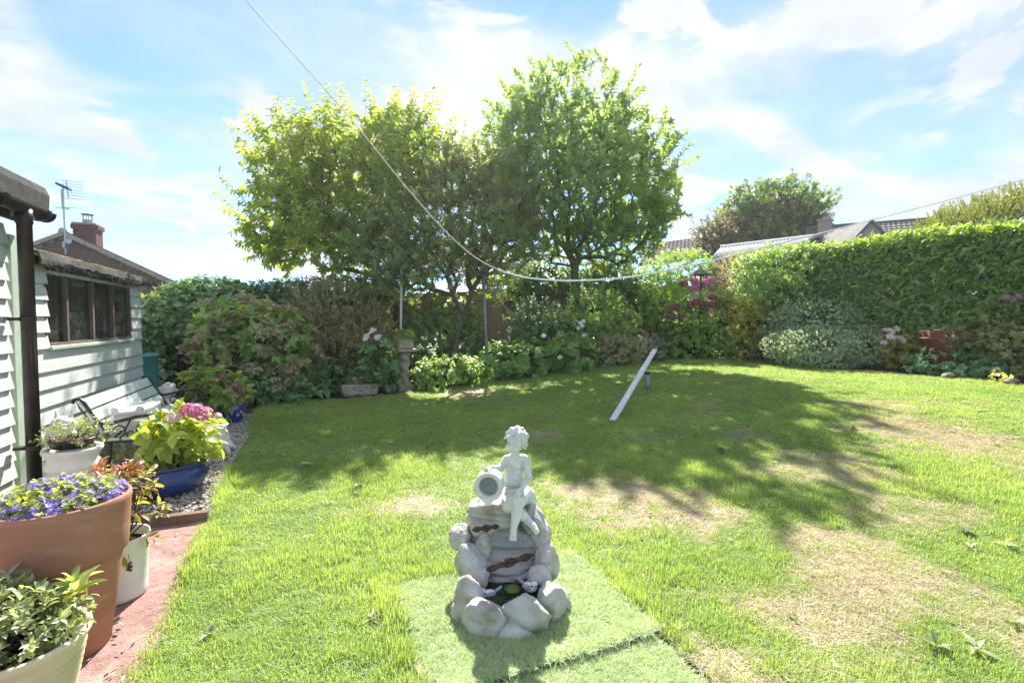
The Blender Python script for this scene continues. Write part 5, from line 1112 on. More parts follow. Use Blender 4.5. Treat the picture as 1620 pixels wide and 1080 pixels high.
def head_mesh(kind, pm, n, size, dome, seed=1):
    """Flower heads: 'mop' = rounded head of florets, 'lace' = flat head with rim florets, 'star' = single open flower."""
    key = (kind, pm, n, seed)
    if key in FM: return FM[key]
    rs = np.random.default_rng(seed); b = Bag()
    if kind == 'mop':
        v = unit(rs.normal(size=(n, 3))); v[:, 2] = np.abs(v[:, 2]) * 1.1 - .25; v = unit(v); p = v * np.array([1, 1, dome]) * rs.uniform(.86, 1.04, n)[:, None]
        c = np.repeat(p, 4, 0); vv = np.repeat(v, 4, 0); a = np.tile(np.arange(4) * 1.5708, n) + np.repeat(rs.random(n) * 6, 4); ref = unit(np.cross(vv, rs.normal(size=(1, 3)))); w = np.cross(vv, ref)
        d = ref * np.cos(a)[:, None] + w * np.sin(a)[:, None] + vv * .25; b.add(c, d, vv, np.full(4 * n, size), np.clip(np.repeat(rs.random(n), 4) * .8 + .1 + .15 * vv[:, 2], 0, 1)); me = leaf_mesh('flower_head', *b.cat(), 'diamond', .95)
    elif kind == 'lace':
        r_ = np.sqrt(rs.random(n)); a = rs.random(n) * 6.28; p = np.stack([r_ * np.cos(a), r_ * np.sin(a), dome * (1 - r_ * r_) + rs.normal(size=n) * .05], 1)
        b.add(p, unit(rs.normal(size=(n, 3)) + [0, 0, .4]), np.tile([0, 0, 1.0], (n, 1)) + rs.normal(size=(n, 3)) * .3, np.where(r_ > .72, size * 1.9, size) * rs.uniform(.7, 1.2, n), rs.random(n)); me = leaf_mesh('flower_head', *b.cat(), 'diamond', .8)
    else:
        a = np.arange(n) * 6.2832 / n; d = np.stack([np.cos(a), np.sin(a), np.full(n, dome)], 1); b.add(d * .08, d, np.tile([0, 0, 1.0], (n, 1)), np.full(n, size), rs.random(n)); me = leaf_mesh('flower_head', *b.cat(), 'broad' if n < 7 else 'leaf', .75)
    me.materials.append(PT[pm]); FM[key] = me; return me
def plant(name, label, cat, base, group=None): return thing(name, label, cat, base, group)
def blobY(px, py, Y, rx, ry, depth=None):
    c = aY(px, py, Y); k = dist(c) / FL; a = rx * k; return (*c, a, depth if depth else a * .8, ry * k)
def base_of(blobs, back=0):
    B = np.array(blobs); x, y = float(np.average(B[:, 0])), float(np.average(B[:, 1])); return np.array([x, y, gz(x, y)])
def shrub(name, label, cat, blobs, n, per, size, mkey, shape='leaf', aspect=.5, Lt=.12, el=60, droop=.15, up=.6, inner=.5, single=0, nst=14, stem='stemb', rough=.16, axis_up=.5, tv=.22, group=None, base=None, jit=.35, near=None, r0=.008):
    bs = base_of(blobs) if base is None else np.array(base); root = plant(name, label, cat, bs, group); P, N = shell(blobs, n, inner, rough)
    A = N + np.array([0, 0, axis_up]) + rng.normal(size=P.shape) * .3; bag = Bag(); twigs(bag, P, A, Lt, per, size, el, droop, up, tv, jit)
    foliage(root, bag, L[mkey], shape, aspect, single=single, msingle=L[mkey + '1'], near=near)
    if nst: stems(root, bs - [0, 0, .02], P[rng.choice(len(P), nst, replace=False)] * .92 + bs * .08, M[stem], r0)
    root_shell[root.name] = (P, N); return root
root_shell = {}
def heads(root, kind, pm, n, fl, size, dome, k, s0, s1, pick=None, up=.6, name='flower_head', var=2, out=.03):
    P, N = root_shell[root.name] if pick is None else pick
    v = unit(E0 - P.mean(0)); sc = N @ v + .7 * N[:, 2] + rng.random(len(P)) * .8; idx = np.argsort(-sc)[:k * 2]; idx = rng.choice(idx, min(k, len(idx)), replace=False)
    for j in range(var):
        q = idx[j::var]; copies(root, head_mesh(kind, pm, fl, size, dome, j + 1), P[q] + N[q] * out, unit(N[q] + [0, 0, up]), rng.uniform(s0, s1, len(q)), name)

# ------------------------------------------------------------------ trees
def tree(name, label, base, forks, blobs, n, per, lsize, mkey, shape, aspect, Lt, el, droop, bark, tip, inner=.25, seg=.3, power=.48, maxr=.12, up=.6, axis_up=.4, sprigs=0, sprig_len=.5, seed=1, rough=.2):
    r_ = np.random.default_rng(seed); root = thing(name, label, 'tree', base); P, N = shell(blobs, n, inner, rough, r=r_)
    if sprigs:
        Q, QN = shell(blobs, sprigs, .93, rough, r=r_); keep = QN[:, 2] > -.1; Q, QN = Q[keep], QN[keep]
        d = unit(QN + np.array([0, 0, .9]) + r_.normal(size=Q.shape) * .25); ext = Q + d * (sprig_len * r_.uniform(.4, 1.15, len(Q)))[:, None]
    nodes, par, cnt, ends = grow_tree(base, forks, list(P), r_, seg); tree_wood(root, nodes, par, cnt, bark, tip, power, maxr=maxr)
    bag = Bag(); E = np.array([nodes[e] for e in ends]); Pa = np.array([nodes[par[e]] for e in ends]); A = unit(E - Pa) + np.array([0, 0, axis_up]) * .6 + r_.normal(size=E.shape) * .35
    # light and dark twigs: clumps share a tint
    tb = np.clip(fbm(E[:, 0] * 1.3 + E[:, 2], E[:, 1] + E[:, 2] * 1.1, 1.2) * 1.4 - .2 + r_.normal(size=len(E)) * .12, 0, 1)
    twigs(bag, E - unit(A) * Lt * .45, A, Lt * r_.uniform(.7, 1.3, len(E)), per, lsize, el, droop, up, .16, .35, tb=tb, r=r_)
    if sprigs:
        wd = MB()
        for a_, b_ in zip(Q, ext): wd.tube([a_ - (b_ - a_) * .3, a_, b_], [tip * .9, tip * .7, tip * .3], 4, False)
        wd.build('sprig', bark, root, kind='stuff')
        twigs(bag, Q, ext - Q, np.linalg.norm(ext - Q, axis=1), int(per * 1.0), lsize * .95, el, droop, up, .15, .3, t0=0, tb=np.clip(.7 + r_.normal(size=len(Q)) * .2, 0, 1), r=r_)
    foliage(root, bag, L[mkey], shape, aspect, 'crown'); return root
tbase = lambda px, py, d: (lambda q: np.array([q[0], q[1], gz(q[0], q[1])]))(D(px, py, d))
b0 = tbase(655, 520, 10.2)
tree('spreading_tree', 'broad tree with drooping yellow-green leaves, leftmost of the trees behind the border', b0, [b0 + [-.1, .05, .7], b0 + [-.3, .1, 1.3], b0 + [-.55, .2, 1.9]],
     [blob(560, 290, 10.3, 115, 105, 1.4), blob(480, 265, 10.3, 80, 65, 1.0), blob(460, 350, 10.3, 72, 62, .9), blob(640, 255, 10.3, 75, 75, 1.1), blob(560, 370, 10.2, 90, 70, 1.0), blob(440, 390, 10.2, 45, 38, .6)], 1050, 19, .138, 'cherry', 'broad', .50, .42, 62, .55, M['bark'], .0042, inner=.3, power=.44, sprigs=260, sprig_len=.62, seed=3, rough=.24)
b1_ = tbase(918, 492, 11.0)
tree('evergreen_tree', 'tall upright evergreen tree with forked bare trunks and pointed leaves', b1_, [b1_ + [-.02, 0, .45], b1_ + [-.04, .03, .7], b1_ + [.0, .0, .85]],
     [blob(900, 205, 11, 100, 95, 1.4), blob(855, 260, 11, 75, 90, 1.2), blob(985, 265, 11, 85, 90, 1.2), blob(920, 300, 11, 135, 70, 1.5), blob(1005, 345, 11, 66, 42, .9), blob(820, 300, 11, 52, 70, .9), blob(960, 375, 11, 90, 40, 1.1), blob(860, 370, 11, 60, 45, .9), blob(1020, 320, 11, 58, 60, .8), blob(805, 235, 11, 48, 75, .8)], 1450, 19, .142, 'bay', 'broad', .40, .34, 48, .05, M['bark_light'], .0044, inner=.3, power=.44, sprigs=230, sprig_len=.42, seed=5, rough=.2, maxr=.085)
# a second stem of the evergreen's fork
b2 = tbase(720, 540, 9.7)
tree('scrubby_tree', 'dark tangled shrubby tree with arching bare stems between the two big trees', b2, [b2 + [0, 0, .5], b2 + [.05, .02, .95]],
     [blob(690, 345, 9.6, 115, 75, 1.0), blob(610, 410, 9.4, 70, 55, .8), blob(765, 365, 9.8, 75, 80, .9), blob(720, 290, 9.8, 75, 55, .8), blob(800, 310, 10.0, 50, 80, .7), blob(745, 265, 10.0, 50, 50, .7), blob(775, 330, 10.2, 60, 75, .8), blob(815, 375, 10.4, 55, 45, .7), blob(700, 380, 9.4, 80, 45, .7), blob(690, 420, 9.3, 90, 35, .6), blob(630, 450, 9.4, 60, 36, .5), blob(780, 440, 9.9, 40, 40, .5)], 2000, 30, .072, 'scrub', 'leaf', .55, .36, 70, .25, M['bark_light'], .0040, inner=.25, power=.42, seed=8, rough=.22, sprigs=60, sprig_len=.3, maxr=.05)
bt = tbase(1215, 430, 24)
tree('round_tree', 'round-headed green tree far behind the corrugated roof', bt, [bt + [0, 0, .8], bt + [.1, .1, 1.8]], [blob(1220, 335, 24, 66, 45, 2.2), blob(1180, 345, 24, 42, 34, 1.6), blob(1262, 340, 24, 40, 34, 1.6), blob(1215, 372, 24, 70, 22, 1.8)], 1100, 28, .17, 'distant', 'leaf', .55, .6, 65, .2, M['bark'], .012, seed=11, sprigs=90, sprig_len=.5)
bt = tbase(1130, 430, 23)
tree('purple_tree', 'small sparse purplish tree just left of the round-headed tree', bt, [bt + [0, 0, .8], bt + [.05, 0, 1.4]], [blob(1130, 375, 23, 30, 36, 1.0), blob(1150, 390, 23, 26, 24, .9)], 330, 22, .12, 'purple', 'leaf', .5, .45, 65, .2, M['bark'], .010, seed=12, sprigs=30, sprig_len=.4)
# golden conifer behind the hedge
shrub('golden_conifer', 'feathery golden conifer showing over the top of the laurel hedge', 'conifer', [blob(1560, 372, 9.2, 85, 48, 1.0), blob(1640, 360, 9.0, 90, 62, 1.0), blob(1500, 385, 9.4, 40, 28, .6)], 4600, 14, .055, 'conifer', 'diamond', .30, .17, 30, -.05, .3, .55, nst=30, rough=.10, axis_up=.9, jit=.2)

# ------------------------------------------------------------------ laurel hedge on the right
def hedge():
    root = thing('laurel_hedge', 'clipped cherry laurel hedge of big glossy leaves along the right side', 'hedge', (10.6, 5.2, .3)); n = 7400
    y = rng.uniform(2.2, 9.7, n); top = 2.24 + .03 * y + .10 * (fbm(y, y * .3, 1.3) - .5); xf = 10.12 + .16 * (fbm(y, rng.random(n) * 0 + 2, 1.1) - .5)
    f = rng.random(n); z = gz(10, 5) + .10 + (top - .05) * rng.random(n) ** .9; bulge = .14 * (fbm(y * 1.0, z * 1.3, 1.6, 5) - .5)
    depth = .35 * rng.random(n) ** 1.6; P = np.stack([xf + bulge + depth, y, z], 1); N = np.tile([-1.0, 0, .25], (n, 1))
    m = 2600; y2 = rng.uniform(2.2, 9.7, m); top2 = 2.24 + .03 * y2 + .10 * (fbm(y2, y2 * .3, 1.3) - .5); u = rng.random(m); P2 = np.stack([10.15 + u * .95, y2, gz(10, 5) + top2 - .04 - .10 * rng.random(m) - .10 * (1 - np.minimum(1, u * 6))], 1); N2 = np.tile([-.15, 0, 1.0], (m, 1))
    y3 = rng.normal(9.75, .06, 500); P3 = np.stack([10.15 + rng.random(500) * .9, y3, .4 + 2.2 * rng.random(500)], 1); N3 = np.tile([0, 1.0, .2], (500, 1))
    k4 = 2600; P4 = np.stack([rng.uniform(10.5, 10.95, k4), rng.uniform(2.2, 9.7, k4), rng.uniform(.45, 2.55, k4)], 1); P = np.concatenate([P, P2, P3, P4]); N = np.concatenate([N, N2, N3, np.tile([-1.0, 0, .3], (k4, 1))]); A = N + rng.normal(size=P.shape) * .45 + [0, 0, .35]; bag = Bag()
    twigs(bag, P, A, .10, 6, np.where(np.arange(len(P)) < n, .128, .115), 70, .14, .45, .36, .55)
    A4 = bag.cat(); new = (A4[0][:, 2] > gz(10, 5) + 2.30); A4[4][new] = np.clip(A4[4][new] + .35, 0, 1)  # leaves near the hedge top take a paler tint
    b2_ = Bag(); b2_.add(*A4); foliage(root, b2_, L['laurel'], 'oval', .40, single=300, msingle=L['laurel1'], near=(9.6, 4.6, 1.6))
    mb = MB()
    for k in range(46):
        yy = rng.uniform(2.3, 9.6); x0 = 10.65 + rng.normal() * .1; z0 = gz(10, 5); p = [np.array([x0, yy, z0])]
        for i in range(4): p.append(p[-1] + np.array([rng.normal() * .10 - .04, rng.normal() * .12, .52]))
        mb.tube(p, [.025, .02, .016, .012, .007], 5, False)
    mb.build('branch', M['bark'], root, kind='stuff')
hedge()
shrub('rounded_laurel', 'paler rounded shrub at the far left end of the laurel hedge', 'shrub', [blob(1225, 428, 11.2, 55, 38, .7), blob(1190, 450, 11.0, 28, 40, .5), blob(1265, 430, 10.9, 40, 40, .6), blob(1230, 470, 10.9, 55, 35, .6)], 900, 9, .085, 'fresh', 'broad', .48, .14, 62, .15, inner=.55, nst=20)

# ------------------------------------------------------------------ back border, left to right
shrub('ivy_mound', 'variegated ivy climbing in a mound over the left part of the fence', 'ivy', [blobY(275, 508, 10.3, 52, 34, .35), blobY(335, 474, 10.35, 66, 28, .35), blobY(237, 545, 10.3, 26, 48, .3), blobY(248, 580, 10.3, 20, 45, .25), blobY(325, 512, 10.3, 55, 34, .3)], 2300, 6, .085, 'ivy', 'lobed', .9, .12, 75, .35, .5, .5, nst=26, tv=.28, near=None)
shrub('fence_top_ivy', 'dark ivy trailing along the top of the fence left of the spreading tree', 'ivy', [blobY(400, 470, 10.45, 55, 19, .3), blobY(470, 464, 10.45, 55, 18, .3), blobY(545, 460, 10.5, 60, 20, .3), blobY(380, 505, 10.35, 50, 42, .25), blobY(600, 470, 10.45, 40, 35, .2)], 1300, 6, .075, 'darkivy', 'lobed', .9, .12, 75, .3, .5, .5, nst=16)
vb = shrub('faded_hydrangea', 'large hydrangea covered in faded brownish-pink lacecap heads at the left of the border', 'shrub', [blob(395, 530, 7.9, 70, 52, .7), blob(345, 575, 7.6, 42, 42, .5), blob(445, 560, 7.9, 45, 55, .55), blob(420, 600, 7.7, 55, 40, .5), blob(380, 505, 8.1, 55, 30, .5)], 420, 8, .125, 'hydr', 'oval', .66, .14, 70, .2, .8, .5, single=170, nst=28, tv=.25)
heads(vb, 'lace', 'rust', 110, 60, .24, .18, 150, .085, .125, up=.55, name='flower_head', out=.12)
shrub('olive_shrub', 'brownish olive fine-leaved shrub between the faded hydrangea and the pedestal', 'shrub', [blob(530, 480, 9.1, 72, 34, .6), blob(505, 520, 8.9, 60, 45, .6), blob(570, 520, 9.1, 45, 45, .6), blob(540, 560, 8.9, 60, 35, .5)], 2000, 12, .042, 'olive', 'leaf', .5, .16, 62, .1, .5, .45, nst=40, rough=.22)
shrub('spurge', 'clump of whorled narrow-leaved spurge below the olive shrub', 'plant', [blob(520, 590, 8.3, 42, 26, .35), blob(480, 600, 8.1, 25, 22, .3)], 90, 16, .12, 'deep', 'leaf', .22, .10, 72, .05, .6, .55, nst=26, stem='stemg', axis_up=1.0)
shrub('hosta', 'low broad-leaved hosta at the lawn edge left of the stone trough', 'plant', [blob(505, 622, 7.95, 40, 16, .3)], 16, 6, .21, 'deep', 'oval', .46, .05, 70, .05, 1.0, .3, single=60, nst=8, stem='stemg', axis_up=1.5)
shrub('border_geranium', 'dark low foliage with a single magenta bloom at the left corner of the border', 'plant', [blob(445, 625, 7.5, 45, 26, .35), blob(410, 620, 7.3, 28, 26, .3)], 240, 8, .065, 'deep', 'lobed', .9, .08, 70, .1, .8, .4, nst=14, stem='stemg')
g_ = bpy.data.objects['border_geranium']; copies(g_, head_mesh('mop', 'pink', 30, .3, .8), np.array([D(453, 606, 7.2)]), np.array([[0, -.6, .6]]), [.045], 'flower_head')
an = shrub('white_anemone', 'white Japanese anemone with dark vine-like leaves left of the pedestal', 'plant', [blob(598, 575, 8.5, 27, 36, .35), blob(612, 597, 8.4, 16, 24, .25), blob(585, 600, 8.5, 24, 22, .3)], 130, 5, .14, 'deep', 'lobed', .95, .08, 72, .25, .9, .45, single=90, nst=22, stem='stemg')
def anemones(root, pts, d, pm='white', s=.055, base=None):
    P = np.array([D(x, y, d + rng.uniform(-.08, .08)) for x, y in pts]); copies(root, head_mesh('star', pm, 6, 1.0, .25), P, np.tile(-FW + UP * .7, (len(P), 1)) + rng.normal(size=P.shape) * .35, rng.uniform(s * .85, s * 1.15, len(P)), 'flower_head')
    mb = MB()
    for p in P: b_ = p * [1, 1, 0] + [rng.normal() * .08, rng.normal() * .05 + .03, gz(p[0], p[1]) + .2]; mb.tube([b_, (b_ + p) / 2 + rng.normal(size=3) * .02, p], [.004, .003, .002], 4, False)
    mb.build('flower_stem', M['stemg'], root, kind='stuff')
anemones(an, [(580, 532), (586, 527), (589, 522), (578, 536), (597, 534), (600, 531), (592, 523)], 8.2)
shrub('pedestal_tuft', 'grassy tuft growing in the rough stone planter on the pedestal', 'plant', [(*(PLT + [0, 0, .02]), .16, .14, .09)], 150, 8, .085, 'fresh', 'leaf', .10, .03, 40, .25, .3, .3, nst=0, base=PLT, axis_up=1.2)
shrub('trough_thrift', 'dry thrift cushion growing in the low stone trough', 'plant', [(*(STP + [0, 0, .01]), .20, .10, .07)], 150, 8, .06, 'olive', 'leaf', .12, .03, 50, .1, .3, .3, nst=0, base=STP, axis_up=1.2)
lh = shrub('low_hydrangea', 'low hydrangea with small lilac-pink heads at the lawn edge right of the pedestal', 'shrub', [blob(705, 590, 9.0, 46, 24, .45), blob(745, 592, 9.1, 30, 22, .4), blob(680, 600, 8.9, 26, 18, .35)], 260, 8, .085, 'hydr', 'broad', .6, .08, 68, .15, .8, .45, single=70, nst=22)
heads(lh, 'lace', 'palepink', 40, .24, .2, 26, .045, .065, up=.9) if False else heads(lh, 'lace', 'palepink', 26, 40, .24, .2, 22, .04, .06, up=.9)
shrub('border_creeper', 'light green creeper climbing the fence boards behind the low hydrangea', 'climber', [blobY(690, 520, 10.4, 35, 30, .15), blobY(720, 500, 10.4, 40, 40, .15), blobY(745, 545, 10.4, 30, 30, .15), blobY(655, 515, 10.4, 22, 35, .15)], 420, 5, .09, 'fresh', 'lobed', .9, .10, 75, .3, .5, .3, nst=24)
an2 = shrub('anemone_drift', 'broad drift of pale green anemone leaves with scattered white flowers in mid border', 'plant', [blob(850, 568, 9.9, 60, 30, .5), blob(795, 572, 9.8, 38, 26, .4), blob(905, 560, 10.0, 40, 34, .45), blob(770, 598, 9.6, 30, 14, .3), blob(850, 590, 9.8, 60, 16, .35)], 360, 5, .15, 'fresh', 'lobed', .95, .08, 72, .3, .9, .45, single=160, nst=34, stem='stemg')
anemones(an2, [(860, 531), (918, 511), (921, 515), (915, 519), (923, 508), (925, 530), (912, 508), (886, 565), (765, 585)], 9.5)
shrub('bramble_rose', 'dark small-leaved shrub against the fence behind the anemone drift', 'shrub', [blob(845, 510, 10.4, 42, 36, .45), blob(885, 520, 10.4, 40, 32, .45), blob(825, 545, 10.3, 30, 25, .4)], 650, 9, .06, 'deep', 'leaf', .5, .15, 65, .15, .6, .45, nst=24)
shrub('feathery_shrub', 'loose feathery light green shrub below the evergreen trunk', 'shrub', [blob(940, 490, 10.7, 48, 32, .5), blob(975, 515, 10.6, 36, 26, .45), blob(920, 520, 10.6, 40, 25, .45)], 620, 12, .075, 'fresh', 'leaf', .22, .18, 55, .2, .5, .4, nst=26, axis_up=.8)
shrub('variegated_shrub', 'small cream-variegated shrub beside the faded sedum', 'shrub', [blob(975, 553, 10.35, 34, 22, .4), blob(950, 560, 10.3, 25, 18, .35), blob(1005, 556, 10.5, 28, 18, .35)], 480, 9, .055, 'varieg', 'leaf', .5, .10, 62, .15, .7, .45, nst=18)
sd_ = shrub('sedum', 'sedum with dusky pink flat flower heads above the pale boulder', 'plant', [blob(1022, 545, 10.7, 22, 16, .3), blob(1040, 552, 10.7, 14, 14, .25)], 90, 7, .07, 'sedumgrey', 'broad', .55, .10, 60, .1, .7, .4, nst=16, stem='stemg', axis_up=1.0)
heads(sd_, 'lace', 'sedum', 60, 60, .20, .3, 24, .05, .075, up=1.2) if False else heads(sd_, 'mop', 'sedum', 60, .28, .45, 24, .05, .07, up=1.2) if False else None
copies(sd_, head_mesh('mop', 'sedum', 60, .26, .5), *(lambda P, N: (P[:22] + [0, 0, .05], unit(N[:22] * .4 + [0, 0, 1])))(*root_shell[sd_.name]), rng.uniform(.05, .075, 22), 'flower_head')
shrub('fence_ivy', 'dense dark ivy on the fence behind the evergreen trunk', 'ivy', [blobY(870, 445, 10.4, 60, 25, .2), blobY(960, 445, 10.4, 60, 34, .2), blobY(1000, 470, 10.4, 40, 40, .2), blobY(830, 460, 10.4, 30, 30, .15), blobY(930, 480, 10.4, 40, 25, .2)], 1200, 6, .08, 'darkivy', 'lobed', .9, .12, 75, .3, .5, .3, nst=18)
shrub('sunlit_climber', 'bright yellow-green climber catching the sun along the fence top by the evergreen', 'climber', [blob(800, 452, 11.0, 42, 20, .25), blob(900, 425, 11.9, 75, 22, .3), blob(980, 420, 12.0, 50, 20, .3)], 420, 7, .075, 'limeb', 'leaf', .6, .15, 65, .25, .5, .3, nst=14)
shrub('pale_evergreen_shrub', 'loose light-topped evergreen shrub by the dark bird feeder', 'shrub', [blob(1060, 430, 12.3, 42, 28, .6), blob(1040, 455, 12.1, 30, 28, .5), blob(1090, 425, 12.5, 35, 24, .5), blob(1050, 490, 12.0, 40, 40, .5)], 900, 9, .085, 'hydr', 'leaf', .42, .16, 58, .1, .6, .5, nst=26)
ph = shrub('pink_hydrangea', 'tall hydrangea with wine and pink heads in the back right of the border', 'shrub', [blob(1085, 510, 11.6, 42, 42, .6), blob(1115, 500, 11.6, 30, 45, .5), blob(1085, 545, 11.4, 45, 22, .5), blob(1120, 545, 11.5, 25, 20, .4)], 420, 8, .105, 'hydr', 'broad', .66, .10, 68, .15, .8, .5, single=100, nst=26)
copies(ph, head_mesh('mop', 'deepred', 130, .30, .7), np.array([D(x, y, 11.1) for x, y in [(1082, 448), (1070, 487), (1100, 478), (1110, 480), (1120, 481), (1128, 470), (1080, 503), (1097, 515), (1065, 485), (1092, 484), (1127, 482), (1062, 500)]]), np.tile(unit(-FW + UP), (12, 1)), rng.uniform(.07, .10, 12), 'flower_head')
copies(ph, head_mesh('mop', 'pink', 130, .30, .7, 2), np.array([D(x, y, 11.1) for x, y in [(1098, 443), (1102, 450), (1117, 447), (1124, 445), (1100, 455)]]), np.tile(unit(-FW + UP), (5, 1)), rng.uniform(.075, .10, 5), 'flower_head')
copies(ph, head_mesh('lace', 'cream', 60, .22, .3, 2), np.array([D(x, y, 11.1) for x, y in [(1098, 468), (1108, 463), (1118, 466), (1128, 466), (1092, 472)]]), np.tile(unit(-FW + UP), (5, 1)), rng.uniform(.08, .11, 5), 'flower_head')
shrub('grey_airy_shrub', 'airy grey-pink shrub right of the bird feeder', 'shrub', [blob(1155, 430, 11.9, 22, 30, .35), blob(1140, 460, 11.8, 22, 28, .35), blob(1150, 495, 11.7, 24, 40, .4)], 700, 12, .045, 'greypink', 'leaf', .3, .2, 40, .0, .4, .4, nst=26, axis_up=1.0)
shrub('golden_shrub', 'golden yellow-leaved shrub left of the grey-green hebe', 'shrub', [blob(1185, 490, 11.1, 30, 20, .4), blob(1195, 515, 11.0, 34, 22, .4), blob(1180, 545, 10.9, 32, 22, .4), blob(1215, 490, 11.2, 25, 20, .4)], 620, 9, .065, 'gold', 'leaf', .42, .14, 55, .05, .6, .5, nst=22, axis_up=.8)
shrub('dark_filler', 'dark evergreen ground foliage under the golden shrub', 'plant', [blob(1160, 545, 11.3, 30, 25, .4), blob(1215, 550, 10.4, 25, 22, .3)], 420, 8, .06, 'deep', 'leaf', .5, .1, 62, .15, .6, .4, nst=14)
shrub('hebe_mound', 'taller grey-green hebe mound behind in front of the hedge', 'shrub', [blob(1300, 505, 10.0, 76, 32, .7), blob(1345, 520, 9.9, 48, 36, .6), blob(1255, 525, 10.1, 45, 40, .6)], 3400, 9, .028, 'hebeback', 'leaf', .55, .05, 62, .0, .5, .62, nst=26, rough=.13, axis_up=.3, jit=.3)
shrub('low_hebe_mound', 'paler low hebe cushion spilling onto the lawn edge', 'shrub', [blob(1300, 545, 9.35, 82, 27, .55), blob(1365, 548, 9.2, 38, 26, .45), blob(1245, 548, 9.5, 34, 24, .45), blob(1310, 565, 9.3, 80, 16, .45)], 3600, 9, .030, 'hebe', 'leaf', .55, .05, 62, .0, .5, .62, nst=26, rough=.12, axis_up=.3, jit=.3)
an3 = shrub('pink_anemone', 'pale pink anemone with yellowing leaves right of the hebe cushion', 'plant', [blob(1420, 555, 8.8, 20, 20, .25), blob(1440, 560, 8.8, 18, 18, .2)], 90, 5, .10, 'gold', 'lobed', .95, .08, 72, .2, .8, .4, single=40, nst=16, stem='stemg')
anemones(an3, [(1402, 522), (1410, 524), (1419, 520), (1424, 535), (1398, 542), (1414, 534), (1427, 538), (1408, 532)], 8.6, 'palepink', .065)
shrub('hedge_foot_plant', 'light green plant between the pink anemone and the red chimney pot', 'plant', [blob(1450, 535, 9.0, 22, 24, .3)], 150, 7, .08, 'fresh', 'leaf', .4, .1, 60, .1, .7, .4, nst=12, stem='stemg')
shrub('variegated_spurge', 'feathery yellow-green spurge stem in front of the red chimney pot', 'plant', [blob(1497, 537, 7.9, 16, 20, .16), blob(1497, 560, 7.9, 12, 16, .12)], 110, 14, .06, 'smallpale', 'leaf', .18, .10, 62, .1, .5, .3, nst=8, stem='stemg', axis_up=.8)
shrub('geranium_cover', 'low green geranium ground cover along the right edge of the lawn', 'ground cover plant', [blob(1520, 583, 7.9, 62, 14, .4), blob(1470, 578, 8.1, 34, 12, .35), blob(1560, 580, 7.7, 34, 16, .35), blob(1488, 566, 8.0, 40, 13, .25)], 520, 8, .055, 'geran', 'lobed', 1.0, .06, 70, .1, 1.0, .3, nst=14, stem='stemg')
bh = shrub('brown_hydrangea', 'hydrangea with bronze-tinted leaves and a dull pink head at the far right', 'shrub', [blob(1585, 520, 7.8, 38, 40, .45), blob(1615, 540, 7.5, 36, 45, .45), blob(1560, 540, 7.9, 28, 30, .35)], 300, 8, .085, 'brownhyd', 'broad', .62, .10, 66, .15, .7, .4, single=80, nst=26)
copies(bh, head_mesh('mop', 'sedum', 130, .30, .7), np.array([D(1592, 470, 7.4), D(1603, 474, 7.4), D(1612, 469, 7.4)]), np.tile(unit(-FW + UP), (3, 1)), [.06, .055, .06], 'flower_head')
shrub('yellow_ivy_leaf', 'small yellow and green trailing plant at the right end of the lawn edge', 'plant', [blob(1590, 597, 6.9, 18, 8, .15)], 14, 4, .09, 'gold', 'broad', .6, .05, 75, .1, .9, .3, single=30, nst=4, stem='stemg')
# dark understorey between the bigger plants
shrub('understorey', 'dark ground foliage at the foot of the border shrubs', 'ground cover plant', [blob(600, 615, 8.9, 60, 12, .5), blob(690, 560, 9.7, 60, 25, .35), blob(960, 575, 10.6, 60, 10, .4), blob(1060, 560, 11.6, 50, 12, .5), blob(640, 560, 9.7, 40, 25, .3), blob(450, 640, 7.4, 30, 10, .25)], 900, 7, .055, 'deep', 'leaf', .5, .08, 65, .15, .7, .3, nst=0)

# ------------------------------------------------------------------ pot plants
hy = shrub('lime_hydrangea', 'hydrangea with lime-yellow leaves and bright pink heads in the wide blue bowl', 'shrub', [(*(BB + [.10, .05, .38]), .21, .21, .12), (*(BB + [.05, .08, .44]), .16, .16, .09), (*(BB + [.17, .06, .34]), .15, .15, .09)], 70, 6, .115, 'lime', 'oval', .58, .09, 68, .2, 1.0, .45, single=240, nst=24, stem='stemg', base=BB + [0, 0, .19])
dB = dist(BB)
copies(hy, head_mesh('mop', 'pink', 110, .22, .75), np.array([D(308, 650, dB - .05), D(322, 655, dB - .02), D(298, 648, dB)]), np.tile([.1, -.4, .9], (3, 1)), [.062, .065, .055], 'flower_head')
copies(hy, head_mesh('mop', 'palepink', 90, .22, .7, 2), np.array([D(274, 661, dB - .05)]), np.array([[.0, -.4, .9]]), [.05], 'flower_head')
h5 = shrub('mauve_hydrangea', 'hydrangea with mauve heads and lime leaves in the small painted blue pot', 'shrub', [(*(PB + [-.12, -.05, .42]), .30, .26, .18), (*(PB + [.02, 0, .34]), .2, .2, .16), (*(PB + [-.25, -.05, .48]), .2, .2, .14)], 110, 6, .105, 'limeb', 'oval', .56, .09, 68, .2, 1.0, .45, single=170, nst=24, stem='stemg', base=PB + [0, 0, .24])
dP = dist(PB)
copies(h5, head_mesh('mop', 'mauve', 140, .28, .7), np.array([D(x, y, dP - .1) for x, y in [(312, 605), (352, 597), (329, 611), (360, 612), (372, 610), (382, 620), (365, 616), (376, 614)]]), np.tile([.1, -.4, .9], (8, 1)), rng.uniform(.05, .065, 8), 'flower_head')
copies(h5, head_mesh('mop', 'palepink', 90, .22, .7, 2), np.array([D(371, 624, dP - .15)]), np.array([[.1, -.4, .9]]), [.05], 'flower_head')
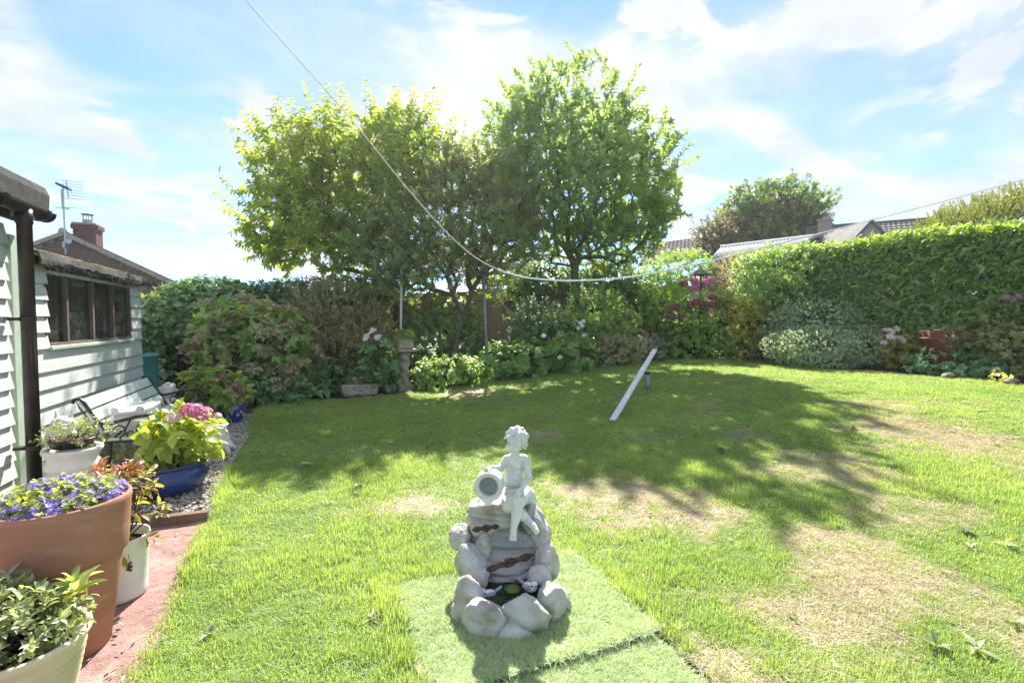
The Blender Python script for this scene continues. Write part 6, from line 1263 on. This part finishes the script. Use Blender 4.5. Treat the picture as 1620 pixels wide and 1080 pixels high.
# bellflowers in the terracotta pot
ca = shrub('bellflowers', 'cushion of violet bellflowers filling the tall terracotta pot', 'flowers', [(*(TP + [0, 0, .566]), .155, .155, .045)], 420, 6, .020, 'campleaf', 'oval', .7, .04, 60, .1, .8, .45, nst=0, base=TP + [0, 0, .508], rough=.1)
def bells(root, c, r_, n):
    a = rng.random(n) * 6.28; q = np.sqrt(rng.random(n)) * r_; lump = vn(c[0] + q * np.cos(a), c[1] + q * np.sin(a), 22)
    keep = lump > .22; a, q = a[keep], q[keep]; n = len(a); h_ = .128 * (1 - .45 * (q / r_) ** 2) + rng.normal(size=n) * .014
    C = np.stack([c[0] + q * np.cos(a), c[1] + q * np.sin(a), c[2] + h_], 1); Nn = unit(np.stack([np.cos(a) * q / r_, np.sin(a) * q / r_, np.full(n, 1.2)], 1) + rng.normal(size=(n, 3)) * .55)
    k = 5; Cr = np.repeat(C, k, 0); Nr = np.repeat(Nn, k, 0); an_ = np.tile(np.arange(k) * 1.2566, n) + np.repeat(rng.random(n) * 6, k); U = unit(np.cross(Nr, [[.3, .5, .1]])); V = np.cross(Nr, U)
    b = Bag(); b.add(Cr, U * np.cos(an_)[:, None] + V * np.sin(an_)[:, None] + Nr * .45, Nr, np.full(n * k, .0135) * np.repeat(rng.uniform(.7, 1.25, n), k), np.repeat(rng.random(n), k)); me = leaf_mesh('blossom', *b.cat(), 'diamond', .62, OFF[root.name]); me.materials.append(PT['violet']); o = link('blossom', me, root); o['kind'] = 'stuff'
bells(ca, TP + [0, 0, .495], .195, 950)
nd = shrub('nandina', 'shrub with bronze and red-tipped leaves in the white enamel pot', 'shrub', [(*(BK + [.03, .0, .42]), .12, .11, .10), (*(BK + [.0, .03, .47]), .11, .10, .07), (*(BK + [.02, -.02, .30]), .13, .12, .06)], 60, 6, .05, 'nandina', 'oval', .40, .08, 60, .35, .8, .3, single=160, nst=14, base=BK + [0, 0, .23], r0=.005)
P_, N_ = root_shell[nd.name]; bag = Bag(); tp = P_[np.argsort(-P_[:, 2])[:14]] + [0, 0, .03]; twigs(bag, tp, np.tile([0, 0, 1.0], (len(tp), 1)) + rng.normal(size=tp.shape) * .3, .04, 6, .045, 55, .0); foliage(nd, bag, L['redtip'], 'oval', .4, 'red_tips')
az = shrub('variegated_azalea', 'pale variegated small-leaved shrub filling the cream ribbed pot', 'shrub', [(*(CP + [0, 0, .295]), .15, .15, .075), (*(CP + [-.06, .03, .33]), .11, .11, .06)], 330, 8, .029, 'smallpale', 'oval', .45, .05, 62, .05, .8, .4, nst=24, base=CP + [0, 0, .22], r0=.004)
pi = plant('pieris_shoot', 'upright pieris shoot with pale yellow-green whorls rising from the cream pot', 'plant', CP + [.05, .08, .24]); tips = [D(114, 930, dist(CP) + .12), D(122, 942, dist(CP) + .1), D(94, 955, dist(CP) + .1), D(108, 960, dist(CP) + .08)]
bag = Bag(); twigs(bag, np.array(tips), np.tile([0.05, 0, 1.0], (4, 1)) + rng.normal(size=(4, 3)) * .15, .02, 9, .075, 55, .05, .8); foliage(pi, bag, L['pieris'], 'oval', .30, single=36, msingle=L['pieris1']); stems(pi, CP + [.05, .08, .24], tips, M['stemg'], .004)
sg = plant('grey_succulent', 'grey-green leafy shoot leaning in at the left edge beside the terracotta pot', 'plant', CP + [-.12, .1, .24]); tips = [D(6, 925, dist(CP) + .1), D(-14, 940, dist(CP) + .1), D(2, 960, dist(CP) + .06)]
bag = Bag(); twigs(bag, np.array(tips), np.tile([.4, 0, 1.0], (3, 1)), .03, 11, .05, 60, .0, .8); foliage(sg, bag, L['sedumgrey'], 'oval', .4, single=33, msingle=L['sedumgrey1']); stems(sg, CP + [-.12, .1, .24], tips, M['stemg'], .004)
shrub('bowl_thyme', 'straggly grey-green trailing plant in the black bowl on the chimney pot', 'plant', [(*(BL + [0, 0, .08]), .11, .11, .04), (*(BL + [.1, .03, .09]), .07, .07, .05), (*(BL + [-.08, -.03, .07]), .06, .06, .03)], 150, 7, .024, 'smallpale', 'leaf', .42, .06, 55, .1, .7, .3, nst=24, base=BL + [0, 0, .05], r0=.003)
ns = plant('plants_behind_bench', 'dark foliage and small seedlings on the ground beyond the bench', 'ground cover plant', np.array([-1.5, 6.8, 0])); bag = Bag(); P_, N_ = shell([(-1.4, 6.9, .12, .5, .5, .25), (-1.9, 7.2, .1, .3, .5, .2), (-1.75, 5.2, .05, .25, .6, .08)], 260, .3); twigs(bag, P_, N_ + [0, 0, .6], .08, 7, .06, 62, .2); foliage(ns, bag, L['brownhyd'], 'leaf', .5)

# ------------------------------------------------------------------ grass, artificial turf, gravel, fallen leaves
def scatter_nodes():
    """Instances the small meshes kept in the same object (vid = 0..3) on its loose points (vid = -1)."""
    g = bpy.data.node_groups.new('scatter', 'GeometryNodeTree'); g.interface.new_socket('Geometry', in_out='INPUT', socket_type='NodeSocketGeometry'); g.interface.new_socket('Geometry', in_out='OUTPUT', socket_type='NodeSocketGeometry')
    N = g.nodes; I = N.new('NodeGroupInput'); O = N.new('NodeGroupOutput'); J = N.new('GeometryNodeJoinGeometry')
    def attr(n, t): a = N.new('GeometryNodeInputNamedAttribute'); a.data_type = t; a.inputs['Name'].default_value = n; return [s for s in a.outputs if s.enabled][0]
    def eq(a, v):
        c = N.new('FunctionNodeCompare'); c.data_type = 'INT'; c.operation = 'EQUAL'; ins_ = [s for s in c.inputs if s.enabled]; g.links.new(a, ins_[0]); ins_[1].default_value = v; return c.outputs[0]
    vid, pick = attr('vid', 'INT'), attr('pick', 'INT'); rot, scl = attr('rotv', 'FLOAT_VECTOR'), attr('scl', 'FLOAT_VECTOR')
    sp = N.new('GeometryNodeSeparateGeometry'); g.links.new(I.outputs[0], sp.inputs[0]); g.links.new(eq(vid, -1), sp.inputs[1]); er = N.new('FunctionNodeEulerToRotation'); g.links.new(rot, er.inputs[0])
    for k in range(4):
        s = N.new('GeometryNodeSeparateGeometry'); g.links.new(I.outputs[0], s.inputs[0]); g.links.new(eq(vid, k), s.inputs[1])
        i = N.new('GeometryNodeInstanceOnPoints'); g.links.new(sp.outputs[0], i.inputs['Points']); g.links.new(eq(pick, k), i.inputs['Selection']); g.links.new(s.outputs[0], i.inputs['Instance']); g.links.new(er.outputs[0], i.inputs['Rotation']); g.links.new(scl, i.inputs['Scale']); g.links.new(i.outputs[0], J.inputs[0])
    g.links.new(J.outputs[0], O.inputs[0]); return g
SCN = scatter_nodes()
def scatter(name, variants, pts, pick, rot, scl, m, parent=None):
    V = []; F = []; vid = []; tint = []
    for k, (v, f, t_) in enumerate(variants): o = len(V); V += list(map(tuple, v)); F += [tuple(i + o for i in q) for q in f]; vid += [k] * len(v); tint += list(t_)
    nv = len(V); n = len(pts); V = np.concatenate([np.array(V, float), pts]); me = bpy.data.meshes.new(name); me.from_pydata(V.tolist(), [], F); me.materials.append(m)
    def at(nm, ty, data, key='value'): a = me.attributes.new(nm, ty, 'POINT'); a.data.foreach_set(key, np.ascontiguousarray(data).ravel())
    at('vid', 'INT', np.concatenate([np.array(vid, np.int32), np.full(n, -1, np.int32)])); at('pick', 'INT', np.concatenate([np.zeros(nv, np.int32), pick.astype(np.int32)]))
    at('rotv', 'FLOAT_VECTOR', np.concatenate([np.zeros((nv, 3)), rot]).astype(np.float32), 'vector'); at('scl', 'FLOAT_VECTOR', np.concatenate([np.ones((nv, 3)), scl]).astype(np.float32), 'vector'); at('tint', 'FLOAT', np.concatenate([np.array(tint), np.zeros(n)]).astype(np.float32))
    o = link(name, me); o['kind'] = 'stuff'; md = o.modifiers.new('scatter', 'NODES'); md.node_group = SCN; return o
def tuft(seed, n, rad, h0, h1, w, lean, curl=.5):
    r_ = np.random.default_rng(seed); V = []; F = []; T = []
    for i in range(n):
        a, q = r_.random() * 6.28, rad * math.sqrt(r_.random()); x, y = q * math.cos(a), q * math.sin(a); h = r_.uniform(h0, h1); da = r_.random() * 6.28; ln_ = abs(r_.normal()) * lean; dx, dy = math.cos(da), math.sin(da); px_, py_2 = -dy, dx
        ww = w * r_.uniform(.7, 1.2); o = len(V); t_ = r_.random()
        for t, wd in ((0, 1), (.5, .85)):
            off = ln_ * h * (t + curl * t * t); z = h * t * (1 - .25 * min(ln_, 1.6) * t)
            V += [(x + dx * off - px_ * ww * wd / 2, y + dy * off - py_2 * ww * wd / 2, z), (x + dx * off + px_ * ww * wd / 2, y + dy * off + py_2 * ww * wd / 2, z)]
        off = ln_ * h * (1 + curl); V.append((x + dx * off, y + dy * off, h * max(.12, 1 - .35 * min(ln_, 2.2)))); F += [(o, o + 1, o + 3, o + 2), (o + 2, o + 3, o + 4)]; T += [t_] * 5
    return V, F, T
def grass_mat(name, dark, mid, light, trans=.45, tg=1.5):
    t = NT(name); a = t.n('ShaderNodeAttribute'); a.attribute_name = 'tint'; pos = t.n('ShaderNodeNewGeometry').outputs['Position']
    f = t.math('ADD', t.math('MULTIPLY', a.outputs['Fac'], .55), t.math('SUBTRACT', t.math('ADD', t.math('MULTIPLY', t.noise(pos, 1.3, 4, .6), .75), t.math('MULTIPLY', t.noise(pos, 9, 2), .35)), .32), True)
    col = t.ramp(f, [(.1, dark), (.5, mid), (.9, light)]); p = t.n('ShaderNodeBsdfPrincipled'); t.l(col, p.inputs['Base Color']); p.inputs['Roughness'].default_value = .45; p.inputs['Specular IOR Level'].default_value = .35
    tr = t.n('ShaderNodeBsdfTranslucent'); t.l(t.mix(1.0, col, (tg * 1.2, tg * 1.12, tg * .62), 'MULTIPLY'), tr.inputs[0]); ms = t.n('ShaderNodeMixShader'); ms.inputs[0].default_value = trans; t.l(p.outputs[0], ms.inputs[1]); t.l(tr.outputs[0], ms.inputs[2]); t.l(ms.outputs[0], t.out.inputs[0]); return t.m
def grass_points():
    out = []
    for lo_, hi_, dens in ((0, 2.6, 1900), (2.6, 4.2, 1150), (4.2, 6.5, 620), (6.5, 16, 330)):
        n = int(dens * 120); x = rng.uniform(-.9, 9.6, n); y = rng.uniform(-.6, 9.6, n); n_keep = dens * 10.5 * 10.2; k = min(n, int(n_keep)); x, y = x[:k], y[:k]; d = x * FW[0] + y * FW[1]; l_ = x * RT[0] + y * RT[1]
        ok = (d > lo_) & (d <= hi_) & (np.abs(l_) < 1.12 * d + .8) & inpoly(x, y, LAWN) & ~((x > MAT0[0] - .005) & (x < MAT1[0] + .005) & (y > MAT0[1]) & (y < MAT1[1] + .005)) & (d > .9)
        out.append(np.stack([x[ok], y[ok], d[ok]], 1))
    return np.concatenate(out)
gpnt = grass_points(); gx, gy, gd = gpnt.T; dry = dryness(gx, gy); n = len(gx); isdry = rng.random(n) < np.clip(dry * .9 - .08, 0, .74); fine = fbm(gx, gy, 2.2, 12)
edge = np.minimum(np.abs(gx + .65), 9) < .10; matedge = ((np.abs(gx - MAT0[0]) < .09) | (np.abs(gx - MAT1[0]) < .09)) & (gy < MAT1[1] + .1) | ((np.abs(gy - MAT1[1]) < .10) & (gx > MAT0[0] - .1) & (gx < MAT1[0] + .1))
def place(sel):
    k = int(sel.sum()); rot = np.stack([rng.normal(size=k) * .08, rng.normal(size=k) * .08, rng.random(k) * 6.28], 1); return k, rot
gm = grass_mat('grass_blades', (.165, .265, .08), (.305, .415, .14), (.46, .545, .23), .5, 1.5); gs = ~isdry; k, rot = place(gs)
h_ = (.5 + .6 * smooth((fine[gs] - .3) / .4)) * (1 + .5 * edge[gs] + .55 * matedge[gs]) * (1 - .42 * dry[gs]) * rng.uniform(.75, 1.25, k); wsc = np.where(gd[gs] < 2.6, 1, np.where(gd[gs] < 4.2, 1.15, np.where(gd[gs] < 6.5, 1.45, 1.9)))
scatter('lawn_grass', [tuft(1, 22, .030, .022, .050, .0026, .55), tuft(2, 20, .032, .020, .044, .0028, .75), tuft(3, 24, .030, .025, .056, .0024, .5), tuft(4, 16, .034, .016, .036, .0030, .95)], np.stack([gx[gs], gy[gs], G(gx[gs], gy[gs]) + .006], 1), rng.integers(0, 4, k), rot, np.stack([wsc, wsc, h_], 1), gm)
dm = grass_mat('dry_blades', (.38, .31, .19), (.54, .46, .32), (.68, .61, .46), .3, 1.0); ds = isdry; k, rot = place(ds); wsc = np.where(gd[ds] < 4.2, 1.1, 1.7)
scatter('dry_grass', [tuft(11, 16, .035, .010, .026, .0024, 1.9, .3), tuft(12, 14, .035, .010, .030, .0022, 2.2, .3), tuft(13, 16, .034, .008, .022, .0026, 1.6, .3), tuft(14, 12, .036, .012, .03, .0022, 2.4, .2)], np.stack([gx[ds], gy[ds], G(gx[ds], gy[ds]) + .005], 1), rng.integers(0, 4, k), rot, np.stack([wsc, wsc, rng.uniform(.7, 1.2, k)], 1), dm)
# broad-leaved weeds in the lawn: single plants
def weed(px, py, s, lab, mk='fresh', per=8, shape='leaf', asp=.34):
    q = gp(px, py); r_ = plant('lawn_weed', lab, 'weed', q, 'weeds in the lawn'); b = Bag(); twigs(b, np.array([q + [0, 0, .012]]), np.array([[0, 0, 1.0]]), .01, per, s, 74, .0, .8, .2); foliage(r_, b, L[mk], shape, asp)
WL = 'broad-leaved rosette weed lying flat in the lawn'
for px, py, s, lab in [(1590, 868, .10, 'upper of the two weeds at the right edge of the bleached lawn'), (1535, 872, .08, 'flat rosette weed just left of the upper weed at the right edge'), (1605, 990, .11, 'leafy weed nearest the right edge of the lawn, low in the photo'), (1545, 1035, .12, 'broad-leaved weed at the bottom right corner of the lawn'), (1480, 1030, .12, 'rosette weed on bleached turf left of the bottom right corner'), (1575, 705, .08, 'small weed on the sunlit lawn below the geranium cover'), (1225, 735, .06, 'tiny weed at the front edge of the tree shadow on the right'),
        (880, 800, .06, 'small weed in the bleached patch just right of the boy statue'), (520, 800, .06, 'small weed on bright grass left of the fountain'), (590, 985, .08, 'weed in the grass beside the left edge of the artificial turf'), (345, 900, .07, 'small weed in bright grass near the red path'), (330, 1010, .08, 'weed in the near grass at the bottom left of the lawn'), (1250, 980, .06, 'lone weed in the middle of the nearest bleached patch')]: weed(px, py, s * .6, lab, 'smallpale')
# artificial turf
tm_ = grass_mat('turf_fibre', (.38, .49, .26), (.54, .65, .39), (.68, .76, .53), .35, 1.1)
turf = MB(); e_ = .004
ys = [MAT1[1] - .006, 1.8, 1.6, 1.55, 1.52, 1.503]; zt = [.022, .022, .022, .025, .030, .030]; V = []
for y, z in zip(ys, zt): V += [(MAT0[0] + .006, y, 0), (MAT1[0] - .006, y, 0), (MAT0[0] + .006, y, z), (MAT1[0] - .006, y, z)]
nn_ = len(ys); F = []
for a in range(nn_ - 1): o = a * 4; F += [(o + 2, o + 3, o + 7, o + 6), (o, o + 2, o + 6, o + 4), (o + 1, o + 5, o + 7, o + 3), (o, o + 4, o + 5, o + 1)]
F += [(0, 1, 3, 2), (nn_ * 4 - 4, nn_ * 4 - 2, nn_ * 4 - 1, nn_ * 4 - 3)]; turf.add(V, F); turf.box(((MAT0[0] + .05 + 1.22) / 2, (MAT0[1] + 1.49) / 2, .0035), (1.17 - MAT0[0] - .012, 1.48 - MAT0[1], .009))
tb_ = turf.build('turf_mat', mat('turf_backing', (.13, .18, .08), (.09, .13, .05), .95, 30)); tag(tb_, 'rectangle of pale green artificial turf under the fountain', 'turf mat'); settle(tb_)
n = 11000; x = rng.uniform(MAT0[0], MAT1[0], n); y = rng.uniform(MAT0[1], MAT1[1], n); kk = ((y > 1.50) | ((y < 1.495) & (x > MAT0[0] + .05) & (x < 1.22))); x, y = x[kk], y[kk]; n = len(x)
to = scatter('turf_pile', [tuft(21, 26, .013, .012, .022, .0016, .9), tuft(22, 26, .013, .012, .02, .0016, 1.2), tuft(23, 24, .013, .010, .02, .0017, 1.0), tuft(24, 26, .013, .012, .024, .0016, .8)], np.stack([x, y, np.where(y > 1.49, .024 + .010 * np.exp(-((y - 1.5) / .05) ** 2), .012)], 1), rng.integers(0, 4, n), np.stack([rng.normal(size=n) * .1, rng.normal(size=n) * .1, rng.random(n) * 6.28], 1), np.stack([np.ones(n), np.ones(n), rng.uniform(.75, 1.2, n)], 1), tm_)
to.parent = tb_; to.matrix_parent_inverse = Matrix.Translation(-Vector(tb_.location))
# pebbles
def pebble(seed):
    b = bmesh.new(); bmesh.ops.create_icosphere(b, subdivisions=1, radius=1); r_ = np.random.default_rng(seed); V = [tuple(np.array(v.co) * np.array([1, .78, .5]) * r_.uniform(.82, 1.1)) for v in b.verts]; F = [tuple(v.index for v in f.verts) for f in b.faces]; b.free(); return V, F, [0] * len(V)
t = NT('pebbles'); oi = t.n('ShaderNodeObjectInfo'); pos = t.n('ShaderNodeNewGeometry').outputs['Position']; vr = t.n('ShaderNodeTexVoronoi'); vr.inputs['Scale'].default_value = 38; t.l(pos, vr.inputs['Vector']); sx = t.n('ShaderNodeSeparateColor'); t.l(vr.outputs['Color'], sx.inputs[0])
p = t.n('ShaderNodeBsdfPrincipled'); t.l(t.ramp(sx.outputs[0], [(0, (.16, .15, .14)), (.35, (.36, .33, .29)), (.6, (.50, .46, .41)), (.8, (.34, .24, .17)), (1, (.62, .60, .56))]), p.inputs['Base Color']); p.inputs['Roughness'].default_value = .75; t.l(p.outputs[0], t.out.inputs[0])
n = 11000; x = -.62 - 1.35 * rng.random(n) ** 1.5; y = rng.uniform(3.54, 7.25, n); keep = x < -.645 - .03 * fbm(y, y, 3); x, y = x[keep], y[keep]; k = len(x); s = rng.uniform(.007, .017, k)
scatter('gravel', [pebble(i) for i in range(4)], np.stack([x, y, .016 + rng.random(k) * .012], 1), rng.integers(0, 4, k), rng.random((k, 3)) * np.array([.6, .6, 6.28]), np.stack([s, s, s], 1), t.m)
# fallen leaves and debris
lf = MB(); 
def fallen(px, py, L_, w, col, rot, lab, cat='fallen leaf', name='fallen_leaf'):
    q = gp(px, py) + [0, 0, .03]; mb = MB(); n = 7; V = []; c, s_ = math.cos(rot), math.sin(rot)
    for i in range(n):
        t_ = i / (n - 1); ww = w * math.sin(math.pi * min(max(t_ * .94 + .03, 0), 1)); z = .012 * math.sin(t_ * 5); xx = (t_ - .5) * L_
        for u, dz in ((-.5, .008), (0, 0), (.5, .008)): V.append(q + [xx * c - u * ww * s_, xx * s_ + u * ww * c, z + dz])
    mb.add(V, [(i * 3 + j, i * 3 + j + 1, i * 3 + j + 4, i * 3 + j + 3) for i in range(n - 1) for j in (0, 1)]); o = mb.build(name, col, smooth=True); tag(o, lab, cat); settle(o)
br, tn, yl, dk = mat('dry_leaf_brown', (.20, .10, .05), (.12, .06, .03)), mat('dry_leaf_tan', (.42, .32, .2), (.32, .22, .13)), mat('yellow_leaf', (.6, .42, .04), (.5, .34, .03)), mat('dark_bark_chip', (.07, .05, .04), (.04, .03, .025))
fallen(1140, 717, .32, .05, dk, .9, 'long dark curled bark strip on the lawn right of the fountain'); fallen(1346, 680, .16, .07, dk, .3, 'dark curled leaf on the sunlit grass near the hebe')
fallen(568, 775, .09, .05, br, .5, 'reddish-brown dead leaf on the bright grass left of the fountain'); fallen(487, 740, .16, .06, tn, .2, 'pale dead leaf on the shaded lawn near the gravel'); fallen(772, 661, .07, .06, yl, 0, 'small yellow fallen leaf on the shaded lawn above the statue')
fallen(675, 714, .08, .04, br, 1, 'brown fallen leaf on the shaded lawn left of the statue'); fallen(1052, 604, .2, .04, tn, .6, 'pale fallen leaf beside the metal post'); fallen(1527, 846, .10, .07, M['stemg'], .4, 'broad green leaf lying on the lawn at the right')
rs = np.random.default_rng(77)
mb = MB()
for i in range(46):
    if i < 34: q = np.array([rs.uniform(-.82, -.62), rs.uniform(1.7, 2.3), .025])
    else: q = np.array([rs.uniform(-.8, -.62), rs.uniform(1.6, 3.4), .025])
    a = rs.random() * 6.28; l = rs.uniform(.015, .04); w = rs.uniform(.003, .007); d = np.array([math.cos(a), math.sin(a), rs.uniform(-.1, .3)]); u = np.array([-math.sin(a), math.cos(a), .2])
    mb.add([q, q + d * l * .5 + u * w, q + d * l, q + d * l * .5 - u * w], [(0, 1, 2, 3)])
o = mb.build('leaf_litter', tn); o['kind'] = 'stuff'

mb = MB()
for i in range(420):
    u = np.array([rs.uniform(-.5, 9.0), rs.uniform(1.3, 8.6)])
    if not inpoly(np.array([u[0]]), np.array([u[1]]), LAWN)[0]: continue
    q = np.array([u[0], u[1], gz(*u) + .03]); a = rs.random() * 6.28; l = rs.uniform(.012, .04); w = l * .3; d = np.array([math.cos(a), math.sin(a), rs.uniform(-.2, .3)]); v = np.array([-math.sin(a), math.cos(a), .3])
    mb.add([q, q + d * l * .5 + v * w, q + d * l, q + d * l * .5 - v * w], [(0, 1, 2, 3)])
o = mb.build('lawn_litter', tn); o['kind'] = 'stuff'
